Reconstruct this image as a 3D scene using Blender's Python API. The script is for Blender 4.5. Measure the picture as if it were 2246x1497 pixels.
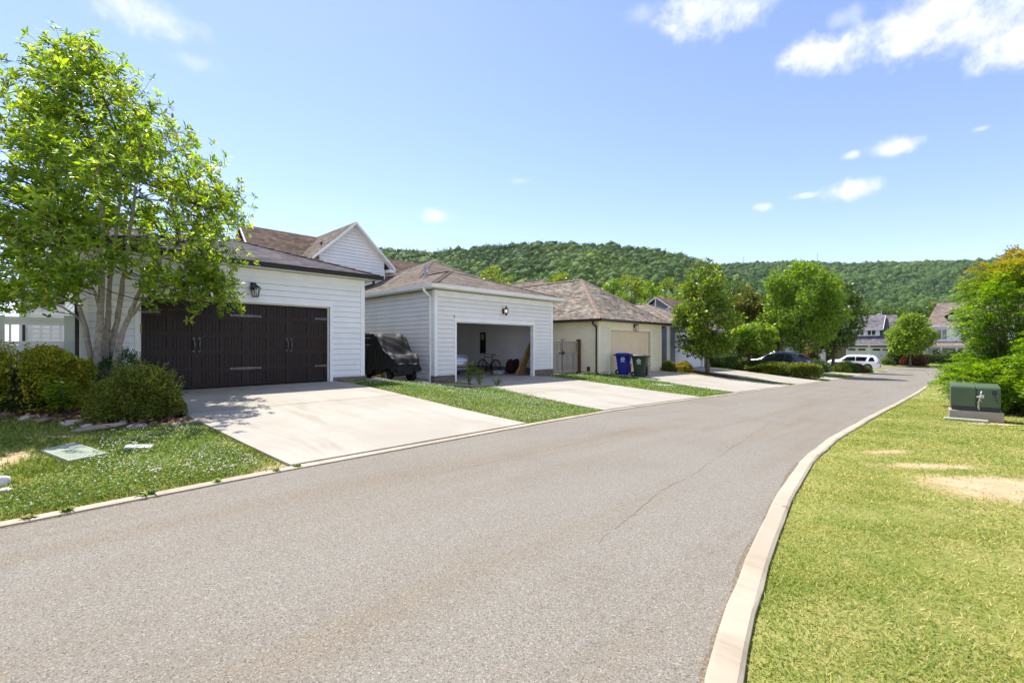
import bpy, bmesh, math, random
import numpy as np
from mathutils import Vector, Matrix

for o in list(bpy.data.objects):
    bpy.data.objects.remove(o)
scene = bpy.context.scene
COL = scene.collection
R = math.radians

# ------------------------------------------------------------------ camera
cam_d = bpy.data.cameras.new("camera")
cam_d.sensor_width = 36.0
cam_d.lens = 16.0
cam_d.shift_y = 0.00334
cam_d.clip_start = 0.05
cam_d.clip_end = 6000
cam = bpy.data.objects.new("camera", cam_d)
cam.location = (0, 0, 1.5)
cam.rotation_euler = (R(90), 0, R(43.8 - 90))
COL.objects.link(cam)
scene.camera = cam

# ------------------------------------------------------------------ sun, sky, exposure
SUN = Vector((0.10, 0.52, 1.0)).normalized()
sun_d = bpy.data.lights.new("sun", 'SUN')
sun_d.energy = 3.4
sun_d.angle = R(0.53)
sun_d.color = (1.0, 0.955, 0.88)
sun = bpy.data.objects.new("sun", sun_d)
sun.rotation_euler = SUN.to_track_quat('Z', 'Y').to_euler()
sun.location = SUN * 60
COL.objects.link(sun)

HAZE = 0.00004
EXPOSURE = 1.32
SKY_TINT = (.755, .67, .805)
scene.view_settings.view_transform = 'Standard'
scene.view_settings.look = 'None'
scene.view_settings.gamma = 1.0
scene.view_settings.use_curve_mapping = False
scene.view_settings.exposure = EXPOSURE
scene.render.engine = 'CYCLES'
scene.cycles.use_denoising = True
scene.cycles.max_bounces = 8
scene.cycles.diffuse_bounces = 4
scene.cycles.transparent_max_bounces = 8

class NT:
    """small helper for building node trees"""
    def __init__(s, tree):
        s.t = tree
    def n(s, typ, **kw):
        nd = s.t.nodes.new(typ)
        for k, v in kw.items():
            if k.startswith('_'):
                continue
            setattr(nd, k, v)
        return nd
    def val(s, sock, v):
        if isinstance(v, bpy.types.NodeSocket):
            s.t.links.new(v, sock)
        else:
            if sock.type == 'RGBA' and len(v) == 3:
                v = (*v, 1)
            sock.default_value = v
    def math(s, op, a, b=None, c=None, clamp=False):
        nd = s.n('ShaderNodeMath', operation=op, use_clamp=clamp)
        s.val(nd.inputs[0], a)
        if b is not None: s.val(nd.inputs[1], b)
        if c is not None: s.val(nd.inputs[2], c)
        return nd.outputs[0]
    def vmath(s, op, a, b=None):
        nd = s.n('ShaderNodeVectorMath', operation=op)
        s.val(nd.inputs[0], a)
        if b is not None: s.val(nd.inputs[1], b)
        return nd.outputs['Value'] if op in ('DOT_PRODUCT', 'LENGTH', 'DISTANCE') else nd.outputs[0]
    def mix(s, fac, a, b, blend='MIX'):
        nd = s.n('ShaderNodeMix', data_type='RGBA', blend_type=blend)
        s.val(nd.inputs[0], fac); s.val(nd.inputs[6], a); s.val(nd.inputs[7], b)
        return nd.outputs[2]
    def noise(s, vec, scale, detail=3, rough=.55, dist=0, dim='3D'):
        nd = s.n('ShaderNodeTexNoise', noise_dimensions=dim)
        if vec is not None: s.val(nd.inputs['Vector'], vec)
        nd.inputs['Scale'].default_value = scale
        nd.inputs['Detail'].default_value = detail
        nd.inputs['Roughness'].default_value = rough
        nd.inputs['Distortion'].default_value = dist
        return nd.outputs['Fac']
    def ramp(s, fac, stops, interp='LINEAR'):
        nd = s.n('ShaderNodeValToRGB')
        nd.color_ramp.interpolation = interp
        el = nd.color_ramp.elements
        while len(el) < len(stops): el.new(.5)
        for e, (p, c) in zip(el, stops):
            e.position = p
            e.color = (*c, 1) if len(c) == 3 else c
        s.val(nd.inputs[0], fac)
        return nd.outputs[0]
    def step(s, x, a, b):
        nd = s.n('ShaderNodeMapRange', interpolation_type='SMOOTHSTEP')
        s.val(nd.inputs[0], x); s.val(nd.inputs[1], a); s.val(nd.inputs[2], b)
        nd.inputs[3].default_value = 0; nd.inputs[4].default_value = 1
        return nd.outputs[0]
    def obj(s):
        return s.n('ShaderNodeTexCoord').outputs['Object']
    def geo(s):
        return s.n('ShaderNodeNewGeometry').outputs['Position']
    def rnd(s):
        return s.n('ShaderNodeNewGeometry').outputs['Random Per Island']

world = bpy.data.worlds.new("World")
scene.world = world
world.use_nodes = True
wt = world.node_tree
wt.nodes.clear()
W = NT(wt)
sky = W.n('ShaderNodeTexSky', sky_type='NISHITA')
sky.sun_disc = False
sky.sun_elevation = math.asin(SUN.z)
sky.sun_rotation = math.atan2(SUN.x, SUN.y)
sky.altitude = 200
sky.air_density = 1.0
sky.dust_density = 0.25
sky.ozone_density = 3.5
gen = W.n('ShaderNodeTexCoord').outputs['Generated']
# drifting cumulus: each cloud is a patch of sky direction broken up by noise
YAW = R(43.8)
fw = Vector((math.cos(YAW), math.sin(YAW), 0)); rt = Vector((math.sin(YAW), -math.cos(YAW), 0))
n1 = W.noise(gen, 11.0, 7, .62, .3)
n2 = W.noise(gen, 34.0, 6, .62)
n0 = W.noise(gen, 4.0, 4, .55)
nn = W.math('ADD', W.math('MULTIPLY', W.math('SUBTRACT', n1, .5), 1.9), W.math('MULTIPLY', W.math('SUBTRACT', n2, .5), .9))
# clouds: (tangent right of the alley view, tangent of elevation, half width, half height, strength)
CLOUDS = [(.64, .635, .085, .045, .95), (.73, .650, .12, .052, .95), (.90, .70, .13, .075, 1.0), (1.02, .70, .14, .070, 1.0), (1.14, .69, .14, .08, 1.0), (.43, .735, .16, .06, .8), (.28, .72, .05, .025, .3),
          (-.80, .725, .13, .065, .65), (-.70, .62, .07, .025, .22), (.845, .437, .075, .028, .95), (.745, .415, .026, .014, .85), (.755, .345, .065, .028, .95),
          (-.172, .282, .055, .022, .6), (.64, .328, .034, .009, .5), (.552, .302, .022, .012, .55), (.73, .715, .045, .028, .35),
          (1.03, .475, .024, .009, .45), (.02, .36, .03, .007, .22), (-.95, .36, .2, .05, .3)]
def patch(d, ex, ey, hw, hh, st, nse, soft):
    x = W.math('DIVIDE', W.vmath('DOT_PRODUCT', gen, tuple(ex)), hw)
    y = W.math('DIVIDE', W.vmath('DOT_PRODUCT', gen, tuple(ey)), hh)
    r2 = W.math('ADD', W.math('MULTIPLY', x, x), W.math('MULTIPLY', y, y))
    fr = W.math('GREATER_THAN', W.vmath('DOT_PRODUCT', gen, tuple(d)), .2)
    m = W.math('ADD', W.math('SUBTRACT', 1.0, W.math('SQRT', r2)), nse)
    return W.math('MULTIPLY', W.step(m, .0, soft), W.math('MULTIPLY', fr, W.math('MULTIPLY', st, W.step(r2, 2.0, .8))))
best = None
def frame(d):
    ex = Vector((d.y, -d.x, 0)).normalized(); ey = d.cross(ex)
    return ex, (ey if ey.z > 0 else -ey)
for a, e, hw, hh, st in CLOUDS:
    d = fw + rt * a + Vector((0, 0, e)); k = d.length; d.normalize()
    ex, ey = frame(d)
    m = patch(d, ex, ey, hw / k, hh / k, st, nn, .95)
    best = m if best is None else W.math('MAXIMUM', best, m)
# bright clouds added out of view behind the viewer, white fill for shaded fronts
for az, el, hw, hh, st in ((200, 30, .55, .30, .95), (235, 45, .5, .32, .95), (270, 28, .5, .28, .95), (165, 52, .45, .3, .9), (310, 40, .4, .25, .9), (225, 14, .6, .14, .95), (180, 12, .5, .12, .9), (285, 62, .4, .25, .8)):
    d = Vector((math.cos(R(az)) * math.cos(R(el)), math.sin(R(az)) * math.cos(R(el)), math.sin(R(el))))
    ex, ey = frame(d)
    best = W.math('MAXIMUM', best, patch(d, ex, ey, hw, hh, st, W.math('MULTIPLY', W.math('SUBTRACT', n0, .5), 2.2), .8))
SKY_STRENGTH = 0.14
tint = W.mix(1.0, sky.outputs[0], SKY_TINT, 'MULTIPLY')
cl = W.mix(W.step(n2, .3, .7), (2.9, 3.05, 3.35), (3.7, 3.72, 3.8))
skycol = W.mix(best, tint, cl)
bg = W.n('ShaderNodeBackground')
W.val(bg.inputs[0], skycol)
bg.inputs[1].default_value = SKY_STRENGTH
wo = W.n('ShaderNodeOutputWorld')
wt.links.new(bg.outputs[0], wo.inputs[0])

# ------------------------------------------------------------------ materials
MATS = {}
def mat_new(name):
    m = bpy.data.materials.new(name)
    m.use_nodes = True
    t = m.node_tree
    t.nodes.clear()
    nt = NT(t)
    out = nt.n('ShaderNodeOutputMaterial')
    MATS[name] = m
    return m, nt, out

def pbsdf(nt, out, col, rough=.6, metal=0, spec=.4, bump=None, bstr=.3, bdist=.01, **kw):
    p = nt.n('ShaderNodeBsdfPrincipled')
    nt.val(p.inputs['Base Color'], col)
    nt.val(p.inputs['Roughness'], rough)
    p.inputs['Metallic'].default_value = metal
    p.inputs['Specular IOR Level'].default_value = spec
    for k, v in kw.items():
        p.inputs[k.replace('_', ' ')].default_value = v
    if bump is not None:
        b = nt.n('ShaderNodeBump')
        b.inputs['Strength'].default_value = bstr
        b.inputs['Distance'].default_value = bdist
        nt.val(b.inputs['Height'], bump)
        nt.t.links.new(b.outputs[0], p.inputs['Normal'])
    if out is not None:
        nt.t.links.new(p.outputs[0], out.inputs[0])
    return p

def paint(name, col, rough=.5, var=.12, scale=3.0, spec=.4, metal=0, bstr=.15, fine=60):
    m, nt, out = mat_new(name)
    v = nt.geo()
    a = nt.noise(v, scale, 4, .6)
    b = nt.noise(v, fine, 3, .6)
    lo = tuple(c * (1 - var) for c in col); hi = tuple(min(1, c * (1 + var * .6)) for c in col)
    c = nt.mix(nt.step(a, .3, .7), lo, hi)
    c = nt.mix(nt.math('MULTIPLY', nt.step(b, .45, .8), var * .8), c, tuple(x * .6 for x in col))
    pbsdf(nt, out, c, nt.math('ADD', rough - .06, nt.math('MULTIPLY', a, .14)), metal, spec, b, bstr, .004)
    return m

def wood(name, c1, c2, rough=.75, along='z'):
    m, nt, out = mat_new(name)
    v = nt.geo()
    mp = nt.n('ShaderNodeMapping')
    nt.val(mp.inputs['Vector'], v)
    mp.inputs['Scale'].default_value = {'z': (14, 14, 1.2), 'x': (1.2, 14, 14), 'y': (14, 1.2, 14)}[along]
    a = nt.noise(mp.outputs[0], 3, 5, .65, .6)
    r = nt.rnd()
    c = nt.ramp(nt.math('ADD', nt.math('MULTIPLY', a, .75), nt.math('MULTIPLY', r, .3)), [(.2, c1), (.75, c2)])
    pbsdf(nt, out, c, rough, 0, .25, a, .35, .004)
    return m

def leafmat(name, stops, transl=.45, tcol=(1.5, 1.55, .55), rough=.42, spec=.45, patch=None):
    """leaves: colour by leaf, light shining through"""
    m, nt, out = mat_new(name)
    r = nt.rnd()
    c = nt.ramp(r, stops)
    big = nt.noise(nt.geo(), .9, 3, .6)
    c = nt.mix(nt.math('MULTIPLY', nt.step(big, .4, .7), .3), c, nt.mix(1.0, c, (1.35, 1.15, .6), 'MULTIPLY'))
    if patch:
        a_ = nt.noise(nt.geo(), .75, 5, .68, .5); b_ = nt.noise(nt.geo(), 4.5, 3, .6)
        k_ = nt.step(nt.math('ADD', nt.math('MULTIPLY', a_, .75), nt.math('MULTIPLY', b_, .3)), .44, .66)
        c = nt.mix(nt.math('MULTIPLY', k_, .6), c, nt.mix(r, patch, tuple(x * 1.5 for x in patch)))
    p = pbsdf(nt, None, c, rough, 0, spec)
    tr = nt.n('ShaderNodeBsdfTranslucent')
    nt.val(tr.inputs[0], nt.mix(1.0, c, tcol, 'MULTIPLY'))
    mx = nt.n('ShaderNodeMixShader')
    mx.inputs[0].default_value = transl
    nt.t.links.new(p.outputs[0], mx.inputs[1]); nt.t.links.new(tr.outputs[0], mx.inputs[2])
    nt.t.links.new(mx.outputs[0], out.inputs[0])
    return m

def shingles(name, c1, c2, c3, w=.30, h=.14):
    m, nt, out = mat_new(name)
    uv = nt.n('ShaderNodeTexCoord').outputs['UV']
    nz = nt.noise(nt.geo(), 9, 3, .6)
    off = nt.n('ShaderNodeCombineXYZ')
    nt.val(off.inputs[0], nt.math('MULTIPLY', nz, .16)); nt.val(off.inputs[1], nt.math('MULTIPLY', nz, .012))
    vec = nt.vmath('ADD', uv, off.outputs[0])
    def bricks(bw, mort, sq):
        b = nt.n('ShaderNodeTexBrick')
        nt.val(b.inputs['Vector'], vec)
        b.offset = .37; b.squash = sq; b.squash_frequency = 3
        b.inputs['Color1'].default_value = (0, 0, 0, 1); b.inputs['Color2'].default_value = (1, 1, 1, 1)
        b.inputs['Mortar'].default_value = (.0, .0, .0, 1)
        b.inputs['Scale'].default_value = 1
        b.inputs['Mortar Size'].default_value = mort
        b.inputs['Mortar Smooth'].default_value = .1
        b.inputs['Brick Width'].default_value = bw
        b.inputs['Row Height'].default_value = h
        return b
    b1 = bricks(w, .006, .7); b2 = bricks(w * 2.3, .0, 1.4)
    t = nt.math('ADD', nt.math('MULTIPLY', b1.outputs[0], .6), nt.math('MULTIPLY', b2.outputs[0], .3))
    big = nt.noise(nt.geo(), .8, 4, .65)
    fine = nt.noise(nt.geo(), 120, 2, .7)
    t = nt.math('ADD', t, nt.math('MULTIPLY', nt.math('SUBTRACT', big, .45), .8))
    t = nt.math('ADD', t, nt.math('MULTIPLY', nt.math('SUBTRACT', fine, .5), .5))
    c = nt.ramp(t, [(.1, c1), (.5, c2), (.9, c3)])
    # the shadow gap under each course is real relief: bump from the row saw-tooth
    sep = nt.n('ShaderNodeSeparateXYZ'); nt.val(sep.inputs[0], vec)
    saw = nt.math('FRACT', nt.math('DIVIDE', sep.outputs[1], h))
    saw = nt.math('SUBTRACT', 1, saw)
    hgt = nt.math('ADD', saw, nt.math('MULTIPLY', b1.outputs[0], .5))
    pbsdf(nt, out, c, .92, 0, .12, hgt, .7, .02)
    return m

# painted siding, trims
paint('white_siding', (.84, .83, .81), .55, .05, 1.2, .3)
paint('shade_siding', (.64, .67, .70), .55, .05, 1.2, .3)
paint('white_trim', (.87, .855, .82), .5, .05, 2, .35)
paint('cream_siding', (.80, .73, .53), .6, .06, 1.3, .3)
paint('cream_trim', (.83, .76, .56), .5, .05, 2, .35)
paint('tan_door', (.72, .58, .38), .5, .05, 1.5, .35)
paint('grey_blue_siding', (.20, .235, .28), .6, .08, 1.4, .3)
paint('white_door', (.70, .70, .70), .5, .04, 2, .35)
paint('taupe_siding', (.20, .155, .11), .65, .1, 1.4, .25)
paint('navy_siding', (.03, .04, .07), .65, .1, 1.4, .25)
paint('black_trim', (.016, .013, .012), .38, .15, 3, .45)
paint('brown_trim', (.035, .024, .018), .4, .15, 3, .45)
paint('black_metal', (.012, .011, .011), .35, .2, 8, .5)
paint('pewter', (.14, .135, .13), .42, .2, 20, .5, .8)
paint('bronze', (.035, .018, .010), .4, .2, 20, .5, .5)
paint('galvanised', (.36, .38, .40), .45, .15, 12, .5, .7)
paint('sage_fence', (.47, .50, .42), .65, .10, 2.5, .25)
paint('sage_trim', (.66, .66, .58), .6, .08, 2.5, .25)
paint('interior_wall', (.90, .89, .89), .8, .06, .8, .15)
paint('interior_curb', (.22, .24, .27), .85, .2, 3, .2)
paint('utility_green', (.075, .115, .058), .45, .1, 2, .45, 0, .1)
paint('utility_dark', (.035, .04, .045), .5, .15, 4, .4)
paint('lid_green', (.33, .37, .27), .8, .12, 5, .2, 0, .4)
paint('plastic_blue', (.006, .014, .26), .36, .12, 5, .45)
paint('plastic_green', (.028, .05, .030), .42, .14, 5, .4)
paint('plastic_black', (.012, .012, .012), .5, .2, 6, .4)
paint('rubber', (.014, .014, .014), .8, .2, 12, .25)
paint('emblem_white', (.75, .76, .76), .6, .05, 6, .3)
paint('rope_white', (.62, .58, .48), .85, .15, 30, .2)
paint('pale_stone', (.40, .35, .28), .85, .25, 6, .2, 0, .5)
paint('flag_stone', (.26, .22, .17), .9, .3, 5, .2, 0, .6)
paint('white_rock', (.68, .65, .60), .85, .2, 12, .2, 0, .6)
paint('car_white', (.78, .78, .79), .18, .02, 2, .6, 0, .0)
paint('car_navy', (.010, .016, .038), .14, .05, 2, .6, .2, .0)
paint('car_silver', (.42, .42, .43), .22, .04, 2, .6, .5, .0)
paint('chrome', (.6, .6, .6), .15, .05, 5, .5, 1.0, 0)
paint('tail_red', (.38, .008, .010), .2, .1, 9, .6, 0, 0)
paint('plate_blue', (.45, .52, .60), .4, .1, 30, .4, 0, 0)
paint('brown_bag', (.045, .010, .008), .7, .3, 9, .25)
paint('black_bag', (.010, .010, .012), .6, .3, 9, .25)
paint('tarp_white', (.45, .46, .46), .6, .2, 9, .3)
paint('cardboard', (.28, .17, .075), .8, .15, 9, .2)
paint('bike_frame', (.012, .013, .014), .35, .2, 9, .5)
paint('bark_grey', (.36, .315, .26), .9, .35, 14, .15, 0, .9, 70)
paint('bark_brown', (.11, .08, .058), .9, .35, 14, .15, 0, .9, 70)
paint('bark_tan', (.20, .15, .10), .9, .35, 10, .15, 0, .9, 60)
paint('twig_dark', (.045, .032, .016), .9, .3, 10, .1, 0, .6)
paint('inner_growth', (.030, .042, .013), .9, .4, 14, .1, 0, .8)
paint('lamp_glass', (.55, .50, .40), .2, .1, 10, .5, 0, 0)
wood('grey_wood', (.15, .125, .105), (.42, .365, .31))
wood('red_wood', (.06, .022, .012), (.16, .06, .03))
wood('lumber', (.20, .11, .035), (.42, .25, .09))
wood('brown_door_wood', (.016, .0085, .006), (.032, .019, .014), .45)
shingles('charcoal_shingle', (.028, .024, .025), (.068, .059, .060), (.125, .108, .108))
shingles('brown_shingle', (.060, .047, .035), (.124, .099, .074), (.205, .170, .130))
shingles('dark_brown_shingle', (.050, .034, .024), (.105, .072, .050), (.175, .125, .088))
shingles('tan_shingle', (.074, .060, .045), (.158, .133, .102), (.305, .262, .205))
shingles('far_grey_shingle', (.07, .065, .07), (.13, .118, .125), (.2, .18, .18), .5, .25)
shingles('far_tan_shingle', (.12, .092, .075), (.20, .155, .125), (.27, .215, .17), .5, .25)

def glassmat(name, col, rough=.05):
    m, nt, out = mat_new(name)
    a = nt.noise(nt.geo(), 1.5, 2)
    pbsdf(nt, out, nt.mix(a, tuple(c * .6 for c in col), tuple(min(1, c * 1.3) for c in col)), rough, 0, .8)
glassmat('dark_glass', (.010, .012, .014))
glassmat('green_glass', (.03, .06, .045))
glassmat('window_glass', (.10, .14, .12), .08)

m, nt, out = mat_new('clear_glass')
g = nt.n('ShaderNodeBsdfGlass'); g.inputs['IOR'].default_value = 1.1; g.inputs['Roughness'].default_value = .03
nt.val(g.inputs[0], nt.mix(nt.noise(nt.geo(), 8), (.85, .86, .86), (.98, .98, .97)))
tb = nt.n('ShaderNodeBsdfTransparent'); mx = nt.n('ShaderNodeMixShader'); mx.inputs[0].default_value = .35
nt.t.links.new(tb.outputs[0], mx.inputs[1]); nt.t.links.new(g.outputs[0], mx.inputs[2]); nt.t.links.new(mx.outputs[0], out.inputs[0])

m, nt, out = mat_new('lit_bulb')
em = nt.n('ShaderNodeEmission'); em.inputs[1].default_value = .8
nt.val(em.inputs[0], nt.mix(nt.noise(nt.geo(), 30), (1, .62, .25), (1, .72, .36)))
nt.t.links.new(em.outputs[0], out.inputs[0])

paint('charcoal_cap', (.07, .062, .062), .9, .25, 5, .15, 0, .4)
paint('brown_cap', (.205, .155, .115), .9, .25, 5, .15, 0, .4)
paint('dark_brown_cap', (.09, .055, .04), .9, .25, 5, .15, 0, .4)
paint('tan_cap', (.27, .205, .155), .9, .25, 5, .15, 0, .4)
CAPS = {'charcoal_shingle': 'charcoal_cap', 'brown_shingle': 'brown_cap', 'dark_brown_shingle': 'dark_brown_cap', 'tan_shingle': 'tan_cap', 'far_grey_shingle': 'charcoal_cap', 'far_tan_shingle': 'tan_cap'}
# brick plinth
m, nt, out = mat_new('brick')
b = nt.n('ShaderNodeTexBrick')
nt.val(b.inputs['Vector'], nt.n('ShaderNodeTexCoord').outputs['UV'])
b.inputs['Color1'].default_value = (.17, .13, .095, 1); b.inputs['Color2'].default_value = (.36, .29, .22, 1)
b.inputs['Mortar'].default_value = (.20, .18, .15, 1)
b.inputs['Scale'].default_value = 1; b.inputs['Mortar Size'].default_value = .008
b.inputs['Brick Width'].default_value = .21; b.inputs['Row Height'].default_value = .068
c = nt.mix(nt.math('MULTIPLY', nt.noise(nt.geo(), 40, 4, .7), .7), b.outputs[0], (.09, .075, .06))
pbsdf(nt, out, c, .9, 0, .15, nt.math('SUBTRACT', 1, b.outputs[1]), .8, .01)

# asphalt
m, nt, out = mat_new('asphalt')
v = nt.geo()
fine = nt.noise(v, 150, 3, .75)
vor = nt.n('ShaderNodeTexVoronoi'); nt.val(vor.inputs['Vector'], v); vor.inputs['Scale'].default_value = 135
big = nt.noise(v, .45, 5, .62, .4)
mid = nt.noise(v, 2.4, 5, .68)
def stretched(sc, k):
    mp = nt.n('ShaderNodeMapping'); nt.val(mp.inputs['Vector'], v); mp.inputs['Scale'].default_value = sc; mp.inputs['Rotation'].default_value = (0, 0, R(-4))
    return nt.noise(mp.outputs[0], k, 4, .6)
lanes = stretched((.10, 1.3, 1), .95); streak = stretched((.12, 3.2, 1), 1.4)
c = nt.ramp(fine, [(.26, (.105, .096, .076)), (.5, (.198, .182, .146)), (.72, (.310, .285, .230))])
sp = nt.n('ShaderNodeSeparateColor'); nt.val(sp.inputs[0], vor.outputs['Color'])
c = nt.mix(nt.math('MULTIPLY', nt.step(sp.outputs[0], .82, .97), .5), c, (.42, .38, .32))
c = nt.mix(nt.math('MULTIPLY', nt.step(sp.outputs[1], .80, .95), .65), c, (.075, .066, .058))
c = nt.mix(nt.math('MULTIPLY', nt.step(sp.outputs[2], .965, .99), .5), c, (.30, .19, .11))
c = nt.mix(nt.math('MULTIPLY', nt.step(lanes, .42, .66), .75), c, nt.mix(1.0, c, (.93, .855, .765), 'MULTIPLY'))
c = nt.mix(nt.math('MULTIPLY', nt.step(streak, .56, .74), .45), c, nt.mix(1.0, c, (.74, .69, .64), 'MULTIPLY'))
c = nt.mix(nt.math('MULTIPLY', nt.step(big, .45, .7), .4), c, nt.mix(1.0, c, (.82, .78, .74), 'MULTIPLY'))
c = nt.mix(nt.math('MULTIPLY', nt.step(mid, .66, .78), .45), c, nt.mix(1.0, c, (.68, .63, .58), 'MULTIPLY'))
hh = nt.math('ADD', nt.math('MULTIPLY', fine, .7), nt.math('MULTIPLY', vor.outputs['Distance'], .8))
pbsdf(nt, out, c, .9, 0, .2, hh, .4, .005)

# concrete (driveways) and kerb concrete
def concrete(name, lo, hi, stain):
    m, nt, out = mat_new(name)
    v = nt.geo()
    a = nt.noise(v, .55, 6, .62, .3)
    mp = nt.n('ShaderNodeMapping'); nt.val(mp.inputs['Vector'], v); mp.inputs['Scale'].default_value = (2.4, .35, 1)
    st = nt.noise(mp.outputs[0], 1.0, 6, .66, .5)
    f = nt.noise(v, 85, 3, .7)
    sp = nt.noise(v, 11, 4, .7)
    c = nt.mix(nt.step(a, .3, .7), lo, hi)
    c = nt.mix(nt.math('MULTIPLY', nt.step(st, .50, .76), .62), c, stain)
    c = nt.mix(nt.math('MULTIPLY', nt.step(sp, .64, .8), .5), c, tuple(x * .6 for x in stain))
    c = nt.mix(nt.math('MULTIPLY', f, .25), c, tuple(x * .7 for x in lo))
    pbsdf(nt, out, c, .82, 0, .25, f, .25, .004)
concrete('concrete', (.325, .295, .238), (.395, .364, .298), (.235, .185, .128))
concrete('kerb_concrete', (.34, .285, .205), (.45, .385, .285), (.19, .14, .09))
concrete('grey_concrete', (.34, .32, .29), (.44, .41, .37), (.22, .19, .15))

m, nt, out = mat_new('road_grit')
v = nt.geo()
f_ = nt.noise(v, 60, 4, .75)
pbsdf(nt, out, nt.ramp(f_, [(.3, (.07, .052, .036)), (.5, (.17, .135, .095)), (.7, (.30, .245, .18))]), .95, 0, .1, f_, .6, .01)
paint('crack_fill', (.105, .085, .068), .95, .3, 20, .1)
# garage floor, mulch, soil
m, nt, out = mat_new('mulch')
v = nt.geo()
vor = nt.n('ShaderNodeTexVoronoi'); nt.val(vor.inputs['Vector'], v); vor.inputs['Scale'].default_value = 26
sp = nt.n('ShaderNodeSeparateColor'); nt.val(sp.inputs[0], vor.outputs['Color'])
c = nt.ramp(sp.outputs[0], [(.1, (.020, .012, .008)), (.55, (.065, .034, .022)), (.95, (.16, .10, .065))])
pbsdf(nt, out, c, .95, 0, .1, vor.outputs['Distance'], .9, .03)

# foliage
leafmat('magnolia_leaf', [(0, (.070, .135, .017)), (.45, (.135, .235, .024)), (.82, (.23, .34, .033)), (.97, (.33, .40, .045)), (1, (.30, .21, .05))], .56, (2.35, 2.1, .58), .34, .5)
leafmat('privet_yellow', [(0, (.09, .125, .014)), (.4, (.18, .22, .018)), (.75, (.38, .39, .026)), (.95, (.55, .50, .035)), (1, (.42, .24, .04))], .45, (1.6, 1.5, .45))
leafmat('privet_olive', [(0, (.060, .090, .014)), (.5, (.125, .165, .020)), (.88, (.21, .25, .028)), (1, (.28, .18, .04))], .42, (1.5, 1.45, .5))
leafmat('deep_green_leaf', [(0, (0.025, 0.056, 0.014)), (.6, (0.056, 0.119, 0.022)), (1, (0.112, 0.182, 0.028))], .35)
leafmat('fresh_green_leaf', [(0, (.085, .17, .016)), (.5, (.15, .26, .020)), (.85, (.25, .35, .026)), (1, (.38, .42, .04))], .48, (1.7, 1.6, .5))
leafmat('maple_leaf', [(0, (.06, .13, .014)), (.5, (.12, .21, .019)), (.85, (.23, .31, .022)), (1, (.38, .34, .035))], .45, (1.6, 1.5, .5))
leafmat('hedge_leaf', [(0, (.05, .095, .012)), (.5, (.12, .17, .016)), (.85, (.24, .28, .022)), (1, (.34, .32, .03))], .42, (1.5, 1.4, .5))
leafmat('ash_leaf', [(0, (.075, .165, .013)), (.5, (.14, .255, .017)), (.9, (.23, .34, .02)), (1, (.30, .38, .03))], .46, (1.6, 1.5, .5))
leafmat('olive_leaf', [(0, (.055, .09, .012)), (.5, (.11, .15, .016)), (.9, (.21, .23, .02)), (1, (.28, .20, .03))], .40, (1.5, 1.4, .5))
leafmat('lime_leaf', [(0, (0.109, 0.162, 0.014)), (.5, (0.189, 0.257, 0.017)), (1, (0.290, 0.338, 0.022))], .42, (1.4, 1.4, .5))
leafmat('dark_tree_leaf', [(0, (.04, .08, .014)), (.6, (.08, .14, .018)), (1, (.13, .19, .025))], .4)
leafmat('nandina_leaf', [(0, (.07, .165, .013)), (.5, (.14, .27, .018)), (.85, (.23, .37, .022)), (1, (.36, .44, .03))], .48, (1.7, 1.6, .5))
leafmat('nandina_tip', [(0, (.26, .34, .03)), (.55, (.42, .36, .03)), (1, (.44, .22, .04))], .45, (1.3, 1.2, .6))
leafmat('plum_leaf', [(0, (.030, .008, .010)), (.6, (.06, .014, .016)), (1, (.12, .025, .022))], .3, (1.3, .9, .9))
leafmat('barberry_leaf', [(0, (.09, .02, .014)), (.6, (.17, .045, .02)), (1, (.24, .10, .03))], .3, (1.3, 1.0, .7))
leafmat('gold_leaf', [(0, (.25, .22, .02)), (.6, (.42, .36, .03)), (1, (.52, .42, .04))], .35, (1.3, 1.2, .5))
leafmat('grass_blade', [(0, (.13, .21, .026)), (.5, (.205, .295, .040)), (.8, (.35, .38, .07)), (1, (.58, .48, .21))], .3, (1.3, 1.3, .6), .6, .25, (.44, .38, .13))
leafmat('lawn_blade', [(0, (0.068, 0.128, 0.016)), (.5, (0.128, 0.210, 0.023)), (.8, (0.225, 0.270, 0.039)), (1, (0.480, 0.360, 0.130))], .3, (1.3, 1.3, .6), .6, .25)
leafmat('clover_leaf', [(0, (0.068, 0.145, 0.014)), (.6, (0.120, 0.232, 0.022)), (1, (0.210, 0.304, 0.036))], .3, (1.3, 1.4, .6), .6, .25)
leafmat('blossom', [(0, (.55, .55, .40)), (1, (.75, .72, .62))], .3, (1, 1, 1))
leafmat('dead_leaf', [(0, (.10, .05, .025)), (.6, (.22, .12, .06)), (1, (.36, .24, .14))], .2, (1, 1, 1))
leafmat('weed_spike', [(0, (.25, .16, .03)), (.6, (.34, .26, .05)), (1, (.22, .25, .04))], .35, (1.2, 1.2, .6))

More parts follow.
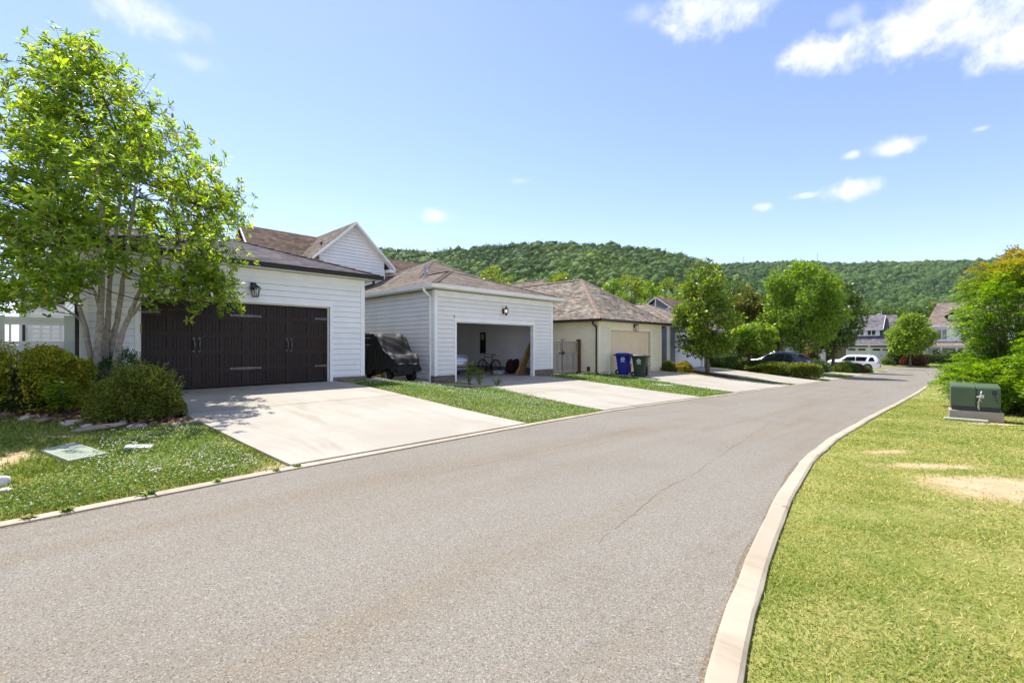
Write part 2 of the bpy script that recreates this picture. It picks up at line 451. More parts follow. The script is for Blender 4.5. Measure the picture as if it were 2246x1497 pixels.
# forest on the ridge: each crown has its own tone
m, nt, out = mat_new('forest')
at = nt.n('ShaderNodeAttribute', attribute_name='tone')
r = nt.rnd()
f = nt.math('ADD', nt.math('MULTIPLY', at.outputs['Fac'], .8), nt.math('MULTIPLY', nt.noise(nt.geo(), .35, 3, .7), .3))
c = nt.ramp(f, [(.15, (.042, .088, .022)), (.5, (.072, .136, .027)), (.8, (.112, .175, .032)), (1, (.175, .215, .038))])
p = pbsdf(nt, None, c, .75, 0, .15)
tr = nt.n('ShaderNodeBsdfTranslucent'); nt.val(tr.inputs[0], nt.mix(1, c, (1.4, 1.4, .6), 'MULTIPLY'))
mx = nt.n('ShaderNodeMixShader'); mx.inputs[0].default_value = .25
nt.t.links.new(p.outputs[0], mx.inputs[1]); nt.t.links.new(tr.outputs[0], mx.inputs[2]); nt.t.links.new(mx.outputs[0], out.inputs[0])

# ------------------------------------------------------------------ mesh helpers
def tag(o, label=None, cat=None, group=None, kind=None):
    if label: o['label'] = label
    if cat: o['category'] = cat
    if group: o['group'] = group
    if kind: o['kind'] = kind
    return o

def thing(name, label, cat, loc=(0, 0, 0), rz=0, group=None):
    o = bpy.data.objects.new(name, None)
    o.empty_display_size = .3
    o.location = loc
    o.rotation_euler = (0, 0, rz)
    COL.objects.link(o)
    return tag(o, label, cat, group)

def rootloc(root):
    """world location of a (possibly nested) parent; builders use world coordinates unless local"""
    v = Vector((0, 0, 0))
    while root is not None:
        v += root.location
        root = root.parent
    return v

def link_mesh(name, me, mat, root, smooth=False):
    o = bpy.data.objects.new(name, me)
    COL.objects.link(o)
    if mat is not None:
        for mm in (mat if isinstance(mat, (list, tuple)) else [mat]):
            me.materials.append(MATS[mm])
    if root is not None:
        o.parent = root
    if smooth:
        me.polygons.foreach_set('use_smooth', [True] * len(me.polygons))
    return o

class MB:
    def __init__(s):
        s.v = []; s.f = []; s.uv = {}
    def add(s, vs, fs):
        b = len(s.v)
        s.v.extend([tuple(float(c) for c in p) for p in vs])
        s.f.extend([tuple(b + i for i in f) for f in fs])
        return s
    def poly(s, pts, uv=None):
        b = len(s.v)
        s.v.extend([tuple(float(c) for c in p) for p in pts])
        s.f.append(tuple(range(b, b + len(pts))))
        if uv is not None: s.uv[len(s.f) - 1] = uv
        return s
    def box(s, x0, x1, y0, y1, z0, z1):
        if x0 > x1: x0, x1 = x1, x0
        if y0 > y1: y0, y1 = y1, y0
        if z0 > z1: z0, z1 = z1, z0
        vs = [(x, y, z) for z in (z0, z1) for y in (y0, y1) for x in (x0, x1)]
        return s.add(vs, [(0, 2, 3, 1), (4, 5, 7, 6), (0, 1, 5, 4), (2, 6, 7, 3), (0, 4, 6, 2), (1, 3, 7, 5)])
    def bar(s, p, q, w, h, up=(0, 0, 1)):
        p = Vector(p); q = Vector(q); d = (q - p).normalized(); up = Vector(up)
        x = d.cross(up)
        if x.length < 1e-5: x = d.cross(Vector((1, 0, 0)))
        x.normalize(); y = x.cross(d)
        vs = []
        for c in (p, q):
            for a, b in ((-1, -1), (1, -1), (1, 1), (-1, 1)):
                vs.append(c + x * a * w / 2 + y * b * h / 2)
        return s.add(vs, [(0, 3, 2, 1), (4, 5, 6, 7), (0, 1, 5, 4), (1, 2, 6, 5), (2, 3, 7, 6), (3, 0, 4, 7)])
    def tube(s, pts, rad, n=8, cap=True, closed=False):
        P = [Vector(p) for p in pts]
        if not isinstance(rad, (list, tuple)): rad = [rad] * len(P)
        rings = []
        prev = None
        for i, p in enumerate(P):
            if closed:
                d = P[(i + 1) % len(P)] - P[i - 1]
            else:
                d = (P[min(i + 1, len(P) - 1)] - P[max(i - 1, 0)])
            d.normalize()
            if prev is None:
                x = d.orthogonal().normalized()
            else:
                x = (prev - d * prev.dot(d))
                x = x.normalized() if x.length > 1e-6 else d.orthogonal().normalized()
            prev = x
            y = d.cross(x)
            rings.append([p + (x * math.cos(2 * math.pi * k / n) + y * math.sin(2 * math.pi * k / n)) * rad[i] for k in range(n)])
        b = len(s.v)
        for r in rings: s.v.extend([tuple(q) for q in r])
        m = len(rings)
        for i in range(m if closed else m - 1):
            for k in range(n):
                a0 = b + i * n; a1 = b + ((i + 1) % m) * n; k1 = (k + 1) % n
                s.f.append((a0 + k, a0 + k1, a1 + k1, a1 + k))
        if cap and not closed:
            s.f.append(tuple(b + k for k in reversed(range(n))))
            s.f.append(tuple(b + (m - 1) * n + k for k in range(n)))
        return s
    def lathe(s, prof, c=(0, 0, 0), n=16, axis='z'):
        b = len(s.v); c = Vector(c)
        for r, h in prof:
            for k in range(n):
                a = 2 * math.pi * k / n
                x, y = r * math.cos(a), r * math.sin(a)
                q = {'z': (x, y, h), 'x': (h, x, y), 'y': (y, h, x)}[axis]
                s.v.append(tuple(c + Vector(q)))
        for i in range(len(prof) - 1):
            for k in range(n):
                k1 = (k + 1) % n
                s.f.append((b + i * n + k, b + i * n + k1, b + (i + 1) * n + k1, b + (i + 1) * n + k))
        s.f.append(tuple(b + k for k in reversed(range(n))))
        s.f.append(tuple(b + (len(prof) - 1) * n + k for k in range(n)))
        return s
    def prism(s, pts, d):
        """closed polygon pts extruded along vector d"""
        P = [Vector(p) for p in pts]; d = Vector(d); n = len(P)
        b = len(s.v)
        s.v.extend([tuple(p) for p in P]); s.v.extend([tuple(p + d) for p in P])
        s.f.append(tuple(b + i for i in reversed(range(n)))); s.f.append(tuple(b + n + i for i in range(n)))
        for i in range(n):
            j = (i + 1) % n
            s.f.append((b + i, b + j, b + n + j, b + n + i))
        return s
    def build(s, name, mat, root=None, smooth=False, local=False, bevel=0, fixn=True):
        me = bpy.data.meshes.new(name)
        vs = s.v
        if root is not None and not local:
            o = rootloc(root)
            vs = [(x - o.x, y - o.y, z - o.z) for x, y, z in vs]
        me.from_pydata(vs, [], s.f)
        if s.uv:
            ul = me.uv_layers.new(name='UVMap')
            for fi, uvs in s.uv.items():
                for li, q in zip(me.polygons[fi].loop_indices, uvs):
                    ul.data[li].uv = q
        if fixn and not s.uv:
            bm = bmesh.new(); bm.from_mesh(me)
            bmesh.ops.recalc_face_normals(bm, faces=bm.faces)
            bm.to_mesh(me); bm.free()
        me.update()
        ob = link_mesh(name, me, mat, root, smooth)
        if bevel:
            bv = ob.modifiers.new('bevel', 'BEVEL'); bv.width = bevel; bv.segments = 2; bv.limit_method = 'ANGLE'; bv.angle_limit = R(40)
        return ob

def npmesh(name, V, F, mat, root=None, smooth=False, tone=None, local=False):
    V = np.asarray(V, dtype=np.float32); F = np.asarray(F, dtype=np.int32)
    if root is not None and not local:
        V = V - np.array(rootloc(root), dtype=np.float32)
    k = F.shape[1]
    me = bpy.data.meshes.new(name)
    me.vertices.add(len(V)); me.vertices.foreach_set('co', V.ravel())
    me.loops.add(F.size); me.loops.foreach_set('vertex_index', F.ravel())
    me.polygons.add(len(F))
    me.polygons.foreach_set('loop_start', np.arange(0, F.size, k, dtype=np.int32))
    me.polygons.foreach_set('loop_total', np.full(len(F), k, dtype=np.int32))
    if smooth: me.polygons.foreach_set('use_smooth', np.ones(len(F), dtype=bool))
    if tone is not None:
        a = me.attributes.new('tone', 'FLOAT', 'POINT'); a.data.foreach_set('value', np.asarray(tone, dtype=np.float32))
    me.update(calc_edges=True)
    me.validate()
    return link_mesh(name, me, mat, root)

def unit(a):
    return a / np.maximum(np.linalg.norm(a, axis=1, keepdims=True), 1e-9)

def leaf_geo(P, D, N, L, Wd, fold=.25):
    """pointed leaves: base P, direction D, face normal N, length L, width Wd -> 6-vert, 2-quad leaves"""
    D = unit(D); S = unit(np.cross(D, N)); N = np.cross(S, D)
    L = L[:, None]; Wd = Wd[:, None]
    V = np.stack([P, P + D * L * .35 + S * Wd * .5 + N * Wd * fold, P + D * L * .72 + S * Wd * .38 + N * Wd * fold * .7, P + D * L - N * L * .06,
                  P + D * L * .72 - S * Wd * .38 + N * Wd * fold * .7, P + D * L * .35 - S * Wd * .5 + N * Wd * fold], 1)
    n = len(P); b = np.arange(n)[:, None] * 6
    F = np.concatenate([b + np.array([0, 1, 2, 3]), b + np.array([0, 3, 4, 5])], 0)
    return V.reshape(-1, 3), F

def leaf_quad(P, D, N, L, Wd):
    D = unit(D); S = unit(np.cross(D, N))
    L = L[:, None]; Wd = Wd[:, None]
    V = np.stack([P, P + D * L * .5 + S * Wd * .5, P + D * L, P + D * L * .5 - S * Wd * .5], 1)
    F = np.arange(len(P) * 4).reshape(-1, 4)
    return V.reshape(-1, 3), F

def join(parts):
    Vs, Fs, b = [], [], 0
    for V, F in parts:
        Vs.append(V); Fs.append(F + b); b += len(V)
    return np.concatenate(Vs), np.concatenate(Fs)

def rdir(rng, n):
    return unit(rng.normal(size=(n, 3)))

# ------------------------------------------------------------------ the lie of the land
RZ = np.array([(-60, .2), (-5, .06), (2, 0), (7, -.12), (11, -.28), (17, -.45), (20, -.55), (29, -.8), (41, -1.1), (69, -1.72), (78, -1.82), (87, -1.72), (94, -1.3), (120, -1.2), (3000, -1.2)])
PZ = np.array([(-60, .3), (8.0, .27), (10.3, .0), (18.2, -.03), (20.3, -.1), (28.5, -.15), (30, -.15), (37, -.3), (45, -.6), (60, -1.3), (75, -1.75), (87, -1.7), (94, -1.3), (120, -1.2), (3000, -1.2)])
VL = np.array([(-60, 4.2), (-6, 5.2), (0, 5.55), (3, 5.75), (7, 6.05), (11, 6.5), (20, 6.5), (30, 6.3), (41, 6.0), (70, 5.9), (3000, 5.9)])
VR = np.array([(-60, -30), (-8, -5), (-3, -1.6), (0, -.05), (1, .42), (2.07, .79), (2.7, .91), (3.6, 1.06), (5.3, 1.29), (7.5, 1.50), (10.3, 1.61), (14.4, 1.53), (30, 1.13), (50, .78), (70, .5), (3000, .5)])
ip = lambda T, u: np.interp(u, T[:, 0], T[:, 1])
vl = lambda u: ip(VL, u)
vr = lambda u: ip(VR, u)
def gz(u, v):
    """height of the ground (lawns, lots, road bed) at u along the alley, v across it"""
    u = np.asarray(u, float); v = np.asarray(v, float)
    a = vl(u); rz = ip(RZ, u)
    t = np.clip((v - a) / (13.4 - a), 0, 1); t = t * t * (3 - 2 * t) * .4 + t * .6
    return rz + (ip(PZ, u) - rz) * t
def G(u, v): return float(gz(u, v))

# ground: one sheet out to the horizon, sunk under the alley
us = np.unique(np.concatenate([[-60, -40, -28], np.arange(-20, 90, .5), np.arange(90, 130, 4), [150, 200, 280, 380, 520, 760, 1200, 1800, 2600]]))
rows = []
for u in us:
    a, b = float(vr(u)), float(vl(u))
    left = [b + .04, b + .10] + [b + .10 + x for x in np.arange(.4, 9, .45)] + [b + x for x in (10, 12, 16, 22, 30, 42, 60, 90, 140, 220, 340, 520, 800, 1200, 1800, 2600)]
    right = [a - .04, a - .10] + [a - .10 - x for x in np.arange(.45, 9, .5)] + [a - x for x in (10, 13, 18, 26, 40, 60, 90, 150, 300, 700)]
    rows.append(np.array(right[::-1] + left))
VV = np.array(rows); UU = np.repeat(us[:, None], VV.shape[1], 1)
ZZ = gz(UU, VV)
nr = 2 + len(np.arange(.45, 9, .5)) + 10
ZZ[:, nr - 1] -= .09; ZZ[:, nr] -= .09     # the two lines under the alley edge
ns = VV.shape[1]
idx = np.arange(len(us) * ns).reshape(len(us), ns)
F = np.stack([idx[:-1, :-1], idx[1:, :-1], idx[1:, 1:], idx[:-1, 1:]], -1).reshape(-1, 4)

m, nt, out = mat_new('lawn_ground')
v = nt.geo()
sep = nt.n('ShaderNodeSeparateXYZ'); nt.val(sep.inputs[0], v)
n1 = nt.noise(v, .55, 5, .65, .3); n2 = nt.noise(v, 3.2, 5, .7); n3 = nt.noise(v, 42, 3, .7)
c = nt.mix(nt.step(nt.math('ADD', nt.math('MULTIPLY', n1, .6), nt.math('MULTIPLY', n2, .45)), .42, .66), (.19, .225, .045), (.35, .315, .11))
c = nt.mix(nt.math('MULTIPLY', n3, .5), c, (.07, .085, .02))
def ell(cu, cv, a, b, rot=0):
    x = nt.math('SUBTRACT', sep.outputs[0], cu); y = nt.math('SUBTRACT', sep.outputs[1], cv)
    cs, sn = math.cos(R(rot)), math.sin(R(rot))
    X = nt.math('DIVIDE', nt.math('ADD', nt.math('MULTIPLY', x, cs), nt.math('MULTIPLY', y, sn)), a)
    Y = nt.math('DIVIDE', nt.math('SUBTRACT', nt.math('MULTIPLY', y, cs), nt.math('MULTIPLY', x, sn)), b)
    return nt.math('SUBTRACT', 1, nt.math('SQRT', nt.math('ADD', nt.math('MULTIPLY', X, X), nt.math('MULTIPLY', Y, Y))))
DIRT = [(7.75, -.50, 1.2, .66, -32), (8.5, .25, 1.3, .28, -42), (9.4, .75, .8, .2, -30), (16.2, -.9, 1.5, .25, -48), (2.0, 5.95, .40, .16, 15), (-.25, 8.3, .8, .28, 70), (.2, 9.5, .7, .16, -30), (9.0, 11.3, .8, .15, 60)]
dm = None
for d in DIRT:
    e = ell(*d)
    if d[3] < .3: e = nt.math('SUBTRACT', nt.math('MULTIPLY', e, .85), .2)
    dm = e if dm is None else nt.math('MAXIMUM', dm, e)
dm = nt.math('ADD', dm, nt.math('MULTIPLY', nt.math('SUBTRACT', n2, .5), 1.1))
soil = nt.ramp(nt.math('ADD', nt.math('MULTIPLY', n2, .5), nt.math('MULTIPLY', n3, .55)), [(.25, (.27, .17, .085)), (.55, (.46, .33, .19)), (.85, (.62, .49, .33))])
c = nt.mix(nt.step(dm, -.12, .5), c, soil)
pbsdf(nt, out, c, .95, 0, .1, nt.math('ADD', n3, n2), .6, .02)

ground = npmesh('ground', np.stack([UU, VV, ZZ], -1).reshape(-1, 3), F, 'lawn_ground', smooth=True)
tag(ground, 'lawns and lots either side of the alley', 'ground', kind='structure')

# alley: asphalt between the two ribbon kerbs, plus the cross street at its end
def strip(ulist, fa, fb, nv, lift, crown=0):
    V = []
    for u in ulist:
        a, b = fa(u), fb(u)
        for k in range(nv + 1):
            t = k / nv
            v_ = a + (b - a) * t
            V.append((u, v_, ip(RZ, u) + lift + crown * (1 - (2 * t - 1) ** 2)))
    n = nv + 1; m_ = len(ulist)
    idx = np.arange(m_ * n).reshape(m_, n)
    F = np.stack([idx[:-1, :-1], idx[1:, :-1], idx[1:, 1:], idx[:-1, 1:]], -1).reshape(-1, 4)
    return np.array(V), F
ul = np.concatenate([np.arange(-20, 20, .4), np.arange(20, 80.1, 1.0)])
V, F = strip(ul, lambda u: float(vr(u)) - .005, lambda u: float(vl(u)) + .005, 8, 0, -.02)
road = npmesh('alley_road', V, F, 'asphalt', smooth=True)
tag(road, 'worn grey asphalt alley bending away between the garages and the lawn', 'road', kind='structure')
V, F = strip(np.arange(80.0, 87.1, 1.0), lambda u: -45.0, lambda u: 22.0, 40, .012)
tag(npmesh('cross_street', V, F, 'asphalt', smooth=True), 'grey asphalt street crossing the far end of the alley', 'road', kind='structure')

def kerb(name, f, side, w, h, u0, u1, seg, label):
    mb = MB()
    us_ = np.arange(u0, u1, .35)
    rng_ = np.random.default_rng(5)
    ring = []
    for u in us_:
        v0 = float(f(u)); d = (float(f(u + .05)) - float(f(u - .05))) / .1
        k = math.sqrt(1 + d * d)
        z = float(ip(RZ, u)); j = rng_.normal(0, .004)
        ww = w * k * side
        ring.append([(u, v0 + .0, z - .1), (u, v0 + j, z + h * .75), (u, v0 + .02 * side, z + h), (u, v0 + ww - .02 * side, z + h + .004), (u, v0 + ww + j, z + h * .7), (u, v0 + ww, z - .12)])
    for a, b in zip(ring[:-1], ring[1:]):
        for i in range(5):
            mb.poly([a[i], b[i], b[i + 1], a[i + 1]])
    o = mb.build(name, 'kerb_concrete', None)
    bm = bmesh.new(); bm.from_mesh(o.data); bmesh.ops.remove_doubles(bm, verts=bm.verts, dist=1e-4); bmesh.ops.recalc_face_normals(bm, faces=bm.faces); bm.to_mesh(o.data); bm.free()
    tag(o, label, 'kerb', kind='structure')
    # grit and soil washed against the kerb: a ragged strip lying on the asphalt
    gb = MB(); gu = np.arange(max(u0, -1.5), 45, .05); ln = len(gu)
    wob = .022 + .016 * np.sin(gu * 3.1) * np.sin(gu * 1.3) + .014 * rng_.random(ln) + .02 * (np.sin(gu * .9 + 2) > .75)
    for i in range(ln - 1):
        a0, a1 = float(f(gu[i])), float(f(gu[i + 1])); z0_, z1_ = float(ip(RZ, gu[i])) + .003, float(ip(RZ, gu[i + 1])) + .003
        gb.poly([(gu[i], a0 + .002 * side, z0_), (gu[i + 1], a1 + .002 * side, z1_), (gu[i + 1], a1 - wob[i + 1] * side, z1_ - .004), (gu[i], a0 - wob[i] * side, z0_ - .004)])
    gb.build('grit_line', 'road_grit', o)
    for u in np.arange(max(u0, -2) + .8, 40, 3.05):
        v0 = float(f(u)); z = float(ip(RZ, u)) + h + .0055
        s1 = float(f(u + .012))
        MB().poly([(u, v0 + .004 * side, z - .012), (u + .012, s1 + .004 * side, z - .012), (u + .012, s1 + (w - .005) * side, z + .002), (u, v0 + (w - .005) * side, z + .002)]).build('kerb_joint', 'twig_dark', o)
    return o
kerb('kerb_by_lawn', vr, -1, .145, .035, -6, 80, 0, 'pale concrete ribbon kerb curving along the open lawn')
kerb('kerb_by_driveways', vl, 1, .13, .02, -8, 80, 0, 'narrow weathered concrete edge strip along the driveways')

# long crack in the asphalt (px 1285-1640 in the photograph)
mb = MB()
rng = np.random.default_rng(11)
cu = np.linspace(3.0, 17, 160)
cv_ = np.interp(cu, [3.0, 5, 8, 12, 17], [1.95, 2.25, 2.6, 3.0, 3.3]) + np.cumsum(rng.normal(0, .012, 160))
for i in range(159):
    wd = (.0006 + .0013 * abs(math.sin(i * .37)) + rng.random() * .0012) * (0 if rng.random() < .12 else 1)
    z0 = float(ip(RZ, cu[i])) - .012; z1 = float(ip(RZ, cu[i + 1])) - .012
    mb.poly([(cu[i], cv_[i] - wd, z0), (cu[i + 1], cv_[i + 1] - wd, z1), (cu[i + 1], cv_[i + 1] + wd, z1), (cu[i], cv_[i] + wd, z0)])
mb.build('road_crack', 'crack_fill', road)

# ------------------------------------------------------------------ driveways
def driveway(name, label, left, right, joints=(), mat='concrete', lift=.035):
    """left/right: (u at the road, u at the garage, v at the garage)"""
    root = thing(name, None, None, (left[0], float(vl(left[0])), G(left[0], float(vl(left[0])))))
    root['kind'] = 'structure'
    root['label'] = label
    nu, nv = 10, 16
    def at(s, t):
        # s across, t from the road (0) to the garage (1)
        v1 = left[2] + (right[2] - left[2]) * s
        ur = left[0] + (right[0] - left[0]) * s
        ug = left[1] + (right[1] - left[1]) * s
        u = ur + (ug - ur) * t
        v0 = float(vl(u)) + .135
        v = v0 + (v1 - v0) * t
        return (u, v, G(u, v) + lift)
    mb = MB()
    g = [[at(i / nu, j / nv) for i in range(nu + 1)] for j in range(nv + 1)]
    for j in range(nv):
        for i in range(nu):
            mb.poly([g[j][i], g[j][i + 1], g[j + 1][i + 1], g[j + 1][i]])
    dn = lambda p: (p[0], p[1], p[2] - .12)
    for j in range(nv):
        for i, o_ in ((0, 0), (nu, 1)):
            mb.poly([g[j][i], g[j + 1][i], dn(g[j + 1][i]), dn(g[j][i])])
    for i in range(nu):
        mb.poly([g[0][i], g[0][i + 1], dn(g[0][i + 1]), dn(g[0][i])])
    o = mb.build('slab', mat, root)
    for t in joints:
        jb = MB()
        if isinstance(t, tuple):
            pts = [at(t[0], k / 16) for k in range(17)]
            off = Vector((.007, 0, 0))
        else:
            pts = [at(k / 10, t) for k in range(11)]
            off = Vector((0, .007, 0))
        up = Vector((0, 0, .004))
        for p, q in zip(pts[:-1], pts[1:]):
            p, q = Vector(p), Vector(q)
            jb.poly([p - off + up, q - off + up, q + off + up, p + off + up])
        jb.build('expansion_joint', 'twig_dark', root)
    return root
driveway('driveway', 'wide sunlit concrete driveway in front of the dark brown garage door', (2.15, 1.70, 14.66), (6.85, 6.75, 14.66), (.52, .86))
driveway('driveway', 'concrete driveway leading into the open garage', (10.35, 11.70, 14.36), (17.0, 16.55, 14.36), (.45,))
driveway('driveway', 'tan concrete driveway behind the two trash carts', (20.8, 21.6, 13.40), (29.4, 26.6, 13.40), (.5,))
driveway('driveway', 'concrete driveway of the slate blue garage beside the clipped hedge', (30.9, 30.4, 13.64), (37.4, 35.6, 13.64), (.5,))
driveway('driveway', 'far concrete driveway under the dark parked suv', (40.2, 41.0, 14.2), (45.2, 46.6, 14.2))
driveway('driveway', 'narrow far driveway shaded by the two green trees', (52.5, 53, 14.2), (57, 57.5, 14.2))
driveway('driveway', 'far driveway under the white parked suv', (67.0, 67.5, 14.5), (73.0, 73.0, 14.5))
# neighbour's slab at the very left edge of the view
driveway('driveway', 'grey concrete slab corner at the left end of the clover lawn', (-6.2, -6.0, 13), (-.28, -.45, 5.9), (), 'grey_concrete')

# ------------------------------------------------------------------ building kit
def siding(mb, A, B, z0, z1, out, zref=0.0, h=.178, clip=None, lip=.014):
    """lap siding from A to B (plan points, out = outward plan normal); clip(z) -> (s0, s1) along A-B"""
    A = Vector((A[0], A[1], 0)); B = Vector((B[0], B[1], 0)); n = Vector((out[0], out[1], 0))
    d = B - A
    k = math.floor((z0 - zref) / h)
    while zref + k * h < z1 - 1e-4:
        a = max(z0, zref + k * h); b = min(z1, zref + (k + 1) * h)
        s0, s1 = (0, 1) if clip is None else clip(a)
        t0, t1 = (0, 1) if clip is None else clip(b)
        fa = lip * (1 - (a - zref - k * h) / h); fb = lip * (1 - (b - zref - k * h) / h)
        if s1 > s0:
            OFF = .02; gap = .010
            P = lambda s, z, f: A + d * s + n * (f + OFF) + Vector((0, 0, z))
            zt_ = max(a + .01, b - (gap if b < z1 - 1e-4 else 0))
            ok = t1 > t0
            m0, m1 = (t0, t1) if ok else ((s0 + s1) / 2, (s0 + s1) / 2)
            mb.poly([P(s0, a, fa), P(s1, a, fa), P(m1, zt_, fb), P(m0, zt_, fb)])
            mb.poly([P(s0, a, -.035), P(s1, a, -.035), P(s1, a, fa), P(s0, a, fa)])
        k += 1

def roof_face(mb, pts):
    """roof polygon with shingle uv in metres (first edge = eave)"""
    P = [Vector(p) for p in pts]
    e = (P[1] - P[0]).normalized()
    n = (P[1] - P[0]).cross(P[-1] - P[0]).normalized()
    s = n.cross(e)
    org = P[0]
    mb.poly(pts, [((p - org).dot(e) + org.x * .37, (p - org).dot(s) + org.z * .0) for p in P])

def brickwork(mb, u0, u1, v0, v1, z0, z1):
    for a, b in (((u0, v0), (u1, v0)), ((u1, v0), (u1, v1)), ((u0, v1), (u0, v0))):
        L = math.dist(a, b)
        mb.poly([(*a, z0), (*b, z0), (*b, z1), (*a, z1)], [(0, z0), (L, z0), (L, z1), (0, z1)])
    mb.poly([(u0, v0, z1), (u1, v0, z1), (u1, v1, z1), (u0, v1, z1)], [(0, 0), (u1 - u0, 0), (u1 - u0, .1), (0, .1)])

def hip_roof(root, u0, u1, v0, v1, ze, slope, shingle, gutter_mat, ridge='v', back_hip=False, cap=True, fascia=.15, gutter=True, name='roof'):
    w = (u1 - u0) / 2 if ridge == 'v' else (v1 - v0) / 2
    za = ze + w * slope
    mb = MB()
    uc = (u0 + u1) / 2; vc = (v0 + v1) / 2
    c00, c10, c11, c01 = (u0, v0, ze), (u1, v0, ze), (u1, v1, ze), (u0, v1, ze)
    if ridge == 'v':
        A = (uc, v0 + w, za); Bk = (uc, max(v1 - w, v0 + w + .02) if back_hip else v1, za)
        roof_face(mb, [c00, c10, A]); roof_face(mb, [c10, c11, Bk, A]); roof_face(mb, [c01, c00, A, Bk])
        roof_face(mb, [c11, c01, Bk])
        hips = [(c00, A), (c10, A), (A, Bk)]
    else:
        A = (u0 + w, vc, za); Bk = (u1 - w, vc, za)
        roof_face(mb, [c00, c10, Bk, A]); roof_face(mb, [c10, c11, Bk]); roof_face(mb, [c11, c01, A, Bk]); roof_face(mb, [c01, c00, A])
        hips = [(c00, A), (c10, Bk), (A, Bk), (c01, A), (c11, Bk)]
    rf = mb.build(name, shingle, root)
    if cap:
        cb = MB()
        for p, q in hips:
            p, q = Vector(p), Vector(q)
            L = (q - p).length; n = max(2, int(L / .28))
            d = (q - p) / n
            side = d.cross(Vector((0, 0, 1))).normalized() * .14
            for i in range(n):
                a = p + d * i + Vector((0, 0, .045 if i % 2 else .038)); b = a + d * 1.12 - Vector((0, 0, .018))
                dn = Vector((0, 0, -.14 * slope * .75))
                for sgn in (-1, 1):
                    pts = [a, b, b + side * sgn + dn, a + side * sgn + dn]
                    cb.poly(pts, [((i * .91) % 7, 0), ((i * .91) % 7 + .28, 0), ((i * .91) % 7 + .28, .13), ((i * .91) % 7, .13)])
        cb.build('ridge_cap', CAPS[shingle], rf)
    # soffit closing the eaves, fascia and gutter
    sb = MB()
    sb.poly([(u0 + .02, v0 + .02, ze - fascia), (u1 - .02, v0 + .02, ze - fascia), (u1 - .02, v1, ze - fascia), (u0 + .02, v1, ze - fascia)])
    return rf, sb

def gutters(root, u0, u1, v0, v1, ze, mat, sides='flr', h=.13, d=.11, drop=0.0):
    g = MB()
    prof = [(0, .0), (d, .0), (d, -.035), (d * .82, -.06), (d * .78, -h * .85), (d * .55, -h), (0, -h)]
    def run(p, q, n):
        p, q, n = Vector(p), Vector(q), Vector((n[0], n[1], 0))
        pts = [p + n * a + Vector((0, 0, b)) for a, b in prof]
        g.prism(pts, q - p)
    if 'f' in sides: run((u0 - d, v0, ze - .015), (u1 + d, v0, ze - .015), (0, -1))
    if 'l' in sides: run((u0, v0 + .003, ze - .017), (u0, v1, ze - .017), (-1, 0))
    if 'r' in sides: run((u1, v0 + .003, ze - .017), (u1, v1, ze - .017), (1, 0))
    return g.build('gutter', mat, root)

def carriage_door(root, u0, u1, z0, z1, v, mat, rows=5, cols=8, hinge=True):
    mb = MB()
    mb.box(u0, u1, v + .034, v + .07, z0, z1)
    cw = (u1 - u0) / cols; rh = (z1 - z0) / rows
    for r in range(rows):
        zb_, zt_ = z0 + r * rh + .003, z0 + (r + 1) * rh - .003
        edges = [u0]
        for c in range(cols):
            mx = .055 if c % 2 else .105
            my = .105 if c % 2 else .055
            a, b = u0 + c * cw + mx, u0 + (c + 1) * cw - my
            lo, hi = z0 + r * rh + .085, z0 + (r + 1) * rh - .065
            edges += [a, b]
            mb.box(a - .0, b + .0, v + .004, v + .0345, zb_, lo); mb.box(a - .0, b + .0, v + .004, v + .0345, hi, zt_)
            # field of narrow boards sunk in the frame
            n = 5; f0, f1 = a + .016, b - .016; pw = (f1 - f0) / n
            for i in range(n):
                mb.box(f0 + i * pw + .005, f0 + (i + 1) * pw - .005, v + .020, v + .0345, lo + .016, hi - .016)
        edges.append(u1)
        for a, b in zip(edges[0::2], edges[1::2]): mb.box(a, b, v + .004, v + .0345, zb_, zt_)
    door = mb.build('garage_door', mat, root, bevel=0)
    if hinge:
        mid = (u0 + u1) / 2
        for zz in (z0 + 4 * rh + .10, z0 + rh + .02):
            for uu, sg in ((u0 + .01, 1), (mid - .008, -1), (mid + .008, 1), (u1 - .01, -1)):
                L = .42
                o = [(0, -.042), (.30, -.022), (.345, -.02), (.36, -.045), (L, 0), (.36, .045), (.345, .02), (.30, .022), (0, .042)]
                hb = MB().prism([(uu + sg * x, v - .004, zz + y) for x, y in o], (0, .012, 0))
                hb.build('strap_hinge', 'pewter', door)
        for mu in ((u0 + mid) / 2, (mid + u1) / 2):
            for s in (-1, 1):
                uu = mu + s * .065; zz = z0 + 2.45 * rh
                hb = MB()
                hb.tube([(uu, v + .0, zz + .16), (uu + s * .0, v - .05, zz + .10), (uu - s * .012, v - .06, zz), (uu, v - .05, zz - .10), (uu, v + .0, zz - .16)], [.012, .016, .02, .016, .012], 8)
                for q in (.16, -.16):
                    hb.prism([(uu + x, v - .002, zz + q + y) for x, y in ((-.03, 0), (0, -.055), (.03, 0), (0, .055))], (0, .008, 0))
                hb.build('handle', 'pewter', door, smooth=False)
    return door

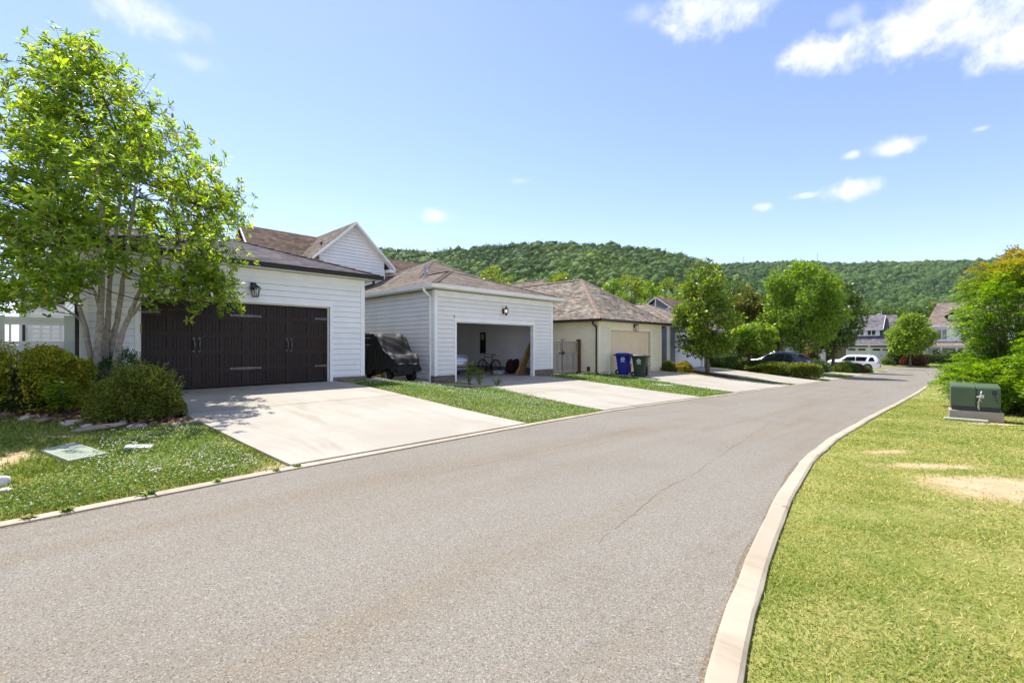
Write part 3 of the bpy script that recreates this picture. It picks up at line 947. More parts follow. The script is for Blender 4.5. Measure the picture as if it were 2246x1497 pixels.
def ribbed_door(root, u0, u1, z0, z1, v, mat, rows=4, cols=4, windows=False):
    mb = MB()
    mb.box(u0, u1, v + .02, v + .06, z0, z1)
    rh = (z1 - z0) / rows; cw = (u1 - u0) / cols
    for r in range(rows):
        mb.box(u0, u1, v + .008, v + .021, z0 + r * rh + .004, z0 + (r + 1) * rh - .006)
        for c in range(cols):
            a, b = u0 + c * cw + .09, u0 + (c + 1) * cw - .09
            if windows and r == rows - 1: continue
            mb.box(a, b, v - .001, v + .009, z0 + r * rh + .10, z0 + (r + 1) * rh - .10)
    d = mb.build('garage_door', mat, root)
    if windows:
        for c in range(2):
            w2 = (u1 - u0) / 2
            MB().box(u0 + c * w2 + .3, u0 + (c + 1) * w2 - .3, v - .004, v + .007, z1 - rh + .14, z1 - .13).build('door_window', 'dark_glass', d)
    return d

def casing(root, u0, u1, z0, z1, v, mat, w=.10, top=.12, reveal=.13, cap=False, proud=.05):
    mb = MB()
    mb.box(u0 - w, u0, v - proud, v + reveal, z0, z1); mb.box(u1, u1 + w, v - proud, v + reveal, z0, z1)
    mb.box(u0 - w, u1 + w, v - proud - .003, v + reveal, z1, z1 + top)
    mb.box(u0 - .012, u0 + .035, v + .055, v + .10, z0, z1); mb.box(u1 - .035, u1 + .012, v + .055, v + .10, z0, z1)
    mb.box(u0 + .036, u1 - .036, v + .055, v + .10, z1 - .035, z1 + .01)
    if cap:
        mb.box(u0 - w - .06, u1 + w + .06, v - .10, v + .01, z1 + top, z1 + top + .03)
        mb.prism([(u0 - w, v - .052, z1 + top - .11), (u0 - w, v - .095, z1 + top - .002), (u0 - w, v + .0, z1 + top - .002)], (u1 - u0 + 2 * w, 0, 0))
    return mb.build('door_casing', mat, root)

def garage_walls(root, u0, u1, v0, v1, zf, zt, op, mat, trim, zref=None, frieze=.24, board=.10, hollow=False):
    """siding on front and both sides with one opening op=(ua, ub, ztop); corner boards and frieze"""
    zref = zf if zref is None else zref
    mb = MB()
    zb = zf + .13
    ua, ub, zo = op
    siding(mb, (u0, v0), (ua, v0), zb, zo, (0, -1), zref); siding(mb, (ub, v0), (u1, v0), zb, zo, (0, -1), zref)
    siding(mb, (u0, v0), (u1, v0), zo, zt - frieze, (0, -1), zref)
    siding(mb, (u0, v1), (u0, v0), zb, zt - .05, (-1, 0), zref); siding(mb, (u1, v0), (u1, v1), zb, zt - .05, (1, 0), zref)
    t = .12
    mb.box(u0 + .03, ua, v0 + .03, v0 + t, zf - .3, zt); mb.box(ub, u1 - .03, v0 + .03, v0 + t, zf - .3, zt); mb.box(ua, ub, v0 + .03, v0 + t, zo + .002, zt)
    mb.box(u0 + .03, u0 + t, v0 + t, v1, zf - .3, zt); mb.box(u1 - t, u1 - .03, v0 + t, v1, zf - .3, zt)
    mb.box(u0 + t, u1 - t, v1 - t, v1, zf - .3, zt)
    w = mb.build('wall', mat, root)
    MB().box(u0 - .045, u1 + .045, v0 - .045, v0 + .04, zt - frieze, zt).build('frieze_board', trim, root)
    for uu, sg in ((u0, -1), (u1, 1)):
        cb = MB()
        cb.box(uu - sg * board, uu + sg * .046, v0 - .046, v0 + .0, zb - .01, zt - frieze - .002)
        cb.box(uu - sg * .0, uu + sg * .046, v0 + .0, v0 + board, zb - .01, zt)
        cb.build('corner_board', trim, root)
    return w

def pipe(root, pts, w, mat, name='downspout'):
    mb = MB()
    for p, q in zip(pts[:-1], pts[1:]):
        p, q = Vector(p), Vector(q); d = (q - p).normalized() * w * .3
        mb.bar(p - d, q + d, w, w * .75, (0, 1, 0) if abs((q - p).normalized().z) > .3 else (0, 0, 1))
    return mb.build(name, mat, root, bevel=.008)

# ------------------------------------------------------------------ first garage: dark carriage door
g1 = thing('garage', 'white lap-sided garage with black gutter and a closed dark brown carriage door', 'garage', (4.28, 14.69, .3))
garage_walls(g1, .73, 7.83, 14.69, 23.5, .3, 3.73, (1.78, 6.65, 2.74), 'white_siding', 'white_trim')
casing(g1, 1.78, 6.65, .3, 2.74, 14.69, 'white_trim')
carriage_door(g1, 1.80, 6.63, .32, 2.73, 14.80, 'brown_door_wood')
rf, sb = hip_roof(g1, .36, 8.24, 14.28, 24, 3.90, .345, 'charcoal_shingle', 'black_trim')
sb.build('soffit', 'white_trim', g1)
gutters(g1, .36, 8.24, 14.28, 24, 3.90, 'black_trim')
pipe(g1, [(8.20, 14.62, 3.78), (8.20, 14.62, 3.62), (7.90, 14.84, 3.50), (7.90, 14.84, .42), (8.0, 14.6, .28)], .085, 'black_trim')
pipe(g1, [(.36, 14.9, 3.78), (.36, 14.9, 3.66), (.655, 14.86, 3.5), (.655, 14.86, .42), (.60, 14.6, .30)], .105, 'black_trim')
bb = MB(); brickwork(bb, 6.76, 7.93, 14.62, 14.9, .1, .43); bb.build('brick_base', 'brick', g1)
bb = MB(); brickwork(bb, .66, 1.68, 14.62, 14.9, .1, .43); bb.build('brick_base', 'brick', g1)
MB().box(1.775, 1.83, 14.72, 14.74, 1.78, 2.02).build('keypad', 'gold_leaf', g1)
# lantern: black cage tapering downward under a pyramid cap
lu, lv, lz = 4.36, 14.63, 3.08
lb = MB()
lb.box(lu - .075, lu + .075, lv - .0, lv + .03, lz + .02, lz + .24)
lb.box(lu - .03, lu + .03, lv - .15, lv, lz + .13, lz + .20)
cx, cy = lu, lv - .17
lb.lathe([(.155, lz + .07), (.15, lz + .085), (.03, lz + .17), (.02, lz + .19)], (cx, cy, 0), 6)
lb.lathe([(.085, lz - .20), (.095, lz - .19), (.085, lz - .175)], (cx, cy, 0), 6)
for k in range(6):
    a = k * math.pi / 3
    lb.bar((cx + .135 * math.cos(a), cy + .135 * math.sin(a), lz + .075), (cx + .082 * math.cos(a), cy + .082 * math.sin(a), lz - .185), .014, .014)
lamp = lb.build('wall_lantern', 'black_metal', g1)
gl = MB().lathe([(.076, lz - .17), (.122, lz + .068)], (cx, cy, 0), 6); gl.build('lantern_glass', 'clear_glass', lamp)
MB().lathe([(.018, lz + .06), (.03, lz + .0), (.036, lz - .05), (.015, lz - .09)], (cx, cy, 0), 8).build('bulb', 'lamp_glass', lamp)
# hip vents and plumbing on the rear

# ------------------------------------------------------------------ second garage: open
paint('warm_siding', (.79, .755, .70), .55, .05, 1.2, .3)
g2 = thing('garage', 'white garage with brown hip roof and its wide door standing open', 'garage', (14.27, 14.38, 0))
garage_walls(g2, 10.67, 17.87, 14.38, 22.6, 0, 3.64, (11.72, 16.42, 2.44), 'warm_siding', 'white_trim')
casing(g2, 11.72, 16.42, 0, 2.44, 14.38, 'white_trim', .10, .24, .13, True)
rf, sb = hip_roof(g2, 10.29, 18.21, 13.99, 23, 3.83, .335, 'brown_shingle', 'white_trim')
sb.build('soffit', 'white_trim', g2)
gutters(g2, 10.29, 18.21, 13.99, 23, 3.83, 'white_trim', h=.14)
pipe(g2, [(10.25, 14.5, 3.68), (10.25, 14.5, 3.58), (10.60, 14.58, 3.36), (10.60, 14.58, .06)], .085, 'white_trim')
pipe(g2, [(18.25, 14.5, 3.68), (18.25, 14.5, 3.55), (17.93, 14.58, 3.40), (17.93, 14.58, .3)], .08, 'white_trim')
bb = MB(); brickwork(bb, 10.60, 11.62, 14.31, 14.6, -.1, .30); bb.build('brick_base', 'brick', g2)
bb = MB(); brickwork(bb, 16.53, 17.94, 14.31, 14.6, -.1, .30); bb.build('brick_base', 'brick', g2)
# inside: painted walls, low concrete curb, ceiling, slab
ib = MB()
ib.box(17.69, 17.745, 14.55, 22.4, .32, 3.3); ib.box(10.80, 10.86, 14.55, 22.4, .32, 3.3); ib.box(10.87, 17.68, 22.38, 22.44, .32, 3.3)
ib.box(16.46, 17.68, 14.51, 14.56, .1, 3.3); ib.box(10.87, 11.68, 14.51, 14.56, .1, 3.3); ib.box(11.69, 16.45, 14.51, 14.56, 2.55, 3.3)
ib.box(10.87, 17.68, 14.57, 22.37, 3.3, 3.34)
ib.build('interior_wall', 'interior_wall', g2)
cb = MB(); cb.box(17.55, 17.745, 14.6, 22.4, -.1, .318); cb.box(10.80, 11.0, 14.6, 22.4, -.1, .318); cb.box(11.0, 17.55, 22.2, 22.44, -.1, .318)
cb.build('concrete_curb', 'interior_curb', g2)
MB().box(11.0, 17.55, 14.37, 22.2, -.12, .012).build('floor_slab', 'grey_concrete', g2)
# panels folded up under the ceiling
ob = MB()
for k in range(4): ob.box(11.75, 16.4, 15.0 + k * .62, 15.6 + k * .62, 2.62, 2.66)
ob.build('raised_door', 'white_door', g2)
# lantern with amber jar
lu, lv, lz = 14.38, 14.315, 3.0
lb = MB()
lb.box(lu - .05, lu + .05, lv, lv + .03, lz - .12, lz + .12)
lb.tube([(lu, lv, lz + .02), (lu, lv - .06, lz + .10), (lu, lv - .17, lz + .12)], .012, 6)
cx, cy = lu, lv - .17
lb.lathe([(.115, lz + .085), (.10, lz + .10), (.05, lz + .14), (.025, lz + .17), (.03, lz + .19), (.012, lz + .24)], (cx, cy, 0), 10)
lb.lathe([(.012, lz - .22), (.03, lz - .17), (.06, lz - .14), (.085, lz - .115), (.085, lz - .10)], (cx, cy, 0), 10)
for k in range(4):
    a = k * math.pi / 2 + .4
    lb.tube([(cx + .105 * math.cos(a), cy + .105 * math.sin(a), lz + .085), (cx + .115 * math.cos(a), cy + .115 * math.sin(a), lz - .01), (cx + .08 * math.cos(a), cy + .08 * math.sin(a), lz - .11)], .007, 5)
lamp = lb.build('wall_lantern', 'bronze', g2)
MB().lathe([(.06, lz - .10), (.095, lz - .04), (.10, lz + .02), (.085, lz + .08)], (cx, cy, 0), 12).build('lantern_glass', 'clear_glass', lamp, smooth=True)
MB().lathe([(.01, lz + .05), (.03, lz + .02), (.035, lz - .02), (.012, lz - .06)], (cx, cy, 0), 8).build('bulb', 'lit_bulb', lamp, smooth=True)
# flue and plumbing vents on its left slope
pb = MB()
pb.lathe([(.062, 4.55), (.062, 5.18)], (13.05, 18.35, 0), 12); pb.lathe([(.09, 5.2), (.09, 5.34), (.08, 5.36)], (13.05, 18.35, 0), 12); pb.lathe([(.14, 4.7), (.10, 4.82)], (13.05, 18.35, 0), 12)
pb.build('flue_pipe', 'galvanised', g2)

# ------------------------------------------------------------------ third garage: cream
g3 = thing('garage', 'cream garage with steep tan shingle hip roof behind two trash carts', 'garage', (24.3, 13.43, -.1))
garage_walls(g3, 20.66, 27.89, 13.43, 21, -.1, 2.74, (21.77, 26.48, 2.33), 'cream_siding', 'cream_trim', None, .20)
casing(g3, 21.77, 26.48, -.1, 2.33, 13.43, 'cream_trim', .09, .11)
ribbed_door(g3, 21.79, 26.46, -.09, 2.32, 13.54, 'tan_door')
rf, sb = hip_roof(g3, 20.26, 28.32, 13.03, 22.5, 2.89, .70, 'tan_shingle', 'brown_trim')
sb.build('soffit', 'cream_trim', g3)
gutters(g3, 20.26, 28.32, 13.03, 22.5, 2.89, 'brown_trim', h=.14)
pipe(g3, [(20.22, 13.5, 2.75), (20.22, 13.5, 2.62), (20.60, 13.52, 2.46), (20.60, 13.52, .05), (20.52, 13.35, -.05)], .10, 'brown_trim')
pipe(g3, [(28.35, 13.5, 2.75), (28.35, 13.5, 2.62), (27.95, 13.6, 2.46), (27.95, 13.6, .05)], .085, 'brown_trim')
MB().box(20.55, 20.66, 13.95, 14.1, .08, .33).build('outlet_box', 'brown_trim', g3, bevel=.01)
lu, lv, lz = 24.40, 13.40, 2.56
lb = MB(); lb.box(lu - .09, lu + .09, lv - .02, lv + .02, lz - .04, lz + .16); lb.box(lu - .12, lu + .12, lv - .24, lv - .0, lz + .10, lz + .15)
for a, b in ((-.11, -.23), (.11, -.23), (-.11, -.02), (.11, -.02)):
    lb.bar((lu + a, lv + b, lz + .10), (lu + a * .8, lv + b * .85 - .012, lz - .24), .018, .018)
lb.box(lu - .09, lu + .09, lv - .21, lv - .03, lz - .26, lz - .235)
lamp = lb.build('wall_lantern', 'bronze', g3)
MB().box(lu - .085, lu + .085, lv - .2, lv - .04, lz - .23, lz + .09).build('lantern_glass', 'clear_glass', lamp)

# ------------------------------------------------------------------ fourth garage: slate blue
g4 = thing('garage', 'slate blue garage with a plain white door behind the maple', 'garage', (33, 13.66, -.2))
garage_walls(g4, 29.59, 36.3, 13.66, 20, -.2, 2.95, (30.6, 35.45, 2.24), 'grey_blue_siding', 'white_trim', None, .22, .12)
casing(g4, 30.6, 35.45, -.2, 2.24, 13.66, 'white_trim', .09, .11)
ribbed_door(g4, 30.62, 35.43, -.19, 2.23, 13.77, 'white_door', 4, 8)
rf, sb = hip_roof(g4, 29.2, 36.7, 13.26, 20.5, 3.10, .42, 'tan_shingle', 'white_trim')
sb.build('soffit', 'white_trim', g4)
gutters(g4, 29.2, 36.7, 13.26, 20.5, 3.10, 'white_trim', h=.13)
pipe(g4, [(29.2, 13.7, 2.98), (29.2, 13.7, 2.85), (29.5, 13.72, 2.7), (29.5, 13.72, -.1)], .09, 'white_trim')

# ------------------------------------------------------------------ the farther garages along the row
def gable_end(mb, U, va, vb, ze, va_z, apex, out, zref, z_lo):
    """siding on a gable facing along u"""
    pass
g5 = thing('garage', 'brown roofed garage with a white timber truss in its gable, beyond the slate blue one', 'garage', (44, 15.2, -.55))
zf = -.55
garage_walls(g5, 38.6, 49.4, 15.2, 22.6, zf, 2.85, (43.9, 48.6, 1.9), 'grey_blue_siding', 'white_trim', None, .2, .12)
casing(g5, 43.9, 48.6, zf, 1.9, 15.2, 'white_trim')
ribbed_door(g5, 43.92, 48.58, zf + .01, 1.89, 15.31, 'white_door', 4, 8)
mb = MB(); va, vb, vm, ze, za = 14.8, 23.0, 18.9, 2.95, 5.82
roof_face(mb, [(38.2, va, ze), (49.8, va, ze), (49.8, vm, za), (38.2, vm, za)]); roof_face(mb, [(49.8, vb, ze), (38.2, vb, ze), (38.2, vm, za), (49.8, vm, za)])
mb.build('roof', 'dark_brown_shingle', g5)
mb = MB(); siding(mb, (38.62, 22.6), (38.62, 15.2), 2.85, 5.6, (-1, 0), 0, .178, lambda z: (max(0, min(.5, (z - 2.85) / 2.75 * .5)), 1 - max(0, min(.5, (z - 2.85) / 2.75 * .5))))
mb.build('gable', 'grey_blue_siding', g5)
tb = MB(); U = 38.25
tb.bar((U, va, ze - .07), (U, vm, za - .07), .07, .2, (1, 0, 0)); tb.bar((U, vb, ze - .07), (U, vm, za - .07), .07, .2, (1, 0, 0))
tb.bar((U, va + .6, 3.45), (U, vb - .6, 3.45), .07, .14, (1, 0, 0))
for dv in (-2.5, -1.25, 0, 1.25, 2.5):
    tb.bar((U, vm + dv, 3.4), (U, vm + dv, za - .12 - abs(dv) * .70), .06, .13, (1, 0, 0))
for s in (-1, 1):
    tb.bar((U - .004, vm + s * .1, 4.1), (U - .004, vm + s * 1.2, 4.75), .05, .1, (1, 0, 0))
tb.build('truss', 'white_trim', g5)
MB().box(38.2, 49.8, va - .02, va + .12, ze - .14, ze - .005).build('gutter', 'white_trim', g5)

def far_garage(label, u0, u1, v0, zf, op, wall, trim, door, roofm, slope=.5, depth=7, gut='white_trim'):
    g = thing('garage', label, 'garage', ((u0 + u1) / 2, v0, zf))
    zt = zf + 3.0
    garage_walls(g, u0, u1, v0, v0 + depth, zf, zt, (op[0], op[1], zf + 2.4), wall, trim, None, .2, .12)
    casing(g, op[0], op[1], zf, zf + 2.4, v0, trim)
    ribbed_door(g, op[0] + .02, op[1] - .02, zf + .01, zf + 2.39, v0 + .11, door, 4, 4)
    rf, sb = hip_roof(g, u0 - .35, u1 + .35, v0 - .35, v0 + depth + .3, zt + .12, slope, roofm, gut)
    sb.build('soffit', trim, g)
    gutters(g, u0 - .35, u1 + .35, v0 - .35, v0 + depth + .3, zt + .12, gut)
    return g
far_garage('tan sided far garage showing behind the dark suv', 51.2, 59.2, 14.3, -.95, (53.2, 57.9), 'cream_siding', 'cream_trim', 'tan_door', 'brown_shingle')
far_garage('grey far garage with a pale door, half hidden by the big green tree', 60.2, 67.0, 13.9, -1.3, (61.2, 65.9), 'grey_blue_siding', 'white_trim', 'white_door', 'far_grey_shingle')
far_garage('dark taupe far garage with a white door left of the white suv', 68.2, 86.0, 14.0, -1.7, (80.5, 85.2), 'taupe_siding', 'white_trim', 'white_door', 'dark_brown_shingle', .3)

# ------------------------------------------------------------------ houses behind the garages
h1 = thing('house', 'white house with brown shingle roof and a tall gable above the garages', 'house', (13, 24, .2))
wb = MB()
# cross gable facing the alley
ga, gb, gm, gv = 10.30, 14.12, 12.2, 24.0
zE, zA = 6.34, 8.34
siding(wb, (ga, gv), (gb, gv), .2, zE, (0, -1), 0)
siding(wb, (ga, gv), (gb, gv), zE, zA - .12, (0, -1), 0, .178, lambda z: (max(0, min(.5, (z - zE) / (zA - .12 - zE) * .5)), 1 - max(0, min(.5, (z - zE) / (zA - .12 - zE) * .5))))
siding(wb, (gb, gv), (gb, 28), .2, zE, (1, 0), 0); siding(wb, (ga, 28), (ga, gv), .2, zE, (-1, 0), 0)
wb.box(ga + .03, gb - .03, gv + .03, 31, 0, zE)
wb.box(8.13, 21.5, 25.23, 31, 0, 4.9)
siding(wb, (8.1, 31), (8.1, 25.2), 0, 4.9, (-1, 0), 0)
siding(wb, (8.1, 31), (8.1, 25.2), 4.9, 7.9, (-1, 0), 0, .178, lambda z: (max(0, min(.5, (z - 4.9) / 3.0 * .5)), 1 - max(0, min(.5, (z - 4.9) / 3.0 * .5))))
siding(wb, (8.1, 25.2), (ga, 25.2), 0, 4.9, (0, -1), 0)
wb.build('wall', 'white_siding', h1)
rb = MB()
vE, vM, vB = 24.75, 28.1, 31.45
# main roof (left of the gable), lower wing to the right
roof_face(rb, [(7.65, vE, 4.85), (14.6, vE, 4.85), (14.6, vM, 8.13), (7.65, vM, 8.13)])
roof_face(rb, [(14.6, vB, 4.85), (7.65, vB, 4.85), (7.65, vM, 8.13), (14.6, vM, 8.13)])
roof_face(rb, [(14.5, vE, 4.6), (21.9, vE, 4.6), (21.2, vM, 7.48), (14.5, vM, 7.48)])
roof_face(rb, [(21.9, vB, 4.6), (14.5, vB, 4.6), (14.5, vM, 7.48), (21.2, vM, 7.48)])
roof_face(rb, [(21.9, vE, 4.6), (21.9, vB, 4.6), (21.2, vM, 7.48)])
main = rb.build('roof', 'dark_brown_shingle', h1)
rb = MB()
sl = (8.28 - 6.05) / 2.35
for s in (-1, 1):
    e = (gm + s * 2.42, gv - .42, 6.0); a = (gm, gv - .42, 8.30)
    e2 = (gm + s * 2.42, 28.0, 6.0); a2 = (gm, 29.5, 8.30)
    roof_face(rb, [e, e2, a2, a] if s > 0 else [e2, e, a, a2])
rb.build('gable_roof', 'brown_shingle', h1)
tb = MB()
for s in (-1, 1):
    tb.bar((gm + s * 2.44, gv - .40, 5.92), (gm, gv - .40, 8.22), .04, .22, (0, -1, 0)) if False else None
    p = Vector((gm + s * 2.44, gv - .44, 5.86)); q = Vector((gm, gv - .44, 8.16))
    tb.prism([p, q, q + Vector((0, 0, .13)), p + Vector((0, 0, .13))], (0, .04, 0))
    # soffit under the rake and boxed return at its foot
    tb.poly([p + Vector((0, .04, .02)), q + Vector((0, .04, .02)), q + Vector((0, .46, .02)), p + Vector((0, .46, .02))])
    tb.box(gm + s * 2.44 - s * .42, gm + s * 2.44, gv - .435, gv + .25, 5.72, 5.90)
    p = Vector((gm + s * 1.92, gv - .05, 6.20)); q = Vector((gm, gv - .05, 8.01))
    tb.prism([p, q, q + Vector((0, 0, .16)), p + Vector((0, 0, .16))], (0, .02, 0))
tb.build('rake_board', 'white_trim', h1)
MB().box(gb - .1, gb + .045, gv - .045, gv + .1, 1, 5.9).build('corner_board', 'white_trim', h1)
tb = MB()
p = Vector((7.62, vE, 4.72)); q = Vector((7.62, vM, 8.0))
tb.prism([p, q, q + Vector((0, 0, .14)), p + Vector((0, 0, .14))], (.05, 0, 0))
p = Vector((7.62, vB, 4.72)); tb.prism([p, q, q + Vector((0, 0, .14)), p + Vector((0, 0, .14))], (.05, 0, 0))
tb.build('rake_board', 'white_trim', h1)
gutters(h1, gm - 2.42, gm + 2.42, gv + .3, 27.5, 6.0, 'white_trim', 'l')
gutters(h1, gm - 2.42, gm + 2.42, gv + .3, 27.5, 6.0, 'white_trim', 'r')
pipe(h1, [(gm + 2.5, gv + .3, 5.88), (gm + 2.45, gv + .25, 5.72), (gb + .06, gv + .2, 5.6), (gb + .06, gv + .2, 3.5)], .09, 'white_trim')
MB().lathe([(.05, 6.6), (.05, 7.2)], (10.9, 25.1, 0), 10).build('vent_pipe', 'plastic_black', h1)
rb = MB()
# low hip wing joining the open garage, seen over its ridge
hw = thing('house', 'low brown hip-roofed rear wing showing over the open garage roof', 'house', (16.5, 22.6, 0))
wb = MB(); siding(wb, (12.6, 23.02), (20.6, 23.02), 0, 4.2, (0, -1)); wb.box(12.6, 20.6, 23.05, 24.7, 0, 4.2); wb.build('wall', 'white_siding', hw)
hip_roof(hw, 12.2, 21.0, 18.3, 26.4, 4.35, .52, 'brown_shingle', 'white_trim', 'v', True)[1].build('soffit', 'white_trim', hw)
MB().lathe([(.045, 5.0), (.045, 5.62)], (14.6, 20.4, 0), 10).build('vent_pipe', 'white_trim', hw)

h2 = thing('house', 'distant hip-roofed house rising between the open garage and the cream one', 'house', (32.3, 27, -.2))
wb = MB(); wb.box(28.4, 36.4, 23.2, 30.8, -.4, 4.7); siding(wb, (28.4, 23.17), (36.4, 23.19), -.4, 4.7, (0, -1)); siding(wb, (28.37, 30.8), (28.37, 23.2), -.4, 4.7, (-1, 0)); wb.build('wall', 'cream_siding', h2)
hip_roof(h2, 28.0, 36.8, 22.8, 31.2, 4.9, .60, 'brown_shingle', 'white_trim')[1].build('soffit', 'cream_trim', h2)
MB().box(30, 31.2, 23.12, 23.2, 2.6, 4.0).build('window', 'window_glass', h2)

# big white house with black trim behind the magnolia
h0 = thing('house', 'tall white house with black trim behind the magnolia', 'house', (2.0, 26, .3))
wb = MB()
siding(wb, (-.45, 26), (4.4, 26), .3, 5.95, (0, -1)); siding(wb, (-.45, 33), (-.45, 26), .3, 5.95, (-1, 0)); siding(wb, (4.4, 26), (4.4, 33), .3, 5.95, (1, 0))
wb.box(-.42, 4.37, 26.03, 33, 0, 5.95); wb.build('wall', 'white_siding', h0)
rf, sb = hip_roof(h0, -.85, 4.8, 25.6, 33.4, 6.12, .45, 'charcoal_shingle', 'black_trim'); sb.build('soffit', 'white_trim', h0)
gutters(h0, -.85, 4.8, 25.6, 33.4, 6.12, 'black_trim')
MB().box(-.495, -.36, 25.955, 26.0, .4, 5.9).build('corner_board', 'white_trim', h0)
pipe(h0, [(-.5, 25.9, 5.9), (-.38, 25.93, 5.7), (-.38, 25.93, .4)], .1, 'black_trim')
for a in (.6, 2.6):
    w_ = MB().box(a, a + 1.0, 25.94, 25.97, 3.3, 4.9).build('window', 'window_glass', h0)
    fb = MB()
    for x in (a - .08, a + 1.0): fb.box(x, x + .08, 25.92, 26.0, 3.22, 4.98)
    fb.box(a - .08, a + 1.08, 25.917, 26.0, 4.9, 5.0); fb.box(a - .08, a + 1.08, 25.91, 26.0, 3.14, 3.3); fb.box(a, a + 1, 25.93, 25.95, 4.06, 4.12)
    fb.build('window_frame', 'black_trim', w_)

# ------------------------------------------------------------------ houses at the end of the alley
f1 = thing('house', 'far house with charcoal roof, shed dormer and two white garage doors', 'house', (95, 9, -1.3))
wb = MB()
U = 95.0
def fwall(v0, v1, z0, z1): siding(wb, (U, v1), (U, v0), z0, z1, (-1, 0), 0, .2)
fwall(4.9, 6.55, -1.3, 1.45); fwall(9.15, 9.75, -1.3, 1.45); fwall(12.4, 14, -1.3, 1.45); fwall(6.55, 9.15, 1.0, 1.45); fwall(9.75, 12.4, 1.0, 1.45)
wb.box(U + .05, 105, 4.9, 14, -1.4, 1.4)
wb.build('wall', 'taupe_siding', f1)
def far_door(v0, v1):
    mb = MB(); mb.box(U + .0, U + .03, v0, v1, -1.28, 1.0)
    for r in range(4):
        for c in range(4):
            w_ = (v1 - v0) / 4
            mb.box(U - .015, U, v0 + c * w_ + .08, v0 + (c + 1) * w_ - .08, -1.2 + r * .57, -.74 + r * .57) if r < 3 else None
    d = mb.build('garage_door', 'white_door', f1)
    for c in range(2):
        w_ = (v1 - v0) / 2
        MB().box(U - .02, U - .001, v0 + c * w_ + .18, v0 + (c + 1) * w_ - .18, .58, .86).build('door_window', 'dark_glass', d)
    hb = MB()
    for s in (-.08, .08): hb.box(U - .04, U - .001, (v0 + v1) / 2 + s - .02, (v0 + v1) / 2 + s + .02, -.35, -.1)
    hb.build('handle', 'black_metal', d)
far_door(6.55, 9.15); far_door(9.75, 12.4)
tb = MB()
for a, b in ((6.43, 6.55), (9.15, 9.27), (9.63, 9.75), (12.4, 12.52)): tb.box(U - .06, U + .02, a, b, -1.3, 1.12)
for a, b in ((6.55, 9.15), (9.75, 12.4)): tb.box(U - .062, U + .02, a, b, 1.0, 1.12)
tb.box(U - .66, U + .0, 4.6, 14.4, 1.42, 1.68); tb.box(U - .1, U + .02, 9.30, 9.6, -1.3, 1.42)
tb.build('trim', 'white_trim', f1)
rb = MB()
roof_face(rb, [(U - .6, 14.4, 1.7), (U - .6, 4.5, 1.7), (U + 5.6, 6.3, 6.6), (U + 5.6, 14.4, 6.6)])
roof_face(rb, [(U - .6, 4.5, 1.7), (U + 10, 4.5, 1.7), (U + 7, 6.3, 6.6), (U + 5.6, 6.3, 6.6)])
rb.poly([(U - .6, 14.4, 1.69), (U - .6, 4.5, 1.69), (U + 10, 4.5, 1.69), (U + 10, 14.4, 1.69)], [(0, 0)] * 4)
rb.build('roof', 'far_grey_shingle', f1)
# dormer: front wall 2 m back on the slope, flatter shed roof running up to the ridge
dU = U + 1.05
mb = MB(); siding(mb, (dU, 13), (dU, 8.15), 2.85, 4.1, (-1, 0), 0, .2); mb.box(dU + .01, dU + .12, 8.15, 13, 2.7, 4.1)
dw = mb.build('dormer', 'white_trim', f1)
MB().add([(dU, 8.15, 2.9), (dU, 8.15, 4.1), (dU + 3.2, 8.15, 5.5), (dU, 8.17, 2.9), (dU, 8.17, 4.1), (dU + 3.2, 8.17, 5.5)], [(0, 1, 2), (5, 4, 3), (0, 3, 4, 1), (1, 4, 5, 2), (2, 5, 3, 0)]).build('dormer_cheek', 'navy_siding', dw)
mb = MB(); roof_face(mb, [(dU - .5, 13.2, 4.12), (dU - .5, 7.7, 4.12), (U + 5.0, 7.7, 6.62), (U + 5.0, 13.2, 6.62)]); mb.build('dormer_roof', 'far_grey_shingle', dw)
mb = MB(); mb.box(dU - .52, dU - .46, 7.66, 13.2, 3.94, 4.13)
p = Vector((dU - .5, 7.67, 3.98)); q = Vector((U + 4.6, 7.67, 6.30)); mb.prism([p, q, q + Vector((0, 0, .16)), p + Vector((0, 0, .16))], (0, .05, 0)); mb.build('dormer_fascia', 'white_trim', dw)
for a in (8.75, 10.3, 11.8):
    mb = MB(); mb.box(dU - .06, dU - .045, a, a + .98, 3.15, 3.9); w_ = mb.build('window', 'green_glass', f1)
    mb = MB(); mb.box(dU - .075, dU, a + .43, a + .55, 3.15, 3.9); mb.box(dU - .075, dU - .004, a - .1, a + 1.08, 3.9, 4.0); mb.box(dU - .075, dU - .004, a - .1, a + 1.08, 3.03, 3.15); mb.build('window_frame', 'white_trim', w_)
mb = MB(); mb.lathe([(.45, 6.5), (.42, 6.75), (.1, 6.9)], (U + 5.5, 8.6, 0), 10); mb.lathe([(.08, 6.8), (.08, 7.3)], (U + 5.5, 8.3, 0), 8); mb.build('roof_vent', 'galvanised', f1)

f2 = thing('house', 'far house with steep tan roof half hidden behind the tall leafy shrub', 'house', (98, -1.5, -1.3))
wb = MB(); U = 98.0
siding(wb, (U, 2.3), (U, -12), -1.3, 4.4, (-1, 0), 0, .2); siding(wb, (U, 2.3), (U + 8, 2.3), -1.3, 4.4, (0, 1), 0, .2); wb.box(U + .03, U + 9, -12, 2.29, -1.4, 4.4)
wb.build('wall', 'white_siding', f2)
rb = MB()
roof_face(rb, [(U - .4, 2.8, 4.45), (U - .4, -12.4, 4.45), (U + 4.5, -12.4, 8.35), (U + 4.5, 1.3, 8.35)])
roof_face(rb, [(U + 9.4, 2.8, 4.45), (U - .4, 2.8, 4.45), (U + 4.5, 1.3, 8.35)])
roof_face(rb, [(U + 9.4, -12.4, 4.45), (U + 9.4, 2.8, 4.45), (U + 4.5, 1.3, 8.35), (U + 4.5, -12.4, 8.35)])
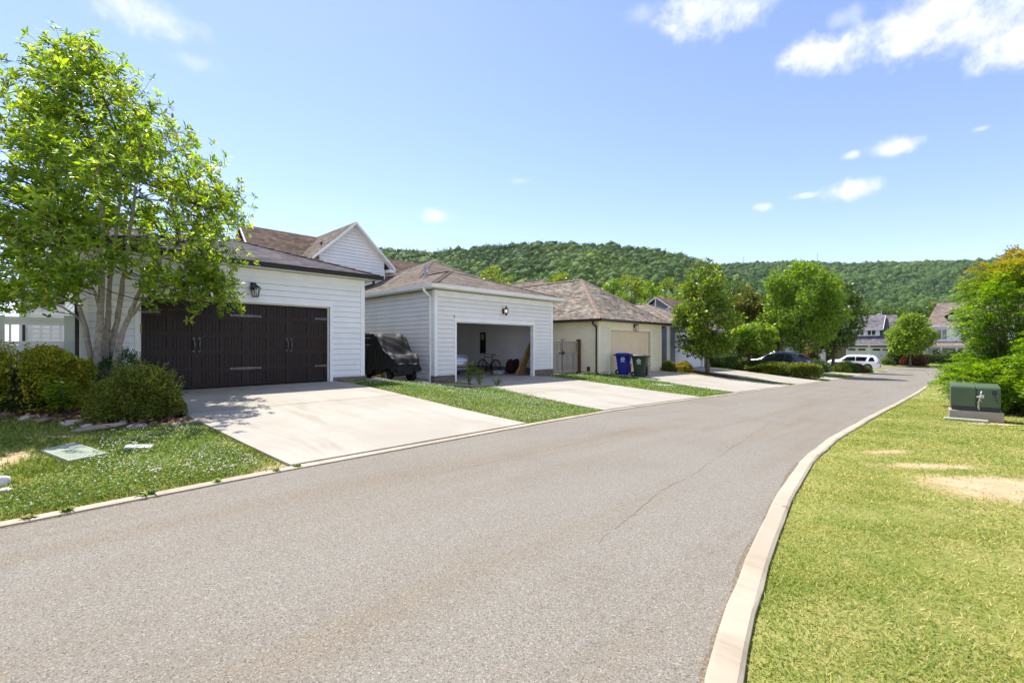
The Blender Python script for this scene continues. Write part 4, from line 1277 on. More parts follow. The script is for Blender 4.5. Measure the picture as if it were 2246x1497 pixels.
rb.build('roof', 'far_tan_shingle', f2)
tb = MB(); tb.box(U - .42, U - .36, -12.4, 2.8, 4.25, 4.46); tb.box(U - .03, U, 2.12, 2.32, -1.3, 4.3); tb.box(U - 2.2, U - 2.0, -6, 2.6, 1.05, 1.35)
tb.build('trim', 'white_trim', f2)
for v_ in (2.4, .8, -.9, -2.6): MB().box(U - 2.2, U - 1.98, v_ - .11, v_ + .11, -1.3, 1.05).build('porch_post', 'white_trim', f2)
rb = MB(); roof_face(rb, [(U - 2.4, 2.8, 1.36), (U - 2.4, -6, 1.36), (U, -6, 2.0), (U, 2.8, 2.0)]); rb.build('porch_roof', 'far_tan_shingle', f2)
for a in (.2, -2.5):
    w_ = MB().box(U - .06, U - .04, a, a + 1.1, 2.4, 3.9).build('window', 'window_glass', f2)
    MB().box(U - .07, U - .003, a - .12, a + 1.22, 3.9, 4.05).box(U - .07, U - .003, a - .12, a + 1.22, 2.25, 2.4).box(U - .08, U - .004, a + .51, a + .59, 2.4, 3.9).build('window_frame', 'white_trim', w_)
for a in (1.2, -1.0): MB().box(U - .06, U - .04, a - .5, a + .5, -.9, .7).build('window', 'dark_glass', f2)
mb = MB(); siding(mb, (U + .9, 0), (U + .9, -2.2), 5.3, 6.2, (-1, 0), 0, .2)
dm_ = mb.build('dormer', 'white_trim', f2)
mb = MB(); roof_face(mb, [(U + .5, .5, 6.0), (U + .5, -1.1, 6.9), (U + 3.2, -1.1, 6.9), (U + 3.2, .5, 6.0)]); roof_face(mb, [(U + .5, -1.1, 6.9), (U + .5, -2.7, 6.0), (U + 3.2, -2.7, 6.0), (U + 3.2, -1.1, 6.9)]); mb.build('dormer_roof', 'far_tan_shingle', dm_)
MB().box(U + .84, U + .86, -1.6, -.6, 5.4, 6.1).build('window', 'green_glass', dm_)

# ------------------------------------------------------------------ fences
fs = thing('fence', 'pale sage fence panel with white balusters left of the dark brown garage door', 'fence', (-.2, 14.3, .25))
V0 = 14.3
mb = MB()
for a in (-.56, .50): mb.box(a - .085, a + .085, V0 - .06, V0 + .08, .2, 2.16 if a > 0 else 2.12)
mb.build('post', 'sage_fence', fs)
mb = MB(); mb.box(-.47, .41, V0 - .05, V0 + .06, 2.02, 2.10); mb.box(-.47, .41, V0 - .03, V0 + .03, 1.93, 2.02); mb.box(-.47, .41, V0 - .06, V0 + .06, 1.50, 1.58); mb.box(-.47, .41, V0 - .035, V0 + .03, 1.36, 1.495)
mb.build('rail', 'sage_trim', fs)
mb = MB()
for k in range(6):
    x = -.40 + k * .152; mb.box(x - .022, x + .022, V0 - .022, V0 + .022, 1.58, 1.93)
mb.build('baluster', 'white_trim', fs)
mb = MB()
for k in range(6):
    x = -.47 + k * .147; mb.box(x + .004, x + .143, V0 - .02, V0 + .012, .3, 1.36)
mb.build('board', 'sage_fence', fs)
mb = MB()
for k in range(9):
    x = -.66 - k * .15; mb.box(x - .146, x, V0 - .02, V0 + .012, .3, 2.1)
mb.build('side_panel', 'sage_fence', fs)

gt = thing('gate', 'weathered grey wooden gate with slatted top between the open garage and the cream one', 'gate', (19.3, 14.62, -.05))
Vg = 14.62
mb = MB(); mb.box(20.42, 20.60, Vg - .09, Vg + .09, -.2, 1.80); mb.build('post', 'red_wood', gt)
mb = MB(); mb.box(19.02, 19.2, Vg - .08, Vg + .08, -.2, 1.80); mb.build('post', 'grey_wood', gt)
for a, b in ((17.95, 19.0), (19.22, 20.40)):
    leaf = MB(); leaf.box(a, b, Vg - .03, Vg + .03, 1.60, 1.70); leaf.box(a, b, Vg - .045, Vg + .04, 1.02, 1.14); leaf.box(a, b, Vg - .034, Vg + .03, .06, .18)
    leaf.box(a, a + .07, Vg - .032, Vg + .03, .1, 1.6); leaf.box(b - .07, b, Vg - .032, Vg + .03, .1, 1.6)
    lf = leaf.build('gate_leaf', 'grey_wood', gt)
    pk = MB(); n = int((b - a) / .118)
    for k in range(n): x = a + .10 + k * .118; pk.box(x, x + .042, Vg - .015, Vg + .012, 1.14, 1.60)
    pk.build('slat', 'grey_wood', lf)
    bd = MB(); n = 7; w_ = (b - a - .14) / n
    for k in range(n): x = a + .07 + k * w_; bd.box(x + .004, x + w_ - .004, Vg - .018 - .003 * (k % 2), Vg + .01, .02, 1.03)
    bd.build('board', 'grey_wood', lf)
mb = MB().prism([(19.2, Vg - .1, 1.08), (18.98, Vg - .1, 1.2), (18.98, Vg - .1, .96)], (0, .03, 0)); mb.box(18.7, 19.0, Vg - .09, Vg - .065, 1.05, 1.1); mb.build('latch', 'black_metal', gt)

# ------------------------------------------------------------------ vegetation kit
def lump_leaves(rng, lumps, per, L, W, up=.35, shell=.45, squash=.8, quad=True, lvar=.35):
    """leaves over a set of lumps [(x, y, z, r)]"""
    Ps, Ds, Ns = [], [], []
    for x, y, z, r in lumps:
        n = max(6, int(per * (r ** 2)))
        d = rdir(rng, n)
        d[:, 2] = d[:, 2] * .9 + .12
        d = unit(d)
        rr = r * (shell + (1 - shell) * rng.random(n) ** .6)
        P = np.array([x, y, z]) + d * rr[:, None] * np.array([1, 1, squash])
        N = unit(d * .5 + rng.normal(0, .55, (n, 3)) + np.array([0, 0, up]))
        D = unit(d + rng.normal(0, .6, (n, 3)) - np.array([0, 0, .25]))
        Ps.append(P); Ds.append(D); Ns.append(N)
    P = np.concatenate(Ps); D = np.concatenate(Ds); N = np.concatenate(Ns)
    l = L * (1 + lvar * rng.normal(size=len(P))).clip(.5, 1.7)
    f = leaf_quad if quad else leaf_geo
    return f(P, D, N, l, l * W)

def crown_lumps(rng, base, z0, z1, rad, prof, n, lr=(.24, .38), lean=(0, 0)):
    out = []
    while len(out) < n:
        t = rng.random()
        R_ = rad * prof(t)
        if rng.random() > prof(t) + .15: continue
        a = rng.random() * 2 * math.pi
        rr = R_ * (.25 + .75 * math.sqrt(rng.random())) * .85
        r = rad * rng.uniform(*lr) * (.55 + .45 * prof(t))
        out.append((base[0] + rr * math.cos(a) + lean[0] * t, base[1] + rr * math.sin(a) + lean[1] * t, z0 + (z1 - z0) * t, r))
    return out

PROF = {
    'ovate': lambda t: math.sin(math.pi * min(1, (t * .86 + .14)) ** .8) ** .75 if 0 < t < 1 else .1,
    'cone': lambda t: max(.08, 1.0 - t) ** .8 * (.6 + .4 * min(1, t * 6)),
    'round': lambda t: math.sqrt(max(.02, 1 - (2 * t - 1) ** 2)),
    'vase': lambda t: math.sqrt(max(.02, 1 - (1.6 * t - .8) ** 2)) * (.7 + .3 * t),
    'column': lambda t: (min(1, t * 3.5 + .45)) * math.sqrt(max(.03, 1 - max(0, (t - .35) / .65) ** 2.2)),
}

def tree(name, label, base, height, rad, leaf, bark, prof='ovate', clear=.22, n=60, per=900, L=.16, W=.62, trunk=.11, seed=1, group=None, lr=(.24, .38), lean=(0, 0), squash=.8, extra=None):
    rng = np.random.default_rng(seed)
    z = G(base[0], base[1]) if len(base) == 2 else base[2]
    t = thing(name, label, 'tree', (base[0], base[1], z), 0, group)
    lumps = crown_lumps(rng, base, z + height * clear, z + height * .97, rad, PROF[prof], n, lr, lean)
    mb = MB()
    top = z + height * .82
    pts = [(base[0] + lean[0] * k / 6 * .7 + rng.normal(0, .03 * trunk * 6) * (k > 0), base[1] + lean[1] * k / 6 * .7 + rng.normal(0, .03 * trunk * 6) * (k > 0), z - .1 + (top - z + .1) * k / 6) for k in range(7)]
    mb.tube(pts, [trunk * (1.25 if k == 0 else 1 - k * .14) for k in range(7)], 9)
    P = np.array(pts)
    for x, y, zz, r in lumps[::2]:
        zb = max(z + height * clear * .75, zz - .45 * math.hypot(x - base[0], y - base[1]) - .25 * r)
        zb = min(zb, top - .05)
        b = [np.interp(zb, P[:, 2], P[:, k]) for k in range(3)]
        mid = [(b[0] + x) / 2, (b[1] + y) / 2, (zb + zz) / 2 - .05 * rad]
        w = trunk * .32
        mb.tube([b, mid, (x, y, zz)], [w, w * .7, w * .25], 5)
    mb.build('trunk', bark, t, smooth=True)
    V, F = lump_leaves(rng, lumps, per, L, W, squash=squash)
    npmesh('crown', V, F, leaf, t)
    if extra:
        nm, mt, cnt, ll = extra
        sub = [lumps[i] for i in rng.choice(len(lumps), max(3, len(lumps) // 2), False)]
        V, F = lump_leaves(rng, sub, cnt, ll, .8, up=.8, shell=.95)
        npmesh(nm, V, F, mt, t)
    return t

def shrub(name, label, c, rad, leaf, seed, cat='shrub', L=.045, W=.55, per=9000, nl=26, group=None, core=True, lr=(.3, .45), box=False, per_scale=1, wisps=0):
    """clipped or loose shrub: c = (u, v), rad = (ru, rv, height); foliage over a twiggy core"""
    rng = np.random.default_rng(seed)
    z = G(c[0], c[1]) if len(c) == 2 else c[2]
    ru, rv, h = rad
    t = thing(name, label, cat, (c[0], c[1], z), 0, group)
    n = int(per * per_scale)
    d = rdir(rng, n)
    d[:, 2] = np.abs(d[:, 2]) * 1.0 - .12 * rng.random(n)
    d = unit(d)
    if box:
        k_ = rng.random(n) < .5
        d[k_, 2] = rng.uniform(-.05, .8, k_.sum()) * .9
        d[k_, :2] /= np.maximum(1e-6, np.linalg.norm(d[k_, :2], axis=1, keepdims=True))
    if box:
        d = np.sign(d) * np.abs(d) ** .55
        d /= np.maximum(1, np.abs(d).max(1, keepdims=True) * .98)
    ph = rng.random(3) * 9
    bump = 1 + .055 * np.sin(d[:, 0] * 5 + ph[0]) * np.sin(d[:, 1] * 5 + ph[1]) + .05 * np.sin(d[:, 2] * 9 + d[:, 0] * 7 + ph[2])
    rr = bump * (.80 + .22 * rng.random(n) ** .55)
    P = d * rr[:, None]
    ze = .12 * h
    P = np.stack([c[0] + P[:, 0] * ru, c[1] + P[:, 1] * rv, z + ze + np.maximum(P[:, 2], -.08) * (h - ze)], 1)
    N = unit(d * .6 + rng.normal(0, .6, (n, 3)) + [0, 0, .3]); D = unit(d * .8 + rng.normal(0, .7, (n, 3)))
    l = L * rng.uniform(.6, 1.35, n)
    parts = [leaf_quad(P, D, N, l, l * W)]
    if wisps:
        for k in range(wisps):
            dd = rdir(rng, 1)[0]; dd[2] = abs(dd[2]) * .8 + .25; dd /= np.linalg.norm(dd)
            p0 = np.array([c[0] + dd[0] * ru * .95, c[1] + dd[1] * rv * .95, z + ze + dd[2] * (h - ze)])
            m_ = 14
            s = np.linspace(0, 1, m_)[:, None] * rng.uniform(.10, .24)
            g = unit((dd + np.array([0, 0, .7]) + rng.normal(0, .25, 3))[None, :])
            PP = p0 + g * s + rng.normal(0, .008, (m_, 3))
            ll = np.full(m_, L * .9)
            parts.append(leaf_quad(PP, unit(rng.normal(size=(m_, 3)) + g), rdir(rng, m_), ll, ll * W))
    V, F = join(parts)
    npmesh('foliage', V, F, leaf, t)
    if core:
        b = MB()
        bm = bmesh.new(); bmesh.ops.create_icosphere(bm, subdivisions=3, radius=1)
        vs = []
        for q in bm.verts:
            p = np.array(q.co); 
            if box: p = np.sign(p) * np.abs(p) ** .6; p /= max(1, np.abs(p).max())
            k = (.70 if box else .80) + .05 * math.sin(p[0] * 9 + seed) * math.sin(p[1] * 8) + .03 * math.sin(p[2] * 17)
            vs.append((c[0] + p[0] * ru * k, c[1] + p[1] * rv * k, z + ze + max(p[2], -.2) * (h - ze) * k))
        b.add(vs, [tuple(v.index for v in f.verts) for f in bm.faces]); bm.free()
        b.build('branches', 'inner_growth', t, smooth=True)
    return t

# ------------------------------------------------------------------ the magnolia by the first garage
rng = np.random.default_rng(77)
mg = thing('magnolia_tree', 'tall multi-trunked magnolia standing beside the dark brown garage door', 'tree', (1.08, 13.8, .2))
TR = [
    ([(1.032, 13.842, -0.054), (0.899, 14.064, 0.423), (0.866, 14.086, 1.145), (0.777, 14.186, 1.722), (0.699, 14.264, 2.188), (0.633, 14.341, 2.599), (0.488, 14.486, 3.232), (0.244, 14.741, 4.275), (0.056, 14.985, 5.385)], .075),
    ([(1.054, 13.819, -0.054), (0.921, 13.797, 0.434), (0.932, 13.786, 1.045), (0.955, 13.764, 1.567), (0.977, 13.742, 2.177), (0.999, 13.720, 2.688), (0.988, 13.720, 3.509), (1.032, 13.675, 4.530), (0.910, 13.808, 5.651), (0.688, 14.053, 6.784), (0.500, 14.375, 8.271)], .10),
    ([(1.088, 13.875, -0.054), (1.021, 14.008, 0.412), (1.066, 13.964, 1.145), (1.110, 13.919, 1.877), (1.132, 13.897, 2.399), (1.143, 13.875, 3.132), (1.254, 13.775, 4.175), (1.354, 13.653, 5.219), (1.265, 13.764, 6.384), (0.999, 13.986, 7.383)], .08),
    ([(1.166, 13.875, -0.054), (1.210, 13.975, 0.401), (1.199, 13.986, 1.034), (1.221, 13.953, 1.611), (1.299, 13.875, 2.199), (1.343, 13.831, 2.721), (1.443, 13.731, 3.576), (1.532, 13.631, 4.730), (1.665, 13.498, 6.007), (1.610, 13.431, 6.939)], .085),
    ([(1.177, 13.742, -0.054), (1.199, 13.586, 0.534), (1.221, 13.564, 1.145), (1.276, 13.498, 1.611), (1.376, 13.398, 1.955), (1.476, 13.287, 2.277), (1.587, 13.176, 2.699), (1.832, 12.920, 3.254), (2.187, 12.554, 3.931), (2.475, 12.254, 4.652)], .085),
    ([(1.476, 13.287, 2.177), (1.687, 13.065, 2.543), (1.976, 12.776, 2.899), (2.331, 12.399, 3.254), (2.620, 12.099, 3.520)], .035),
    ([(0.733, 14.230, 2.000), (0.444, 14.430, 2.333), (0.056, 14.763, 2.554), (-0.333, 15.096, 2.610)], .028),
    ([(0.977, 13.742, 2.277), (0.833, 13.653, 2.832), (0.555, 13.320, 3.387), (0.333, 12.876, 3.831)], .032),
    ([(1.221, 13.875, 1.722), (1.088, 13.786, 2.000), (0.955, 13.653, 2.221)], .02),
]
mb = MB(); tw = MB(); sk = []
for pts, r0 in TR:
    P = np.array(pts); n = len(P)
    # resample with a little wander
    t = np.linspace(0, n - 1, n * 3)
    Q = np.stack([np.interp(t, np.arange(n), P[:, k]) for k in range(3)], 1)
    for _ in range(2): Q[1:-1] = (Q[:-2] + 2 * Q[1:-1] + Q[2:]) / 4
    Q[1:-1] += rng.normal(0, .006, Q[1:-1].shape)
    rr = [r0 * (1.18 if i < 2 else 1) * (1 - .80 * i / (len(Q) - 1)) for i in range(len(Q))]
    rr = [a * (1 + .06 * rng.normal()) for a in rr]
    mb.tube([tuple(q) for q in Q], rr, 10)
    sk.extend([(q, a) for q, a in zip(Q, rr) if q[2] > 2.0])
SK = np.array([s[0] for s in sk])
def axis(z):
    k = max(0, z - 5.1) / 3.6
    return np.array([1.13 - .66 * k, 13.78 + .62 * k])
RP = np.array([(2.2, 1.6), (2.7, 2.4), (3.4, 2.75), (4.3, 2.95), (5.0, 2.9), (5.6, 2.5), (6.3, 1.9), (7.0, 1.35), (7.6, .8), (8.3, .3)])
ros = []
while len(ros) < 315:      # branchlets, each carrying several leaf rosettes
    z = rng.uniform(2.35, 8.35); R_ = np.interp(z, RP[:, 0], RP[:, 1])
    if rng.random() > (R_ / 3.05) ** 1.2 + .12: continue
    a = rng.random() * 2 * math.pi
    q = math.sqrt(rng.uniform(.10, 1)) * R_ * rng.uniform(.92, 1.08)
    c = axis(z)
    p = np.array([c[0] + q * math.cos(a), c[1] + q * math.sin(a), z + rng.normal(0, .1)])
    # keep the trunks in view: no foliage low in the middle, on the alley side
    if z < 2.9 and q < 1.35: continue
    if p[1] > 14.0 and p[0] > .2 and z < 4.35: continue
    ros.append(p)
# low sprays hanging out to the right over the door and at far left
for k in range(9): ros.append(np.array([1.9 + .125 * k, 12.85 - .125 * k, 2.82 + .10 * math.sin(k * 2.1)]))
for k in range(9): ros.append(np.array([-.25 - .07 * k, 14.6 + .09 * k, 2.55 + .24 * math.sin(k * 1.7)]))
Ps, Ds, Ns = [], [], []
up = np.array([0, 0, 1.0])
for p in ros:
    i = np.argmin(((SK - p) ** 2 * [1, 1, 1.6]).sum(1) + (SK[:, 2] > p[2] - .3) * 1.5)
    b = SK[i]
    mid = (b + p) / 2 + np.array([0, 0, -.10])
    if p[2] > 3.3 or rng.random() < .25: tw.tube([tuple(b), tuple(mid), tuple(p)], [.013, .009, .004], 5)
    else: tw.tube([tuple(b * .3 + p * .7 - [0, 0, .05]), tuple(p)], [.006, .004], 4)
    out = p - np.array([*axis(p[2]), p[2] - .5]); out /= np.linalg.norm(out)
    for _ in range(13):
        tip = p + rng.normal(0, .17, 3) + out * rng.uniform(-.05, .2)
        g = unit((out * .7 + up * .55 + rng.normal(0, .35, 3))[None])[0]
        if rng.random() < .5: tw.tube([tuple(p), tuple((p + tip) / 2 + [0, 0, -.015]), tuple(tip)], [.005, .004, .003], 3, cap=False)
        m_ = rng.integers(6, 10)
        x = np.cross(g, [.3, .2, 1.]); x /= np.linalg.norm(x); y = np.cross(g, x)
        ph = rng.random() * 6.28
        for k in range(m_):
            an = ph + k * 2.4; el = rng.uniform(.15, .95)
            d = (x * math.cos(an) + y * math.sin(an)) * math.cos(el * .9) + g * math.sin(el * .9)
            d = d + np.array([0, 0, -.28]) * rng.random()
            Ps.append(tip - g * .03 * k * .5); Ds.append(d); Ns.append(g + rng.normal(0, .25, 3))
mb.build('trunk', 'bark_grey', mg, smooth=True)
tw.build('branches', 'bark_brown', mg, smooth=True)
P = np.array(Ps); l = rng.uniform(.105, .175, len(P))
V, F = leaf_geo(P, np.array(Ds), unit(np.array(Ns)), l, l * .36, .16)
npmesh('crown', V, F, 'magnolia_leaf', mg)
# spent cream flowers
for k in range(6):
    p = ros[rng.integers(len(ros))] + rng.normal(0, .1, 3)
    MB().lathe([(.004, -.03), (.028, -.005), (.034, .02), (.012, .04)], tuple(p), 7).build('flower', 'blossom', mg, smooth=True)
for p in ((-.39, 14.9, 2.92), (-.22, 14.95, 2.83)): MB().lathe([(.006, -.04), (.04, -.01), (.045, .03), (.015, .055)], p, 7).build('flower', 'blossom', mg, smooth=True)

# ------------------------------------------------------------------ planting bed in front of the first garage
def bed(name, label, pts, lift=.02, mat='mulch'):
    mb = MB()
    c = np.mean(np.array(pts), 0)
    rr = np.random.default_rng(3)
    ring = []
    P = pts + [pts[0]]
    for a, b in zip(P[:-1], P[1:]):
        n = max(2, int(math.dist(a, b) / .2))
        for k in range(n):
            x = a[0] + (b[0] - a[0]) * k / n + rr.normal(0, .025); y = a[1] + (b[1] - a[1]) * k / n + rr.normal(0, .025)
            ring.append((x, y))
    N = len(ring); R_ = 6
    V = []
    for j in range(R_ + 1):
        s = j / R_
        for x, y in ring:
            u, v = c[0] + (x - c[0]) * s, c[1] + (y - c[1]) * s
            V.append((u, v, G(u, v) + lift + .025 * (1 - s ** 4) + rr.normal(0, .006) - (.03 if j == R_ else 0)))
    F = []
    for j in range(R_):
        for k in range(N):
            k1 = (k + 1) % N
            F.append((j * N + k, j * N + k1, (j + 1) * N + k1, (j + 1) * N + k))
    o = npmesh(name, np.array(V), np.array(F), mat, smooth=True)
    return tag(o, label, 'bed', kind='structure')
bed('mulch_bed', 'dark mulch under the magnolia and its shrubs', [(-1.6, 14.2), (-1.5, 12.7), (-.4, 12.25), (.2, 11.4), (.75, 10.3), (.95, 9.75), (1.9, 9.65), (2.05, 10.6), (1.72, 12), (1.62, 14.5), (.6, 14.6)])
bed('mulch_bed', 'reddish mulch round the maple tree', [(28.0, 13.1), (28.6, 11.2), (29.0, 9.2), (30.2, 9.0), (30.6, 10.2), (30.4, 12.2), (30.2, 13.3)])
bed('mulch_bed', 'mulch under the clipped hedge', [(37.7, 13.9), (37.6, 10), (37.9, 6.5), (39.4, 6.5), (40, 9), (40.6, 13.9)])
bed('mulch_bed', 'mulch under the shrubs beside the white suv', [(58, 12), (58.2, 8), (59.5, 6.5), (66.5, 6.5), (66.3, 9), (65, 13)])

shrub('privet_hedge', 'broad yellow-tipped hedge below the sage fence', (-.28, 12.75), (1.0, .75, 1.12), 'privet_yellow', 21, 'hedge', .060, .52, 44000, wisps=140, box=True)
shrub('ball_shrub', 'rounded olive shrub in front of the magnolia trunks', (1.27, 10.62), (.68, .68, .92), 'privet_olive', 22, 'shrub', .042, .55, 38000, wisps=110)
shrub('dark_shrub', 'loose dark shrub tucked against the white siding by the dark door', (1.35, 13.75), (.55, .5, 1.05), 'deep_green_leaf', 23, 'shrub', .06, .4, 4200, wisps=60, core=False)

def leafy_plant(name, label, c, h, spread, leaf, seed, stems=7, L=.10, W=.45, cat='plant', group=None, nleaf=16, droop=.35, tip=None):
    rng = np.random.default_rng(seed)
    z = G(c[0], c[1]) if len(c) == 2 else c[2]
    t = thing(name, label, cat, (c[0], c[1], z), 0, group)
    mb = MB(); Ps, Ds, Ns, tips = [], [], [], []
    for k in range(stems):
        a = rng.random() * 6.28; r = spread * rng.uniform(.3, 1)
        hh = h * rng.uniform(.55, 1)
        e = np.array([c[0] + r * math.cos(a), c[1] + r * math.sin(a), z + hh])
        b = np.array([c[0] + .1 * r * math.cos(a), c[1] + .1 * r * math.sin(a), z])
        m_ = (b + e) / 2 + np.array([0, 0, .1 * hh])
        mb.tube([tuple(b), tuple(m_), tuple(e)], [.010, .007, .003], 5)
        tips.append(e)
        for j in range(nleaf):
            s = .2 + .8 * j / nleaf
            p = b * (1 - s) ** 2 + 2 * m_ * s * (1 - s) + e * s * s
            an = j * 2.4 + k
            Ps.append(p); Ds.append([math.cos(an), math.sin(an), .35 - droop * rng.random()]); Ns.append([-.3 * math.cos(an), -.3 * math.sin(an), 1])
    mb.build('stem', 'deep_green_leaf', t, smooth=True)
    P = np.array(Ps); l = L * rng.uniform(.6, 1.25, len(P))
    V, F = leaf_geo(P, np.array(Ds, float), unit(np.array(Ns, float)), l, l * W)
    npmesh('foliage', V, F, leaf, t)
    if tip:
        Ps = []; Ds = []
        for e in tips:
            for j in range(26): Ps.append(e + np.array([0, 0, -.06 + .012 * j * h]) + rng.normal(0, .012, 3)); Ds.append(rng.normal(0, 1, 3) + [0, 0, .6])
        P = np.array(Ps); l = np.full(len(P), .035)
        V, F = leaf_quad(P, np.array(Ds), rdir(rng, len(P)), l, l * .6); npmesh('flower_spike', V, F, tip, t)
    return t
leafy_plant('leafy_plant', 'fresh green plant growing out in front of the yellow-tipped hedge', (.26, 11.55), .75, .30, 'fresh_green_leaf', 31, 9, .13)
leafy_plant('leafy_plant', 'bright yellow-green sprout at the left edge beside the bed', (-.75, 11.4), .55, .22, 'lime_leaf', 32, 8, .11)
leafy_plant('weed', 'tall weed with yellow flower spikes before the open garage', (11.02, 12.75), .95, .22, 'lime_leaf', 33, 5, .15, .28, 'weed', None, 18, .3, 'weed_spike')
leafy_plant('weed', 'shorter leafy weed right of the flowering one before the open garage', (11.5, 12.7), .70, .22, 'fresh_green_leaf', 34, 6, .14, .28, 'weed', None, 14, .35)
leafy_plant('weed', 'low weed at the driveway edge before the open garage', (11.9, 12.2), .38, .25, 'fresh_green_leaf', 35, 7, .13, .28, 'weed', None, 9)

# flat stones edging the bed
def stone(name, label, c, r, h, mat, seed, group=None, cat='stone', flat=1.0):
    rng = np.random.default_rng(seed)
    bm = bmesh.new(); bmesh.ops.create_icosphere(bm, subdivisions=3, radius=1)
    ph = rng.random(6) * 6.28
    z = G(*c)
    V = []
    for q in bm.verts:
        p = np.array(q.co)
        p = np.sign(p) * np.abs(p) ** .75
        k = 1 + .14 * math.sin(p[0] * 3 + ph[0]) + .12 * math.sin(p[1] * 4 + ph[1] + p[2] * 2) + .05 * math.sin(p[0] * 9 + ph[2]) * math.sin(p[1] * 8 + ph[3])
        V.append((p[0] * r[0] * k, p[1] * r[1] * k, max(p[2], -.6) * h * (1 + .1 * math.sin(p[0] * 5 + ph[4]))))
    mb = MB().add(V, [tuple(v.index for v in f.verts) for f in bm.faces]); bm.free()
    o = mb.build(name, mat, None, smooth=True)
    o.location = (c[0], c[1], z + h * .35); o.rotation_euler = (rng.normal(0, .06), rng.normal(0, .06), rng.random() * 3)
    return tag(o, label, cat, group)
lst = [((-.42, 12.0), (.24, .13), .05, 'flag_stone'), ((.10, 11.0), (.22, .12), .05, 'flag_stone'), ((.42, 10.45), (.16, .10), .06, 'pale_stone'), ((.72, 9.85), (.34, .20), .05, 'flag_stone'),
       ((1.12, 9.58), (.15, .10), .05, 'pale_stone'), ((1.85, 9.55), (.30, .16), .04, 'flag_stone'), ((.55, 9.98), (.12, .08), .05, 'pale_stone'), ((-.1, 11.35), (.14, .09), .06, 'pale_stone')]
labs = ['flat brown edging stone below the left end of the yellow-tipped hedge', 'flat edging stone at the front of the bed below the fresh green plant', 'small pale rock between the hedge and the rounded olive shrub', 'largest flat stone, lying in front of the rounded olive shrub',
        'pale rock directly in front of the rounded olive shrub', 'flat rusty slab at the corner of the driveway and the bed', 'little pale rock beside the largest flat stone', 'small pale rock beside the fresh green plant']
for k, (c, r, h, mt) in enumerate(lst): stone('edging_stone', labs[k], c, r, h, mt, 50 + k, 'stones edging the bed')
stone('rock', 'lumpy white rock at the left edge of the clover lawn', (-.30, 7.0), (.07, .10), .08, 'white_rock', 70, None, 'rock')
stone('rock', 'small white stone next to the lumpy white rock', (-.22, 6.72), (.05, .045), .03, 'white_rock', 71, None, 'rock')
stone('rock', 'pinkish stone lying among the clover flowers', (.95, 6.62), (.07, .05), .03, 'pale_stone', 72, None, 'rock')

# dry leaves and litter on the bed and lawn edge
rng = np.random.default_rng(9)
n = 420
cu_ = rng.uniform(-.8, 1.9, n); cv2 = np.interp(cu_, [-.8, 0, .7, 1.9], [12.4, 11.3, 10.1, 9.6]) + rng.normal(0, .28, n)
P = np.stack([cu_, cv2, gz(cu_, cv2) + .045 + .02 * rng.random(n)], 1)
D = rdir(rng, n); D[:, 2] *= .25; N = rng.normal(0, .3, (n, 3)) + [0, 0, 1]
l = rng.uniform(.05, .12, n)
V, F = leaf_geo(P, D, unit(N), l, l * .4)
tag(npmesh('dead_leaves', V, F, 'dead_leaf'), 'dry fallen leaves along the edge of the bed', kind='stuff')

# ------------------------------------------------------------------ trees along the alley
tree('maple_tree', 'narrow upright maple with yellowish tips in front of the slate blue garage', (30.1, 11.3), 7.6, 1.95, 'maple_leaf', 'bark_tan', 'ovate', .17, 110, 620, .16, .7, .125, 101, lr=(.20, .34))
tree('ash_tree', 'largest fresh green street tree behind the dark suv', (47.0, 9.5), 9.9, 3.5, 'ash_leaf', 'bark_brown', 'round', .22, 150, 260, .24, .5, .16, 102, lr=(.16, .27))
tree('flowering_tree', 'green tree with pale blossom clusters, left of the white suv', (61.5, 9.4), 10.0, 2.6, 'dark_tree_leaf', 'bark_brown', 'ovate', .24, 110, 300, .25, .6, .18, 103, lr=(.18, .3), lean=(1.2, -1.2), extra=('blossom', 'blossom', 9, .22))
tree('redbud_tree', 'small spreading tree above the left end of the hedges', (39.8, 11.6), 3.75, 2.1, 'fresh_green_leaf', 'bark_brown', 'vase', .36, 60, 420, .17, .85, .09, 104, squash=.5)
tree('plum_tree', 'small purple-leaved plum peeping out behind the redbud', (47.2, 12.2), 4.5, 1.6, 'plum_leaf', 'bark_brown', 'round', .3, 40, 420, .14, .6, .09, 105)
tree('olive_tree', 'yellowish-brown tree behind the narrow maple', (47.2, 13.8), 7.8, 2.0, 'olive_leaf', 'bark_brown', 'round', .14, 80, 420, .22, .6, .14, 106)
tree('olive_tree', 'rounder golden-brown tree between the maple and the big green street tree', (50.6, 13.2), 7.6, 1.6, 'olive_leaf', 'bark_brown', 'ovate', .12, 80, 420, .22, .6, .14, 107)
tree('cherry_tree', 'round bright green tree in front of the charcoal-roofed far house', (88.9, 4.05), 8.1, 2.75, 'fresh_green_leaf', 'bark_tan', 'ovate', .24, 90, 180, .32, .6, .15, 108)
shrub('conifer', 'dark conical evergreen at the right corner of the far white garage door', (92.5, 5.6), (1.3, 1.3, 3.8), 'deep_green_leaf', 109, 'shrub', .22, .5, 3500)
shrub('hedge', 'tall green hedge across the end of the alley', (94.5, 1.5), (1.0, 4.2, 1.9), 'deep_green_leaf', 110, 'hedge', .2, .5, 5200, box=True)
shrub('barberry', 'dark red shrub left of the round green tree at the far kerb', (91.0, 4.6), (.8, .8, 1.3), 'barberry_leaf', 111, 'shrub', .14, .5, 1800)
shrub('barberry', 'dark red shrub right of the round green tree at the far kerb', (91.0, 3.2), (1.0, 1.0, 1.25), 'barberry_leaf', 112, 'shrub', .14, .5, 2200)
shrub('low_shrub', 'yellow-green low shrub beside the far white garage door', (92.0, 6.9), (.8, .8, 1.0), 'lime_leaf', 113, 'shrub', .14, .5, 1500)
